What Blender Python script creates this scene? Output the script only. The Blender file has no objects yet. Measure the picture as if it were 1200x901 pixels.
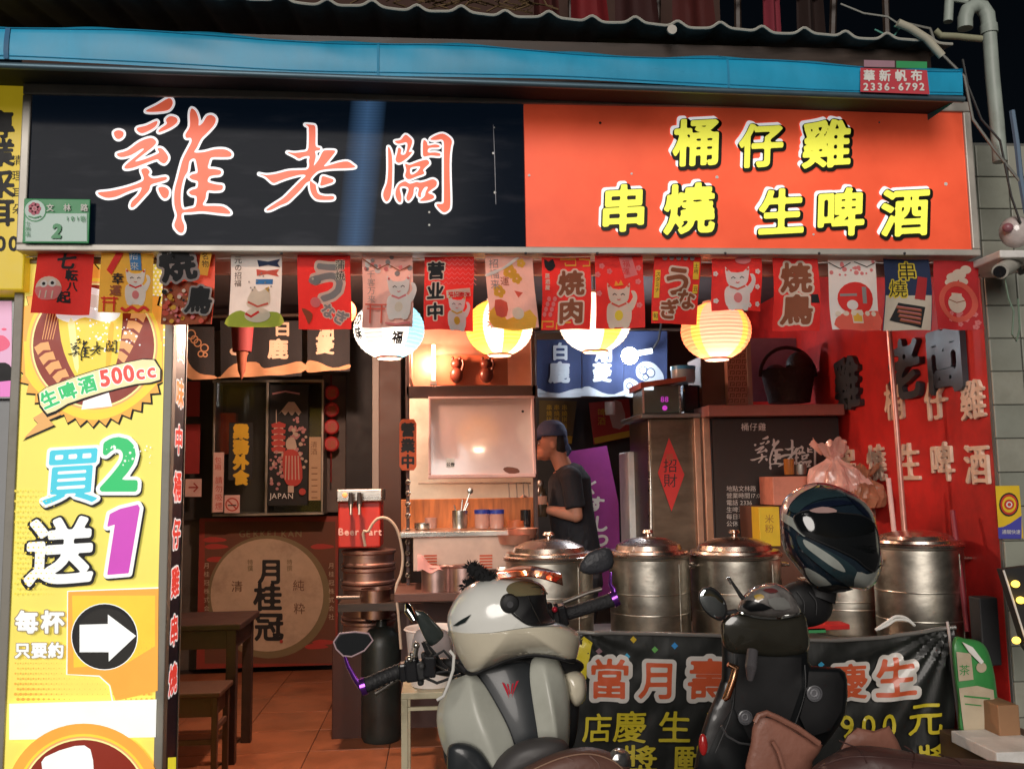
import bpy, bmesh, math, random
import numpy as np
from mathutils import Vector, Matrix, noise as mnoise
from mathutils.geometry import tessellate_polygon, delaunay_2d_cdt
random.seed(7)
SC = bpy.context.scene
COL = SC.collection

# ---------------------------------------------------------------- camera
F, YAW, PITCH, ROLL = 1050.0, math.radians(4.65), math.radians(6.15), math.radians(.88)
CAM = Vector((0, 0, 1.5))
fw = Vector((math.sin(YAW)*math.cos(PITCH), math.cos(YAW)*math.cos(PITCH), math.sin(PITCH)))
r0 = Vector((math.cos(YAW), -math.sin(YAW), 0)); u0 = r0.cross(fw)
RT = r0*math.cos(ROLL) - u0*math.sin(ROLL)
UP = u0*math.cos(ROLL) + r0*math.sin(ROLL)
cd = bpy.data.cameras.new('camera'); cam = bpy.data.objects.new('camera', cd); COL.objects.link(cam)
cd.sensor_width = 36; cd.lens = 36*F/1200; cd.clip_start = .05; cd.clip_end = 2000
m = Matrix((RT, UP, -fw)).transposed().to_4x4(); m.translation = CAM; cam.matrix_world = m
SC.camera = cam

# ---------------------------------------------------------------- world, ambient light, exposure
SUN_EL, SUN_AZ, SUN_S, SKY_S, EXPO = 19, -16, 1.3, .0006, .8
w = bpy.data.worlds.new('World'); SC.world = w; w.use_nodes = True
nt = w.node_tree; bg = nt.nodes['Background']
sky = nt.nodes.new('ShaderNodeTexSky'); sky.sky_type = 'NISHITA'; sky.sun_disc = False
sky.sun_elevation = math.radians(SUN_EL); sky.sun_rotation = math.radians(180+SUN_AZ)
nt.links.new(sky.outputs[0], bg.inputs[0]); bg.inputs[1].default_value = SKY_S
sl = bpy.data.lights.new('sun', 'SUN'); sl.energy = SUN_S; sl.angle = math.radians(34); sl.color = (1, .93, .86)
so = bpy.data.objects.new('sun', sl); COL.objects.link(so)
el, az = math.radians(SUN_EL), math.radians(SUN_AZ)
sdir = Vector((-math.sin(az)*math.cos(el), math.cos(az)*math.cos(el), -math.sin(el)))   # travels into the shop
so.rotation_euler = sdir.to_track_quat('-Z', 'Y').to_euler(); so.location = (0, -3, 6)
SC.view_settings.view_transform = 'Standard'; SC.view_settings.look = 'None'
SC.view_settings.gamma = 1; SC.view_settings.exposure = EXPO; SC.view_settings.use_curve_mapping = False
SC.render.engine = 'CYCLES'; SC.cycles.max_bounces = 8; SC.cycles.sample_clamp_indirect = 3

# ---------------------------------------------------------------- helpers
def ray(px, py): return fw*F + RT*(px-600) - UP*(py-450.5)
def P(px, py, Y):
    d = ray(px, py); return CAM + d*(Y/d.y)
def XP(px, py, X):
    d = ray(px, py); return CAM + d*(X/d.x)
def s2l(c): return c/12.92 if c <= .04045 else ((c+.055)/1.055)**2.4
def hexc(h): return tuple(s2l(int(h[i:i+2], 16)/255) for i in (0, 2, 4))

MATS = {}
def mat(name, col, rough=.6, metal=0, emit=0, var=.15, scale=9, bump=0, bscale=60, coat=0, dirt=None, trans=0, stretch=None, ior=1.45, alpha=1, spec=None):
    if name in MATS: return MATS[name]
    if isinstance(col, str): col = hexc(col)
    m = bpy.data.materials.new(name); m.use_nodes = True; nt = m.node_tree; N, L = nt.nodes, nt.links
    b = N['Principled BSDF']
    b.inputs['Base Color'].default_value = (*col, 1); b.inputs['Roughness'].default_value = rough
    b.inputs['Metallic'].default_value = metal; b.inputs['IOR'].default_value = ior
    if coat: b.inputs['Coat Weight'].default_value = coat; b.inputs['Coat Roughness'].default_value = .08
    if alpha < 1: b.inputs['Alpha'].default_value = alpha
    if trans: b.inputs['Transmission Weight'].default_value = trans
    if spec is not None: b.inputs['Specular IOR Level'].default_value = spec
    tc = N.new('ShaderNodeTexCoord'); mp = N.new('ShaderNodeMapping'); L.new(tc.outputs['Object'], mp.inputs[0])
    if stretch: mp.inputs['Scale'].default_value = stretch
    oi = N.new('ShaderNodeObjectInfo'); om_ = N.new('ShaderNodeVectorMath'); om_.operation = 'SCALE'; om_.inputs[0].default_value = (7, 11, 5); L.new(oi.outputs['Random'], om_.inputs['Scale']); L.new(om_.outputs[0], mp.inputs['Location'])
    csock = None
    if var or dirt:
        nz = N.new('ShaderNodeTexNoise'); nz.inputs['Scale'].default_value = scale; nz.inputs['Detail'].default_value = 6
        nz.inputs['Roughness'].default_value = .62; L.new(mp.outputs[0], nz.inputs['Vector'])
        cr = N.new('ShaderNodeValToRGB'); cr.color_ramp.elements[0].position = .3; cr.color_ramp.elements[1].position = .72
        lo = tuple(max(0, c*(1-var)) for c in col); hi = tuple(min(1, c*(1+var*.7)) for c in col)
        cr.color_ramp.elements[0].color = (*lo, 1); cr.color_ramp.elements[1].color = (*hi, 1)
        L.new(nz.outputs[0], cr.inputs[0]); csock = cr.outputs[0]
        if dirt:
            n2 = N.new('ShaderNodeTexNoise'); n2.inputs['Scale'].default_value = scale*.45; n2.inputs['Detail'].default_value = 9
            n2.inputs['Roughness'].default_value = .7
            L.new(mp.outputs[0], n2.inputs['Vector'])
            r2 = N.new('ShaderNodeMapRange'); r2.inputs[1].default_value = .5; r2.inputs[2].default_value = .78
            r2.inputs[4].default_value = dirt[1]; L.new(n2.outputs[0], r2.inputs[0])
            mx = N.new('ShaderNodeMixRGB'); L.new(r2.outputs[0], mx.inputs[0]); L.new(csock, mx.inputs[1])
            mx.inputs[2].default_value = (*hexc(dirt[0]), 1); csock = mx.outputs[0]
        L.new(csock, b.inputs['Base Color'])
        if rough < .6:
            rr = N.new('ShaderNodeMapRange'); rr.inputs[3].default_value = rough*.75; rr.inputs[4].default_value = min(1, rough*1.5+.04)
            L.new(nz.outputs[0], rr.inputs[0]); L.new(rr.outputs[0], b.inputs['Roughness'])
    if emit:
        if csock: L.new(csock, b.inputs['Emission Color'])
        else: b.inputs['Emission Color'].default_value = (*col, 1)
        b.inputs['Emission Strength'].default_value = emit
    if bump:
        nb = N.new('ShaderNodeTexNoise'); nb.inputs['Scale'].default_value = bscale; nb.inputs['Detail'].default_value = 4
        L.new(mp.outputs[0], nb.inputs['Vector'])
        bp = N.new('ShaderNodeBump'); bp.inputs['Strength'].default_value = bump; bp.inputs['Distance'].default_value = .01
        L.new(nb.outputs[0], bp.inputs['Height']); L.new(bp.outputs[0], b.inputs['Normal'])
    MATS[name] = m; return m

def link(o, parent=None, kind=None):
    COL.objects.link(o)
    if parent: o.parent = parent
    if kind: o['kind'] = kind
    return o
def thing(name, label, cat, loc=(0, 0, 0), group=None):
    o = bpy.data.objects.new(name, None); o.location = loc; o.empty_display_size = .1; COL.objects.link(o)
    o['label'] = label; o['category'] = cat
    if group: o['group'] = group
    return o
def tag(o, label, cat, group=None):
    o['label'] = label; o['category'] = cat
    if group: o['group'] = group
    return o
def wloc(o):
    v = Vector((0, 0, 0))
    while o: v += o.location; o = o.parent
    return v
def dup(root, off, label=None):
    def rec(o, par):
        c = o.copy(); COL.objects.link(c); c.parent = par
        for ch in list(o.children): rec(ch, c)
        return c
    kids = list(root.children)
    r = root.copy(); COL.objects.link(r); r.location = root.location + Vector(off)
    if label: r['label'] = label
    for k in kids: rec(k, r)
    return r

class MB:
    def __init__(s): s.v = []; s.f = []; s.m = []; s.mats = []; s.sm = []
    def mi(s, m):
        if m not in s.mats: s.mats.append(m)
        return s.mats.index(m)
    def add(s, vs, fs, m, smooth=False):
        b = len(s.v); s.v += [tuple(x) for x in vs]; i = s.mi(m)
        for f in fs: s.f.append([b+k for k in f]); s.m.append(i); s.sm.append(smooth)
        return s
    def box(s, a, b, m, bev=0):
        x0, x1 = sorted((a[0], b[0])); y0, y1 = sorted((a[1], b[1])); z0, z1 = sorted((a[2], b[2]))
        if bev <= 0:
            vs = [(x, y, z) for z in (z0, z1) for y in (y0, y1) for x in (x0, x1)]
            return s.add(vs, [(0,1,3,2),(4,6,7,5),(0,4,5,1),(2,3,7,6),(0,2,6,4),(1,5,7,3)], m)
        bev = min(bev, (x1-x0)*.45, (y1-y0)*.45, (z1-z0)*.45)
        bm = bmesh.new(); bmesh.ops.create_cube(bm, size=1)
        for v in bm.verts: v.co = Vector(((x0+x1)/2+v.co.x*(x1-x0), (y0+y1)/2+v.co.y*(y1-y0), (z0+z1)/2+v.co.z*(z1-z0)))
        bmesh.ops.bevel(bm, geom=bm.edges[:], offset=bev, segments=2, affect='EDGES', profile=.5)
        bm.verts.index_update()
        s.add([v.co for v in bm.verts], [[v.index for v in f.verts] for f in bm.faces], m); bm.free(); return s
    def obox(s, c, ax, ay, az, m):      # oriented box: centre, three half vectors
        c = Vector(c); ax, ay, az = map(Vector, (ax, ay, az))
        vs = [c+ax*i+ay*j+az*k for k in (-1, 1) for j in (-1, 1) for i in (-1, 1)]
        return s.add(vs, [(0,1,3,2),(4,6,7,5),(0,4,5,1),(2,3,7,6),(0,2,6,4),(1,5,7,3)], m)
    def tube(s, pts, r, m, n=10, cap=True, flat=1):
        pts = [Vector(p) for p in pts]; rs = r if isinstance(r, (list, tuple)) else [r]*len(pts)
        vs, fs = [], []; t0 = (pts[1]-pts[0]).normalized()
        a = t0.orthogonal().normalized()
        if abs(t0.z) < .9:
            a = t0.cross(Vector((0, 0, 1))).normalized()
        for i, p in enumerate(pts):
            t = (pts[min(i+1, len(pts)-1)]-pts[max(i-1, 0)]).normalized()
            a = (a - t*a.dot(t)).normalized(); b = t.cross(a)
            for k in range(n):
                an = 2*math.pi*k/n; vs.append(p + (a*math.cos(an)*flat + b*math.sin(an))*rs[i])
        for i in range(len(pts)-1):
            for k in range(n): fs.append((i*n+k, i*n+(k+1) % n, (i+1)*n+(k+1) % n, (i+1)*n+k))
        if cap: fs.append(tuple(range(n))[::-1]); fs.append(tuple((len(pts)-1)*n+k for k in range(n)))
        return s.add(vs, fs, m, True)
    def lathe(s, prof, m, c=(0, 0, 0), n=32, axis='z', smooth=True, ang=(0, 360)):
        vs, fs = [], []; c = Vector(c); full = ang[1]-ang[0] >= 360; nn = n if full else n+1
        for r, h in prof:
            for k in range(nn):
                a = math.radians(ang[0]+(ang[1]-ang[0])*k/n); x, y = r*math.cos(a), r*math.sin(a)
                vs.append(c+Vector({'z': (x, y, h), 'y': (x, h, y), 'x': (h, x, y)}[axis]))
        for i in range(len(prof)-1):
            for k in range(n):
                k2 = (k+1) % nn
                fs.append((i*nn+k, i*nn+k2, (i+1)*nn+k2, (i+1)*nn+k))
        return s.add(vs, fs, m, smooth)
    def ball(s, c, r, m, n=16, k=10):
        rx, ry, rz = r if isinstance(r, (tuple, list)) else (r, r, r); c = Vector(c)
        vs = []; fs = []
        for i in range(k+1):
            t = math.pi*i/k
            for j in range(n):
                a = 2*math.pi*j/n; vs.append(c+Vector((rx*math.sin(t)*math.cos(a), ry*math.sin(t)*math.sin(a), rz*math.cos(t))))
        for i in range(k):
            for j in range(n): fs.append((i*n+j, (i+1)*n+j, (i+1)*n+(j+1) % n, i*n+(j+1) % n))
        return s.add(vs, fs, m, True)
    def prism(s, pts, d, m):            # extrude a closed 3D polygon by vector d
        n = len(pts); d = Vector(d); vs = [Vector(p) for p in pts]; vs += [p+d for p in vs[:n]]
        tri = tessellate_polygon([vs[:n]])
        fs = [tuple(t) for t in tri]+[tuple(x+n for x in t)[::-1] for t in tri]+[(i, (i+1) % n, (i+1) % n+n, i+n) for i in range(n)]
        return s.add(vs, fs, m)
    def sheet(s, fn, nu, nv, m, smooth=True):
        vs = [fn(i/nu, j/nv) for j in range(nv+1) for i in range(nu+1)]
        fs = [(j*(nu+1)+i, j*(nu+1)+i+1, (j+1)*(nu+1)+i+1, (j+1)*(nu+1)+i) for j in range(nv) for i in range(nu)]
        return s.add(vs, fs, m, smooth)
    def xf(s, M):
        s.v = [tuple(M @ Vector(v)) for v in s.v]; return s
    def build(s, name, parent=None, kind=None, smooth_angle=None):
        o0 = wloc(parent) if parent else Vector((0, 0, 0))
        me = bpy.data.meshes.new(name); me.from_pydata([(v[0]-o0.x, v[1]-o0.y, v[2]-o0.z) for v in s.v], [], s.f)
        for mm in s.mats: me.materials.append(mm)
        me.polygons.foreach_set('material_index', s.m); me.polygons.foreach_set('use_smooth', s.sm)
        me.update(); bm = bmesh.new(); bm.from_mesh(me)
        bmesh.ops.recalc_face_normals(bm, faces=bm.faces[:]); bm.to_mesh(me); bm.free()
        if any(s.sm):
            try: me.set_sharp_from_angle(angle=math.radians(smooth_angle or 40))
            except Exception: pass
        return link(bpy.data.objects.new(name, me), parent, kind)
def pb(mb, x0, y0, x1, y1, Y, d, m, bev=0):       # box whose front face spans photo px at depth Y
    a = P(x0, (y0+y1)/2, Y); b = P(x1, (y0+y1)/2, Y); t = P((x0+x1)/2, y0, Y); u = P((x0+x1)/2, y1, Y)
    return mb.box((a.x, Y, u.z), (b.x, Y+d, t.z), m, bev)

# ---------------------------------------------------------------- lettering and flat print
_G = {}
def glyph(ch):
    if ch in _G: return _G[ch]
    c = bpy.data.curves.new('glyph', 'FONT'); c.body = ch; c.size = 1; c.resolution_u = 3
    o = bpy.data.objects.new('glyph', c); COL.objects.link(o)
    me = bpy.data.meshes.new_from_object(o)
    v = [(p.co.x, p.co.y) for p in me.vertices]; f = [tuple(p.vertices) for p in me.polygons]
    cnt = {}
    for p in f:
        for a, b in zip(p, p[1:]+p[:1]):
            k = (min(a, b), max(a, b)); cnt[k] = cnt.get(k, 0)+1
    e = [k for k, n in cnt.items() if n == 1]
    bpy.data.objects.remove(o); bpy.data.curves.remove(c); bpy.data.meshes.remove(me)
    if ch.isascii() and v: adv = max(x for x, y in v)+.07
    else: adv = 1
    if ch == ' ': adv = .3
    _G[ch] = (v, f, e, adv); return _G[ch]
def march(fld, x0, y0, h):
    ny, nx = fld.shape; ins = fld > 0
    code = ins[:-1, :-1]*1+ins[:-1, 1:]*2+ins[1:, 1:]*4+ins[1:, :-1]*8
    ys, xs = np.nonzero((code > 0) & (code < 15)); nxt = {}; pos = {}
    def ep(a, b):
        k = (a, b) if a < b else (b, a)
        if k not in pos:
            (ax, ay), (bx, by) = k; fa, fb = fld[ay, ax], fld[by, bx]; t = fa/(fa-fb)
            pos[k] = (x0+h*(ax+(bx-ax)*t), y0+h*(ay+(by-ay)*t))
        return k
    T = {1: ('ld',), 2: ('dr',), 3: ('lr',), 4: ('ru',), 6: ('du',), 7: ('lu',), 8: ('ul',), 9: ('ud',), 11: ('ur',), 12: ('rl',), 13: ('rd',), 14: ('dl',), 5: ('ld', 'ru'), 10: ('dr', 'ul')}
    for y, x in zip(ys.tolist(), xs.tolist()):
        E = {'d': ((x, y), (x+1, y)), 'u': ((x, y+1), (x+1, y+1)), 'l': ((x, y), (x, y+1)), 'r': ((x+1, y), (x+1, y+1))}
        for a, b in T[int(code[y, x])]:
            nxt.setdefault(ep(*E[a]), []).append(ep(*E[b]))
    loops = []
    while nxt:
        k = next(iter(nxt)); lp = [k]; cur = k
        while True:
            l = nxt.get(cur)
            if not l: break
            n = l.pop()
            if not l: del nxt[cur]
            if n == k: break
            lp.append(n); cur = n
        if len(lp) > 2: loops.append([pos[q] for q in lp])
    return loops
def simplify(lp, tol):
    ch = True
    while ch and len(lp) > 6:
        ch = False; out = []; i = 0; n = len(lp)
        while i < n:
            a, b, c = lp[i-1] if not out else out[-1], lp[i], lp[(i+1) % n]
            dx, dy = c[0]-a[0], c[1]-a[1]; L = math.hypot(dx, dy) or 1e-9
            if abs((b[0]-a[0])*dy-(b[1]-a[1])*dx)/L < tol and i+1 < n and L < tol*40:
                out.append(c); i += 2; ch = True
            else: out.append(b); i += 1
        lp = out
    return lp
def sdf_loops(segs, off, h, extra=None):
    S = np.array(segs, float); a, b = S[:, 0], S[:, 1]; pad = abs(off)+h*2
    x0, y0 = S[:, :, 0].min()-pad, S[:, :, 1].min()-pad; x1, y1 = S[:, :, 0].max()+pad, S[:, :, 1].max()+pad
    xs = np.arange(x0, x1+h, h); ys = np.arange(y0, y1+h, h); X, Y = np.meshgrid(xs, ys); Q = np.stack([X, Y], -1)[:, :, None, :]
    ab = b-a; L2 = (ab**2).sum(-1)+1e-12; t = np.clip(((Q-a)*ab).sum(-1)/L2, 0, 1)
    d = np.sqrt(((Q-(a+t[..., None]*ab))**2).sum(-1)).min(-1)
    yq = Y[:, :, None]; xq = X[:, :, None]
    cr = ((a[:, 1] > yq) != (b[:, 1] > yq)) & (xq < (b[:, 0]-a[:, 0])*(yq-a[:, 1])/(b[:, 1]-a[:, 1]+1e-15)+a[:, 0])
    ins = cr.sum(-1) % 2 == 1
    return [simplify(l, h*.06) for l in march(np.where(ins, d, -d)+off+1e-7, x0, y0, h)]
def lsegs(loops): return [(l[i-1], l[i]) for l in loops for i in range(len(l))]
def smooth_loop(pts, k=4):
    n = len(pts); out = []
    for i in range(n):
        p = [np.array(pts[(i+j-1) % n], float) for j in range(4)]
        for q in range(k):
            t = q/k
            out.append(tuple(.5*((2*p[1])+(-p[0]+p[2])*t+(2*p[0]-5*p[1]+4*p[2]-p[3])*t*t+(-p[0]+3*p[1]-3*p[2]+p[3])*t**3)))
    return out
_GL = {}
def glyph_loops(ch, off, h):
    k = (ch, off, h)
    if k not in _GL:
        v, f, e, adv = glyph(ch)
        _GL[k] = sdf_loops([(v[i], v[j]) for i, j in e], off, h) if e else []
    return _GL[k]
def tess(loops):
    fl = [p for l in loops for p in l]
    if len(loops) == 1 and len(fl) < 60:
        tr = tessellate_polygon([[Vector((p[0], p[1], 0)) for p in fl]]); return fl, [tuple(t) for t in tr]
    ed = []; b = 0
    for l in loops: ed += [(b+i, b+(i+1) % len(l)) for i in range(len(l))]; b += len(l)
    V, _, Fc, *_r = delaunay_2d_cdt([Vector(p) for p in fl], ed, [], 0, 1e-6)
    V = [(v.x, v.y) for v in V]; S = np.array([(fl[i], fl[j]) for i, j in ed]); a, b = S[:, 0], S[:, 1]
    c = np.array([[sum(V[i][k] for i in f)/len(f) for k in (0, 1)] for f in Fc]); xq = c[:, :1]; yq = c[:, 1:]
    ins = (((a[:, 1] > yq) != (b[:, 1] > yq)) & (xq < (b[:, 0]-a[:, 0])*(yq-a[:, 1])/(b[:, 1]-a[:, 1]+1e-15)+a[:, 0])).sum(1) % 2 == 1
    return V, [tuple(f) for f, q in zip(Fc, ins) if q]
class Art:
    """flat print laid on a surface; coordinates (x, y) are handed to mapf(x, y, h) -> world point"""
    def __init__(s, mapf, step=.00025, lift=.0008, maxlen=None): s.mapf = mapf; s.h = lift; s.step = step; s.L = []; s.maxlen = maxlen
    def _add(s, v, f, m, depth=0, loops=None):
        if not s.L or s.L[-1][2] is not m or depth: s.h += s.step
        s.L.append((v, f, m, s.h, depth, loops))
    def shape(s, loops, m, depth=0):
        v, f = tess(loops); s._add(v, f, m, depth, loops); return s
    def poly(s, pts, m, smooth=0, depth=0):
        if smooth: pts = smooth_loop(pts, smooth)
        return s.shape([pts], m, depth)
    def rect(s, x0, y0, x1, y1, m): return s.poly([(x0, y0), (x1, y0), (x1, y1), (x0, y1)], m)
    def circ(s, x, y, r, m, ry=None, n=20, rot=0):
        ry = ry or r; c, q = math.cos(rot), math.sin(rot); pts = []
        for k in range(n):
            a = 2*math.pi*k/n; u, v = r*math.cos(a), ry*math.sin(a); pts.append((x+u*c-v*q, y+u*q+v*c))
        return s.poly(pts, m)
    def ring(s, x, y, r, w, m, n=28): return s.shape([[(x+q*math.cos(2*math.pi*k/n), y+q*math.sin(2*math.pi*k/n)) for k in range(n)] for q in (r, r-w)], m)
    def line(s, pts, w, m, taper=False):
        L, R = [], []; n = len(pts)
        for i, p in enumerate(pts):
            a, b = pts[max(i-1, 0)], pts[min(i+1, n-1)]; dx, dy = b[0]-a[0], b[1]-a[1]; l = math.hypot(dx, dy) or 1
            ww = w/2*(1 if not taper else max(.12, math.sin(math.pi*(i+.4)/(n-.2))))
            L.append((p[0]-dy/l*ww, p[1]+dx/l*ww)); R.append((p[0]+dy/l*ww, p[1]-dx/l*ww))
        return s.poly(L+R[::-1], m)
    def text(s, t, x, y, size, layers, pitch=None, vert=False, rot=0, sx=1, skew=0, h=.035, it=0, depth=0, flip=-1):
        """x,y: left baseline of the first character (y grows downward when flip=-1). layers: [(offset, material[, dx, dy])]"""
        cx, sn = math.cos(rot), math.sin(rot)
        for ly in layers:
            pen = 0
            for ch in t:
                v, f, e, adv = glyph(ch)
                if v:
                    off, m = ly[0], ly[1]; dx, dy = (ly[2], ly[3]) if len(ly) > 2 else (0, 0)
                    def tf(p):
                        u, q = p[0]*size*sx, p[1]*size
                        u += q*it; q += u*skew
                        if vert: q -= pen
                        else: u += pen
                        a, b = u*cx-q*sn, u*sn+q*cx
                        return (x+a+dx, y+flip*b+dy)
                    if off == 0 and not depth: s._add([tf(p) for p in v], f, m)
                    else:
                        lps = glyph_loops(ch, off, h)
                        if lps: s.shape([[tf(p) for p in l] for l in lps], m, depth)
                pen += (pitch if pitch else (size*1.02 if vert else adv*size*sx*(1 if not ch.isascii() else 1)))
        return s
    def build(s, name, parent=None, kind=None):
        mb = MB()
        for v, f, m, h, depth, loops in s.L:
            if s.maxlen:
                bm = bmesh.new(); vv = [bm.verts.new((p[0], p[1], 0)) for p in v]
                for t in f:
                    try: bm.faces.new([vv[i] for i in t])
                    except ValueError: pass
                for _ in range(7):
                    es = [e for e in bm.edges if e.calc_length() > s.maxlen]
                    if not es: break
                    bmesh.ops.subdivide_edges(bm, edges=es, cuts=1); bmesh.ops.triangulate(bm, faces=bm.faces[:])
                bm.verts.index_update(); v = [(p.co.x, p.co.y) for p in bm.verts]; f = [[q.index for q in t.verts] for t in bm.faces]; bm.free()
            mb.add([s.mapf(p[0], p[1], h+depth) for p in v], f, m, bool(s.maxlen))
            if depth:
                for l in loops:
                    n = len(l); mb.add([s.mapf(p[0], p[1], h+depth) for p in l]+[s.mapf(p[0], p[1], .0) for p in l], [(i, (i+1) % n, (i+1) % n+n, i+n) for i in range(n)], m)
        o0 = wloc(parent) if parent else Vector((0, 0, 0))
        me = bpy.data.meshes.new(name); me.from_pydata([(a-o0.x, b-o0.y, c-o0.z) for a, b, c in mb.v], [], mb.f)
        for q in mb.mats: me.materials.append(q)
        me.polygons.foreach_set('material_index', mb.m); me.polygons.foreach_set('use_smooth', mb.sm); me.update()
        return link(bpy.data.objects.new(name, me), parent, kind)
def ymap(Y): return lambda x, y, h: P(x, y, Y) - Vector((0, h, 0))

def puff(outline, Y, front, back, m, mb=None, smooth=4, p=2.6, cen=None, rings=9, tilt=0, mapf=None):
    """rounded solid whose front silhouette is the outline (photo px at depth Y), bulging front/back metres"""
    mb = mb or MB(); o = smooth_loop(outline, smooth) if smooth else outline
    C = cen or (sum(q[0] for q in o)/len(o), sum(q[1] for q in o)/len(o)); n = len(o); vs = []; fs = []; ax = ray(*C); ax /= ax.y
    ts = [math.sin(math.pi/2*(i/rings*2-1)) for i in range(rings+1)]
    for t in ts:
        sc = max(0, 1-abs(t)**p)**(1/p)
        for q in o:
            x, y = C[0]+(q[0]-C[0])*sc, C[1]+(q[1]-C[1])*sc
            w = P(x, y, Y); w = w + ax*((t*front if t < 0 else t*back)+tilt*(w.z-1)); vs.append(w)
    for i in range(rings):
        for k in range(n): fs.append((i*n+k, i*n+(k+1) % n, (i+1)*n+(k+1) % n, (i+1)*n+k))
    mb.add(vs, fs, m, True); return mb
def puffmap(outline, Y, front, smooth=4, p=2.6, cen=None, tilt=0):
    o = np.array(smooth_loop(outline, smooth)); C = np.array(cen if cen else o.mean(0)); ax = ray(*C); ax /= ax.y
    ang = np.arctan2(o[:, 1]-C[1], o[:, 0]-C[0]); rad = np.hypot(o[:, 0]-C[0], o[:, 1]-C[1]); k = np.argsort(ang); ang, rad = ang[k], rad[k]
    def mp(x, y, h):
        a = math.atan2(y-C[1], x-C[0]); R = np.interp(a, ang, rad, period=2*math.pi); s = min(.995, math.hypot(x-C[0], y-C[1])/R)
        t = (1-s**p)**(1/p); w = P(x, y, Y); return w + ax*(-t*front-h*2.2+tilt*(w.z-1))
    return mp
# ================================================================ materials
LIT = .36
def lit(n, c, e=LIT, **k): e *= .66; k.setdefault('var', .05); k.setdefault('rough', .35); return mat(n, c, emit=e, **k)
K = dict(
 asphalt=mat('asphalt', (.05, .05, .05), .85, bump=.5, bscale=90), concrete=mat('concrete', (.22, .22, .2), .8, dirt=('3a3833', .6), bump=.2),
 alu=mat('aluminium_frame', 'b9b4ab', .42, .35, dirt=('6b655c', .5), scale=6), dgrey=mat('dark_grey', (.05, .05, .052), .6),
 black=mat('black_matte', (.018, .018, .02), .6), gblack=mat('black_gloss', (.012, .012, .014), .16, coat=.6), steel=mat('steel', (.62, .58, .53), .24, 1, var=.2, scale=5, stretch=(1, 1, 5), bump=.05, bscale=14),
 steeld=mat('dull_steel', (.33, .3, .27), .42, 1, var=.35, scale=4, dirt=('2a211b', .7), bump=.08, bscale=20), wood=mat('orange_wood', (.42, .13, .03), .38, var=.45, scale=5, stretch=(7, 7, .8)),
 dwood=mat('dark_wood', (.045, .028, .02), .42, var=.4, scale=6, stretch=(1, 1, 6)), red=mat('red_paint', (.52, .015, .012), .5, var=.35, scale=3, dirt=('30060a', .75), bump=.1, bscale=12), white=mat('white_paint', (.75, .73, .7), .45, dirt=('8a8378', .5)),
 paper=mat('white_paper', (.74, .72, .68), .7), ink=mat('black_ink', (.02, .02, .022), .55), pinkp=mat('pink_paper', (.68, .42, .38), .6))
def plain(n, c, r=.55, **k): k.setdefault('var', .1); return mat(n, c, r, **k)

# ================================================================ setting
mb = MB(); mb.box((-300, -300, -.3), (300, 3.9, -.02), K['asphalt']); mb.box((-300, 3.9, -.3), (300, 300, -.021), K['asphalt']); mb.build('ground', kind='structure')
mortar = plain('tile_mortar', (.06, .04, .035), .8)
mb = MB(); mb.box((-2.6, 3.95, -.015), (2.46, 7.75, -.004), mortar); floor = mb.build('shop_floor', kind='structure')
tile = mat('terracotta_tile', (.34, .115, .052), .33, var=.3, scale=3.5, dirt=('3d1d14', .75), bump=.12, bscale=30)
tv = MB(); tv.box((-.223, -.223, -.004), (.223, .223, .004), tile, .004); t0 = None
for i in range(10):
    for j in range(8):
        x, y = -2.36+.45*i+.037, 4.2+.45*j
        if x > 1.2: continue
        if t0 is None: t0 = tv.build('tile'); o = t0
        else: o = t0.copy(); COL.objects.link(o)
        o.parent = floor; o.location = (x, y, random.uniform(-.0008, .0012)); o.rotation_euler = (random.uniform(-.002, .002), random.uniform(-.002, .002), 0)
mb = MB(); wallm = plain('grimy_wall', (.13, .11, .1), .7, dirt=('2c1a14', .7), scale=3)
mb.box((-2.7, 7.75, 0), (2.6, 7.9, 3.05), wallm); mb.build('wall_back', kind='structure')
mb = MB(); mb.box((-2.75, 3.95, 0), (-2.62, 7.75, 3.05), wallm); mb.build('wall_left', kind='structure')
mb = MB(); mb.box((-2.75, 3.80, 2.82), (2.458, 7.9, 2.92), plain('dark_ceiling', (.06, .045, .045), .8)); mb.build('ceiling', kind='structure')
# red side wall of the bay with raised lettering
mb = MB(); mb.box((2.46, 3.83, 0), (2.58, 7.75, 3.0), K['red'])
rw = mb.build('wall_right', kind='structure')
wm = lambda x, y, h: Vector((2.46-h, 8-x, y))       # x grows toward the street
def wtext(t, ys, zb, size, m, side, depth=.05, off=.04, sx=1.0, nm='character'):
    for ch, yy in zip(t, ys):
        a = Art(wm, lift=0); a.text(ch, 8-yy, zb, size, [(off, m)], h=.05, depth=depth, flip=1, sx=sx); o = a.build(nm, rw)
wl = mat('cream_acrylic_letter', (.72, .55, .42), .35, var=.25); bl = mat('dark_acrylic_letter', (.045, .052, .06), .3, var=.3)
def yz(px, py): q = XP(px, py, 2.46); return q.y, q.z
for t, pxs, yb in (('桶仔雞', (1040, 1087, 1129), 492), ('串燒生啤酒', (986, 1019, 1057, 1094, 1134), 562)):
    for ch, p in zip(t, pxs):
        yy, zz = yz(p, yb+(4 if p > 1120 and yb > 500 else 0)); wtext(ch, [yy], zz+.012, .195*(yy/3.95)**.5, wl, None, depth=.016, off=.012)
ys = [yz(p, 500)[0] for p in (985, 1050, 1095)]
wtext('雞老闆', ys, yz(1100, 455)[1], .34, bl, None, depth=.03, off=.022)

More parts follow.
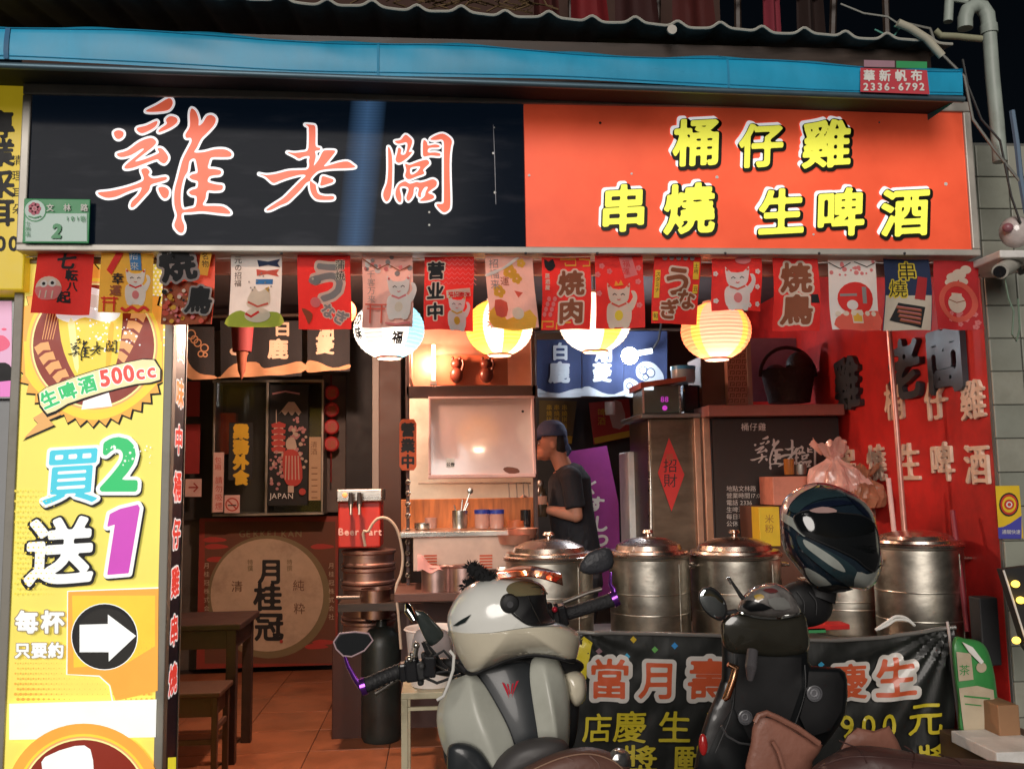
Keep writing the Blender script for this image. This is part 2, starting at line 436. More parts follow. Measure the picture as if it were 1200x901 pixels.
# ================================================================ shop sign
SX0, SX1, SZ0, SZ1, SY = -1.641, 2.295, 2.42, 3.10, 3.55
sign = thing('shop_sign', 'wide lightbox shop sign, black left half, orange right half with yellow characters', 'sign', (.33, SY, SZ0))
xm = P(615, 200, SY).x
nb = K['alu']
for nm, a, b in (('frame', (SX0, SY, SZ1-.045), (SX1, SY+.2, SZ1)), ('frame', (SX0, SY, SZ0), (SX1, SY+.2, SZ0+.028)), ('frame', (SX0, SY+.001, SZ0+.029), (SX0+.034, SY+.2, SZ1-.046)), ('frame', (SX1-.034, SY+.001, SZ0+.029), (SX1, SY+.2, SZ1-.046))):
    q = MB(); q.box(a, b, nb, .005); q.build(nm, sign)
# black half: dark film over the lightbox, blue glow band painted into the emission
bk = bpy.data.materials.new('black_sign_film'); bk.use_nodes = True; N, L = bk.node_tree.nodes, bk.node_tree.links; b = N['Principled BSDF']
b.inputs['Base Color'].default_value = (.006, .006, .01, 1); b.inputs['Roughness'].default_value = .14; b.inputs['Specular IOR Level'].default_value = .04
tc = N.new('ShaderNodeTexCoord'); mp = N.new('ShaderNodeMapping'); L.new(tc.outputs['Object'], mp.inputs[0]); mp.inputs['Scale'].default_value = (1.0, 1, 5)
n1 = N.new('ShaderNodeTexNoise'); n1.inputs['Scale'].default_value = 3; n1.inputs['Detail'].default_value = 8; L.new(mp.outputs[0], n1.inputs[0])
cr = N.new('ShaderNodeValToRGB'); cr.color_ramp.elements[0].position = .52; cr.color_ramp.elements[0].color = (.004, .005, .008, 1); cr.color_ramp.elements[1].position = .8; cr.color_ramp.elements[1].color = (.03, .03, .036, 1)
L.new(n1.outputs[0], cr.inputs[0]); L.new(cr.outputs[0], b.inputs['Base Color'])
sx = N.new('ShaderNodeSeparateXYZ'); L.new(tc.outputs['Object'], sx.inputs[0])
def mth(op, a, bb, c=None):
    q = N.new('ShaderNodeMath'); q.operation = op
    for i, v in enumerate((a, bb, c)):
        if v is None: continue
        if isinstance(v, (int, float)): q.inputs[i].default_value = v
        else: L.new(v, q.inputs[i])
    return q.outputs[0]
glow_x = P(428, 200, SY).x-.33
d = mth('ABSOLUTE', mth('SUBTRACT', mth('ADD', sx.outputs[0], mth('MULTIPLY', sx.outputs[2], -.09)), glow_x-.045), 0)
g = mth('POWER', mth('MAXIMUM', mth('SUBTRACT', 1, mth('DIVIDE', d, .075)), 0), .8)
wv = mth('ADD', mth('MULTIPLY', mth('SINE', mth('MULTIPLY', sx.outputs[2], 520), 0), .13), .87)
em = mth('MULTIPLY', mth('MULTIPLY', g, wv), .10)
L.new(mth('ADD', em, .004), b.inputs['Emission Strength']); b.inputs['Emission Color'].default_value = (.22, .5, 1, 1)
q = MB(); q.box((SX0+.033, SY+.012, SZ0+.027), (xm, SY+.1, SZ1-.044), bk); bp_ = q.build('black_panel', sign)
om = lit('orange_lightbox', (.98, .105, .042), .43, scale=1.3, var=.34, dirt=('d8482a', .45))
# uneven backlight put into the emission: brighter through the middle of the panel height
N, L = om.node_tree.nodes, om.node_tree.links; b = N['Principled BSDF']
tc = N.new('ShaderNodeTexCoord'); sx = N.new('ShaderNodeSeparateXYZ'); L.new(tc.outputs['Object'], sx.inputs[0])
zc = (SZ1-SZ0)*.42; dz = mth('DIVIDE', mth('ABSOLUTE', mth('SUBTRACT', sx.outputs[2], zc), 0), .36)
bands = mth('MULTIPLY', mth('SINE', mth('MULTIPLY', sx.outputs[0], 11.5), 0), .022); edge = mth('MULTIPLY', mth('POWER', mth('MAXIMUM', mth('SUBTRACT', sx.outputs[0], 1.35), 0), 2), .22)
L.new(mth('SUBTRACT', mth('ADD', .28, bands), mth('ADD', edge, mth('MULTIPLY', mth('MULTIPLY', dz, dz), .18))), b.inputs['Emission Strength'])
q = MB(); q.box((xm+.002, SY+.012, SZ0+.027), (SX1-.033, SY+.1, SZ1-.044), om); q.build('orange_panel', sign)
q = MB(); q.box((SX0+.04, SY+.101, SZ0+.03), (SX1-.04, SY+.198, SZ1-.05), K['dgrey']); q.build('casing', sign)
sm = ymap(SY+.012)
lw = lit('sign_white_edge', (.9, .9, .92), .5); lo = lit('sign_orange_stroke', (.93, .16, .08), .42); ly_ = lit('sign_yellow', (.95, .93, .10), .5); lk = mat('sign_black_edge', (.008, .01, .006), .4, var=0)
ji = [[(360,125),(420,95),(490,55),(513,75),(505,105),(480,125),(420,133),(370,133)], [(475,180),(500,160),(535,170),(538,195),(500,225),(435,252),(440,235),(480,205)],
 [(308,228),(360,215),(420,188),(415,215),(380,240),(335,258),(308,245)], [(170,255),(195,243),(222,252),(222,275),(200,292),(180,285)],
 [(188,380),(250,360),(320,310),(385,288),(415,308),(400,335),(350,375),(290,425),(350,412),(410,388),(435,372),(425,350),(450,350),(480,385),(485,410),(465,435),(440,425),(420,410),(350,435),(280,460),(235,465),(240,445),(300,395),(345,355),(330,350),(270,385),(210,398)],
 [(330,475),(360,465),(378,485),(370,505),(400,525),(470,515),(475,530),(430,545),(385,560),(375,590),(350,620),(290,685),(268,690),(275,660),(310,625),(330,590),(325,575),(250,600),(180,630),(120,635),(75,608),(150,598),(250,575),(330,545),(345,520)],
 [(430,580),(465,575),(490,595),(485,630),(465,640),(445,620)],
 [(625,115),(650,135),(665,180),(665,215),(690,200),(715,160),(745,155),(765,175),(755,210),(715,255),(680,290),(655,340),(640,372),(700,370),(760,355),(820,355),(855,375),(850,395),(800,398),(740,400),(725,430),(720,465),(760,470),(795,480),(790,500),(750,505),(725,515),(720,545),(770,560),(805,565),(800,590),(760,595),(715,595),(705,640),(690,682),(760,685),(810,690),(845,715),(845,730),(780,725),(690,715),(620,720),(570,725),(565,760),(580,800),(575,835),(555,840),(530,815),(525,790),(540,740),(525,680),(525,600),(545,520),(560,460),(575,410),(600,360),(625,310),(620,285),(595,285),(590,265),(615,220),(615,150)],
 [(608,430),(622,410),(645,408),(655,440),(660,490),(630,500),(612,515),(630,530),(662,540),(658,580),(630,590),(610,605),(625,620),(655,630),(648,688),(610,702),(572,705),(560,660),(562,590),(578,520),(600,480)]]
lao = [[(435,115),(490,118),(515,130),(518,200),(520,290),(555,305),(550,322),(515,330),(520,370),(510,420),(505,450),(545,400),(575,340),(600,325),(665,325),(675,340),(620,410),(585,455),(650,440),(720,420),(780,415),(820,440),(840,460),(780,468),(700,470),(620,475),(560,485),(520,505),(480,550),(475,570),(440,590),(400,640),(340,700),(290,745),(230,770),(160,805),(120,810),(140,790),(200,750),(260,710),(330,640),(400,570),(440,530),(400,520),(300,545),(230,570),(180,588),(150,570),(110,535),(60,515),(120,525),(200,515),(300,490),(400,485),(450,480),(468,450),(465,410),(470,370),(420,375),(385,390),(350,370),(290,340),(340,345),(400,340),(455,325),(465,250),(465,160),(460,130)],
 [(475,575),(500,590),(520,605),(525,640),(545,680),(600,695),(660,695),(668,715),(640,725),(560,725),(520,715),(490,680),(475,630)], [(575,535),(620,545),(660,560),(660,580),(620,595),(560,610),(565,570)]]
ban = [[(150,245),(175,290),(185,370),(185,480),(180,600),(165,690),(135,725),(110,690),(110,640),(140,560),(150,450),(150,350)],
 [(210,195),(260,185),(300,140),(340,165),(360,195),(350,240),(330,290),(360,290),(330,330),(280,370),(240,385),(215,360),(230,300),(240,255),(265,270),(260,310),(300,310),(320,240),(310,205),(260,215),(230,215)],
 [(520,180),(560,150),(630,130),(690,165),(710,200),(700,250),(690,350),(690,500),(695,650),(695,760),(680,800),(640,820),(600,790),(575,750),(630,745),(640,700),(640,500),(640,300),(640,210),(620,180),(570,185)],
 [(460,190),(490,205),(500,235),(560,225),(600,235),(590,250),(510,255),(500,295),(560,295),(605,305),(600,325),(520,320),(465,330),(455,290)],
 [(300,395),(340,405),(420,375),(490,360),(510,390),(480,420),(455,450),(465,480),(400,505),(330,530),(300,500),(310,450)], [(345,430),(420,415),(430,430),(400,470),(350,490)],
 [(215,670),(220,620),(250,570),(300,550),(340,570),(400,555),(430,560),(480,550),(540,530),(575,550),(570,590),(530,620),(500,650),(545,670),(550,695),(500,715),(450,720),(430,715),(470,680),(480,640),(500,600),(470,600),(440,650),(435,690),(410,670),(420,610),(380,600),(370,660),(350,700),(325,720),(310,690),(330,630),(320,600),(280,590),(250,610),(265,680),(260,730),(235,720)]]
def brush(loops, sc, ox, oy, out, fill, wo, wi, parent, mapf, lift=.0008, h=.55, nm='character'):
    lp = [smooth_loop([(ox+x/sc, oy+y/sc) for x, y in l], 3) for l in loops]; sg = lsegs(lp); a = Art(mapf, step=.0012, lift=lift)
    if out: a.shape(sdf_loops(sg, wo, h), out)
    a.shape(sdf_loops(sg, wi, h), fill); return a.build(nm, parent)
brush(ji, 5.005, 100, 105, lw, lo, 3.0, .2, sign, sm); brush(lao, 6.93, 295, 130, lw, lo, 2.6, .1, sign, sm); brush(ban, 7.51, 435, 140, lw, lo, 2.5, .1, sign, sm)
for ch, x, y, sz in [('桶', 787, 195, 57), ('仔', 864, 197, 53), ('雞', 938, 197, 58), ('串', 701, 272, 57), ('燒', 776, 274, 61), ('生', 886, 276, 56), ('啤', 954, 277, 58), ('酒', 1030, 277, 58)]:
    a = Art(sm, step=.003, lift=.001); y -= 4
    a.text(ch, x, y, sz, [(.066, lw, -2.1, -2.3), (.078, lk, 1.2, 1.6), (.028, ly_)], skew=.05, h=.03, it=.03); a.build('character', sign)
a = Art(sm, step=.002)          # flecks and old silicone blobs on the panels
for x, y, r in [(503, 249, 1.3), (503, 264, 1.3), (579, 150, 1), (578, 180, 1.4), (580, 226, 1.6), (620, 206, 1.6), (740, 204, 1.4), (840, 208, 2), (1108, 216, 2.2), (1030, 144, 1.2), (953, 275, 1.4)]: a.circ(x, y, r, K['paper'], n=8)
a.line([(578, 147), (579, 170), (580, 200), (581, 240)], .7, mat('scuff', 'a0a0a8', .6)); a.circ(703, 145, 1.6, K['ink'], n=8)
a.poly([(440, 293), (425, 291), (466, 291), (470, 293)], K['paper']); a.build('fleck_marks', sign, kind='stuff')
for px in (200, 330, 616, 700, 850, 960, 1060): q = MB(); q.ball(P(px, 297, SY-.001), .006, K['dgrey'], 8, 5); q.build('screw', sign)

# house number plate hanging over the sign's corner
np_ = thing('house_number_plate', 'small green and white plate numbered 2 at lower left corner of the big sign', 'number plate', tuple(P(65, 260, 3.53)))
q = MB(); gp = plain('plate_green', (.01, .27, .08), .35); pw = plain('plate_white', (.45, .62, .56), .3)
pb(q, 27, 233, 105, 285, 3.53, .008, gp, .003); q.build('plate', np_)
a = Art(ymap(3.53), step=.0008); a.rect(30, 250.5, 102, 283, pw); a.circ(41.5, 247, 13.5, gp); a.circ(41.5, 247, 12, pw); rose = plain('rose_pink', (.55, .14, .2), .5)
for k in range(7): a.circ(41+4.6*math.cos(k*.9), 245+4.6*math.sin(k*.9), 3.2, rose, n=10)
a.circ(41, 245, 3, plain('rose_light', (.7, .35, .38))); a.circ(41, 245, 1.6, rose, n=8); a.line([(34, 254), (41, 256), (49, 254)], 1.4, gp)
a.text('文林路', 55, 247.5, 9, [(.02, K['paper'])], pitch=20, h=.06); a.text('101', 78, 259.5, 7.5, [(.01, gp)], pitch=6, h=.06); a.text('巷', 94, 260, 7.5, [(0, gp)])
a.text('2', 61, 279, 22, [(.05, gp)], it=.15, h=.04); a.text('士林區', 30.5, 265, 6, [(0, gp)], vert=True); a.build('lettering', np_)

# ================================================================ tarpaulin awning and roof
tarp = mat('blue_tarpaulin', (.012, .35, .60), .36, var=.25, scale=2.2, stretch=(1, 1, .5), dirt=('1d6d8c', .6), bump=.10, bscale=10)
tarp_seam = plain('tarp_stitch', (.012, .25, .45), .6)
aw = thing('blue_awning', 'long rolled blue tarpaulin awning stretched above the shop sign', 'awning', (.2, 3.3, 3.1))
def awn(u, v):
    x = -2.3+u*4.405; k = (x+1.618)/3.72
    zb = 3.069-.057*k + .008*math.sin(x*3.1); zt = 3.262-.092*k+.008*math.sin(x*5.3+1)
    wr = .0015*math.sin(x*23+v*9+2*math.sin(x*3))*v+.0016*math.sin(x*9+v*6)
    if v < .62: t = v/.62; return (x, 3.30-.006*math.sin(t*math.pi)+wr, zb+(zt-.052-zb)*t)
    t = (v-.62)/.38; return (x, 3.30+.12*t+wr, zt-.052+.062*t+.006*math.sin(x*13)*t)
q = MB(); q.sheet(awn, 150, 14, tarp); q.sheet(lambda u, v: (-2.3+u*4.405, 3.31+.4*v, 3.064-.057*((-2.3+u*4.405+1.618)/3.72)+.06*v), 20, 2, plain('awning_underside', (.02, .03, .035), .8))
x1 = 2.105
q.add([(x1, 3.3, 3.01), (x1, 3.7, 3.02), (x1, 3.7, 3.2), (x1, 3.42, 3.18), (x1, 3.29, 3.12)], [(0, 1, 2, 3, 4)], tarp); q.build('tarpaulin', aw)
q = MB(); q.tube([(x, 3.305, 3.055-.057*((x+1.618)/3.72)) for x in (-2.3, -1, 0, 1, 2.11)], .013, plain('awning_bar', (.10, .16, .2), .4, metal=.6)); q.build('bar', aw)
q = MB(); q.sheet(lambda u, v: tuple(Vector(awn(.16+.004*u, v*.6))-Vector((0, .004, 0))), 1, 8, plain('tarp_seam', (.02, .14, .3))); q.build('seam', aw)
for vv in (.06, .60): q = MB(); q.tube([tuple(Vector(awn(i/220, vv))-Vector((0, .001, 0))) for i in range(221)], .0022, tarp_seam, 5); q.build('stitch_line', aw)
for uu in (.47, .78): q = MB(); q.sheet(lambda u, v: tuple(Vector(awn(uu+.002*u, v))-Vector((0, .003, 0))), 1, 14, tarp_seam); q.build('seam', aw)
lab = Art(ymap(3.282), step=.0008)
lab.poly([(1008, 80), (1086, 83), (1089, 111), (1008, 108)], plain('label_red', (.55, .05, .07), .5)); lab.poly([(1050, 72), (1086, 73), (1086, 81), (1050, 80)], plain('label_green', (.03, .3, .1))); lab.poly([(1012, 71), (1048, 72), (1048, 79.5), (1012, 79)], plain('label_grey', (.35, .2, .25)))
lab.text('華新帆布', 1011, 94.5, 14, [(.03, K['paper'])], pitch=18.5, skew=-.03, h=.05); lab.text('2336-6792', 1011, 106.5, 12, [(.03, K['paper'])], pitch=8.2, skew=-.03, h=.05, sx=1.05); lab.build('maker_label', aw)
rf = thing('corrugated_roof', 'dark corrugated metal roof sheet with scalloped edge above the blue awning', 'roof', (0, 3.42, 3.35))
rm = mat('corrugated_metal', (.16, .16, .15), .55, .5, var=.4, scale=7, dirt=('2d2620', .7))
def zc_(x): return 3.398-(x+.7)*.037
def bumpf(x):
    d = ((x+3) % .177)/.177; return .026*math.exp(-((d-.5)/.16)**2)
def rfn(u, v): x = -2.6+4.75*u; return (x, 3.42+.75*v, zc_(x)+bumpf(x)+.13*v+.004*math.sin(x*17))
q = MB(); q.sheet(rfn, 500, 3, rm); q.sheet(lambda u, v: tuple(Vector(rfn(u, v))-Vector((0, 0, .004))), 500, 3, rm)
q.build('roof_sheet', rf)
q = MB(); q.tube([(x, 3.418, zc_(x)+bumpf(x)+.004*math.sin(x*17)) for x in [-2.6+4.75*i/400 for i in range(401)]], .006, plain('lit_roof_edge', (.4, .39, .34), .6), 6); q.build('roof_edge_highlight', rf)  # pale tube imitates light caught along the scalloped edge
q = MB(); q.box((-2.6, 3.5, 3.2), (2.1, 3.56, 3.3), K['dwood']); q.build('beam', rf)
q = MB(); pb(q, 700, 47, 900, 72, 3.6, .03, plain('olive_board', (.09, .075, .035), .8)); q.build('board', rf)
q = MB(); c = P(787, 36, 3.41); q.lathe([(0, 0), (.02, 0), (.02, .01), (.012, .014), (0, .014)], K['alu'], (c.x, c.y-.01, c.z), 14, 'y'); q.build('washer', rf)
# fascia behind sign / above
q = MB(); q.box((-2.6, 3.76, 2.84), (2.28, 3.8, 3.25), plain('soffit_dark', (.03, .025, .022), .8)); q.build('wall_lintel', kind='structure')
# balcony level behind the roof: dim wall with clothes and branches
q = MB(); q.box((-2.6, 5.6, 3.0), (1.9, 5.7, 5.2), plain('upper_wall', (.05, .022, .015), .85, dirt=('1c1410', .8), scale=2)); q.build('wall_upper', kind='structure')
up = thing('drying_rack', 'dark rack of red clothes drying on the balcony just above the corrugated roof', 'rack', tuple(P(800, 20, 5.2)))
q = MB(); q.tube([P(620, -14, 5.2), P(1010, -4, 5.2)], .015, K['alu']); q.build('rail', up)
for x, wd, c, h in ((640, 30, '6a2018', 20), (690, 44, 'b01825', 26), (745, 50, '501410', 34), (812, 46, '70180f', 36), (905, 22, 'c8455a', 42), (950, 30, '3a1c12', 40)):
    q = MB(); A_ = P(x-wd/2, -12, 5.2); B_ = P(x+wd/2, h, 5.2)
    q.sheet(lambda u, v: (A_.x+(B_.x-A_.x)*u*(1+.1*v), 5.2+.03*math.sin(u*9+x)+.02*v, A_.z+(B_.z-A_.z)*v+.01*math.sin(u*12)), 12, 6, plain('cloth_'+c, tuple(v*.35 for v in hexc(c)), .8, bump=.2, bscale=25)); q.build('garment', up)
for x in (670, 770, 865, 975, 1040):
    q = MB(); q.tube([P(x, 60, 5.3), P(x+random.randint(-4, 4), -40, 5.3)], .022, K['dwood'], 6); q.build('post', up)
br = thing('dry_branches', 'tangle of thin dry branches hanging over the roof edge at the top centre', 'branches', tuple(P(560, 10, 4.6)))
q = MB()
for k in range(26):
    x = 430+random.random()*210; pts = [P(x, -20, 4.6)]; y = -20
    for j in range(5): x += random.uniform(-22, 26); y += random.uniform(3, 9); pts.append(P(x, min(y, 16), 4.6+random.uniform(-.1, .1)))
    q.tube(pts, .005, plain('dry_twig', (.13, .08, .035), .8), 5)
q.build('twig', br, kind='stuff')

# ================================================================ neighbour's signs on the left
ys_ = thing('neighbour_sign', 'yellow vertical lightbox sign with black characters cut by the left edge of the photo', 'sign', (-1.9, 3.6, 2.3))
yl = lit('neighbour_yellow', (.72, .52, .02), .22)
q = MB(); A_ = P(27, 340, 3.6); B_ = P(27, 90, 3.6); q.box((-2.6, 3.6, A_.z), (A_.x, 3.8, B_.z), yl, .006); q.build('panel', ys_)
a = Art(ymap(3.6), step=.0008)
for ch, y in (('專', 159), ('業', 192), ('采', 229), ('耳', 262)): a.text(ch, -16, y, 34, [(.03, K['ink'])], h=.05)
for ch, y in (('清', 193), ('理', 211), ('耳', 231), ('朵', 250)): a.text(ch, 14, y, 13, [(0, K['ink'])])
a.text('100', -20, 294, 24, [(.03, K['ink'])], pitch=15, h=.05); a.build('lettering', ys_)
sc_ = thing('video_screen', 'lit advertising screen showing pink lips, at the left edge of the photo', 'screen', tuple(P(0, 410, 3.72)))
q = MB(); A_ = P(16, 468, 3.72); B_ = P(16, 350, 3.72); q.box((-2.3, 3.72, A_.z), (A_.x, 3.78, B_.z), K['gblack'], .004); q.build('bezel', sc_)
a = Art(ymap(3.72), step=.0006); a.poly([(-60, 353), (14, 353), (14, 465), (-60, 465)], lit('screen_lilac', (.75, .42, .62), .35)); a.poly([(-30, 440), (0, 425), (14, 431), (14, 450), (-30, 455)], K['ink'], 3)
lp = lit('lip_pink', (.75, .10, .2), .4); a.poly([(-20, 398), (0, 393), (8, 396), (12, 404), (4, 411), (-20, 415)], lp, 3); a.circ(5, 386, 3, lp, 1.5); a.poly([(-60, 453), (14, 446), (14, 465), (-60, 465)], lit('screen_magenta', (.75, .2, .55), .4)); a.build('picture', sc_)
q = MB(); A_ = P(20, 480, 3.74); q.box((-2.6, 3.74, -.02), (-1.655, 3.95, 2.42), plain('pale_grey_panel', (.34, .35, .36), .5)); q.build('wall_pier_left', kind='structure')

# ================================================================ beer lightbox
LY = 3.655
lb = thing('beer_lightbox', 'tall yellow lightbox advertising draft beer with a white arrow, left of the shop opening', 'sign', (-1.37, LY, 0))
gal = mat('grey_lightbox_frame', (.30, .285, .25), .5, .3, dirt=('55503f', .5), scale=4)
x0, x1 = -1.682, -1.062; zt = P(100, 304, LY).z
for a_, b_ in (((x0, LY-.01, 0), (x0+.036, LY+.2, zt)), ((x1-.034, LY-.01, 0), (x1, LY+.04, zt)), ((x0+.037, LY-.01, zt-.02), (x1-.035, LY+.2, zt)), ((x1-.034, LY+.182, 0), (x1, LY+.2, zt))):
    q = MB(); q.box(a_, b_, gal, .004); q.build('frame', lb)
yf = lit('beer_yellow', (.93, .80, .15), .38, scale=1.5, var=.1)
q = MB(); q.box((x0+.035, LY, .01), (x1-.033, LY+.03, zt-.015), yf); q.build('front_panel', lb)
kd = lit('night_blue_band', (.012, .012, .03), .02)
q = MB(); q.box((x1-.03, LY+.04, .01), (x1-.004, LY+.181, zt-.005), kd); q.build('side_panel', lb)
a = Art(ymap(LY)); A_ = lambda n, c, e=.42: lit('lb_'+n, c, e)
yp, og, rd, wh, gr, mg = A_('pale', (.93, .88, .35)), A_('orange', (.9, .42, .06)), A_('maroon', (.28, .025, .01), .3), A_('white', (.88, .9, .88), .48), A_('green', (.02, .55, .16)), A_('magenta', (.62, .07, .52))
am = A_('amber', (.9, .68, .06)); lk2 = K['ink']; wheat = A_('wheat', (.85, .4, .14)); redt = A_('red', (.85, .07, .05))
for k in range(9):
    for j in range(22): 
        if 150+k*5 < 196: a.circ(150+k*5+(j % 2)*2.5, 310+j*4.5, 1.3, wh, n=7)
def burst(cx, cy, R1, R2, n, m, sy=1.0):
    a.poly([(cx+(R1 if k % 2 else R2)*math.cos(math.pi*k/n), cy+sy*(R1 if k % 2 else R2)*math.sin(math.pi*k/n)) for k in range(2*n)], m)
def clipx(pts): return [(min(max(x, 23), 191), y) for x, y in pts]
def cburst(cx, cy, R1, R2, n, m): a.poly(clipx([(cx+(R1 if k % 2 else R2)*math.cos(math.pi*k/n), cy+(R1 if k % 2 else R2)*math.sin(math.pi*k/n)) for k in range(2*n)]), m)
cburst(110, 405, 90, 98, 40, lk2); cburst(109, 404, 88, 96, 40, og)
# fade of the burst to yellow at its foot
a.poly(clipx([(30+k*8, 440+(52 if 1 else 0)*math.sin(math.pi*k/20)**.8) for k in range(21)]+[(190, 400), (28, 400)]), A_('deep_yellow', (.93, .70, .05)))
for r, m in ((79, am), (75, wheat), (73, yp), (71, rd)): a.circ(110, 405, r, m, n=56)
def ear(x, y, ang, n, flip):
    for k in range(n):
        d = k*13; ux, uy = math.cos(ang+k*.06*flip), math.sin(ang+k*.06*flip); X, Y_ = x+ux*d, y+uy*d
        for s_ in (-1, 1):
            c_ = (X-uy*s_*6, Y_+ux*s_*6); a.poly([(X, Y_), (X-uy*s_*9+ux*2, Y_+ux*s_*9+uy*2), (X-uy*s_*8+ux*12, Y_+ux*s_*8+uy*12), (X+ux*9, Y_+uy*9)], wheat)
ear(48, 402, 1.2, 5, -1); ear(168, 352, 1.85, 6, .4)
for k in range(5): a.line([(50+k*3, 398), (56+k*4, 368-k*3)], .9, wheat)
a.poly([(68, 352), (75, 344), (95, 342), (120, 343), (140, 350), (144, 372), (140, 410), (130, 440), (100, 450), (85, 435), (72, 400)], am, 3)
a.poly([(66, 368), (67, 350), (75, 340), (98, 336), (118, 340), (128, 348), (142, 366), (128, 378), (100, 372), (84, 378), (70, 374)], wh, 3)
for k in range(70): a.circ(random.gauss(125, 22), random.gauss(388, 14), random.choice((.7, 1.1, 1.6)), wh, n=7)
hl_ = A_('beer_light', (.95, .85, .35)); a.poly([(80, 380), (88, 378), (93, 430), (88, 432)], hl_, 2); a.poly([(128, 384), (134, 380), (130, 425), (124, 435)], A_('beer_deep', (.85, .5, .02)), 2); a.poly([(78, 352), (96, 345), (118, 347), (132, 358), (118, 362), (96, 358)], A_('foam_shade', (.78, .78, .7)), 3)
a.poly([(98, 470), (128, 460), (132, 476), (96, 480)], wh); brown = A_('ribbon', (.8, .42, .13), .4)
a.poly([(62, 478), (40, 492), (46, 498), (27, 517), (66, 500), (60, 494), (74, 488)], lk2); a.poly([(61, 476), (39, 490), (45, 496), (28, 514), (64, 498), (58, 492), (72, 486)], brown)
a.poly([(44, 462), (70, 448), (110, 434), (150, 424), (183, 421), (190, 447), (160, 452), (120, 462), (80, 476), (56, 489)], lk2, 2); a.poly([(46, 461), (70, 449), (110, 435), (150, 425), (181, 422), (188, 445), (160, 450), (120, 460), (80, 473), (56, 485)], A_('cream', (.9, .78, .42)), 2)
for ch, x, y, s_, r_ in (('生', 52, 479, 21, -.42), ('啤', 73, 470, 21, -.36), ('酒', 95, 461, 21, -.28)): a.text(ch, x, y, s_, [(.07, wh), (.035, gr)], rot=-r_, h=.04)
for ch, x, y in (('5', 119, 453), ('0', 133, 450), ('0', 147, 447.5)): a.text(ch, x, y, 26, [(.09, wh), (.04, redt)], rot=.16, h=.04, sx=.95)
for ch, x, y in (('c', 161, 445), ('c', 174, 443)): a.text(ch, x, y, 23, [(.08, wh), (.03, redt)], rot=.13, h=.04)
for lps, sc2, ox, oy in ((ji, 30, 78, 395), (lao, 42, 103, 398), (ban, 44, 122, 396)):
    a.shape(sdf_loops(lsegs([[(ox+x/sc2, oy+y/sc2) for x, y in l] for l in lps]), .15, .35), lk2)
cy = A_('cyan', (.06, .62, .78)); 
a.text('買', 48, 585, 70, [(.075, lk2, 1.5, 2), (.062, wh), (.012, cy)], skew=.06, h=.03, it=.08)
a.text('2', 118, 573, 84, [(.085, lk2, 1.5, 2), (.085, wh), (.035, gr)], skew=0, h=.03, it=.06, sx=1.05)
a.text('送', 30, 678, 80, [(.075, lk2, 0, 1), (.035, wh)], skew=.06, h=.025, it=.05)
one = [(130, 602), (142, 596), (163, 591), (165, 595), (152, 671), (127, 673), (136, 614), (127, 617)]
for off_, m_, dx in ((5.2, lk2, 1.5), (4.4, wh, 0), (.1, mg, 0)): a.shape([[(x+dx, y+dx) for x, y in l] for l in sdf_loops(lsegs([one]), off_, 1.2)], m_)
for k in range(22): a.circ(random.uniform(122, 178), random.uniform(522, 545), random.choice((.6, 1, 1.5)), wh, n=7)
a.poly([(81, 692), (187, 689), (186, 808), (137, 820), (130, 800), (118, 791), (80, 789)], og); a.poly([(86, 697), (183, 697), (183, 756), (150, 776), (88, 781)], A_('gold', (.92, .62, .05)))
for x in range(20, 190, 6):
    for j, y in enumerate(range(752, 822, 6)):
        r = 2.1*min(1, max(.25, abs(x-105)/75)); a.circ(x+(j % 2)*3, y, r*(y-735)/85, og, n=7) if x < 180 else None
for x in range(20, 66, 6):
    for j, y in enumerate(range(575, 700, 6)): a.circ(x+(j % 2)*3, y, 1.5*(1-(x-18)/70), am, n=6)
a.line([(187, 688), (81, 692), (80, 789), (118, 791), (130, 802), (134, 824)], 1.6, wh)
a.circ(124, 745, 39, wh, n=40); a.circ(124, 745, 38, lk2, n=40); a.circ(126, 747, 35, A_('disc_dark', (.02, .018, .016), .02), n=40)
a.poly([(95, 731), (128, 730), (128, 719), (161, 744), (129, 774), (129, 763), (95, 763)], wh)
a.text('每杯', 20, 738, 27, [(.09, A_('grey_edge', (.35, .28, .16))), (.04, wh)], pitch=30, h=.04); a.text('只要約', 19, 768, 19, [(.08, A_('grey_edge', (.35, .28, .16))), (.035, wh)], pitch=19.5, h=.04)
a.poly([(13, 823), (185, 818), (184, 862), (13, 865)], wh)
for r, m in ((92, og), (80, am), (77, wheat), (75, yp), (73, rd)):
    a.poly([(x, y) for x, y in [(100+r*math.cos(math.pi+math.pi*k/30), 938+r*math.sin(math.pi+math.pi*k/30)) for k in range(31)]], m)
a.poly([(52, 900), (55, 885), (90, 872), (108, 876), (112, 905), (112, 935), (60, 940)], wh, 2)
a.build('printed_front', lb)
# red and white characters running down the side face
sm2 = lambda x, y, h: Vector((x1-.004+h, LY+.04+x, y)); a = Art(sm2, step=.0006)
z = zt-.16
for ch, m1 in zip('入口味中桶仔雞串燒', [redt, redt, A_('or', (.95, .3, .05)), redt, redt, redt, redt, redt, redt, redt]):
    a = Art(sm2, step=.0006); a.text(ch, .014, z-.04, .122, [(.09, wh), (.03, m1)], h=.05, flip=1, sx=.92); a.build('character', lb); z -= .19
a = Art(sm2, step=.0006); a.poly([(.03, .33), (.14, .33), (.14, .42), (.03, .45)], A_('yel', (.95, .9, .05))); a.build('printed_side', lb)
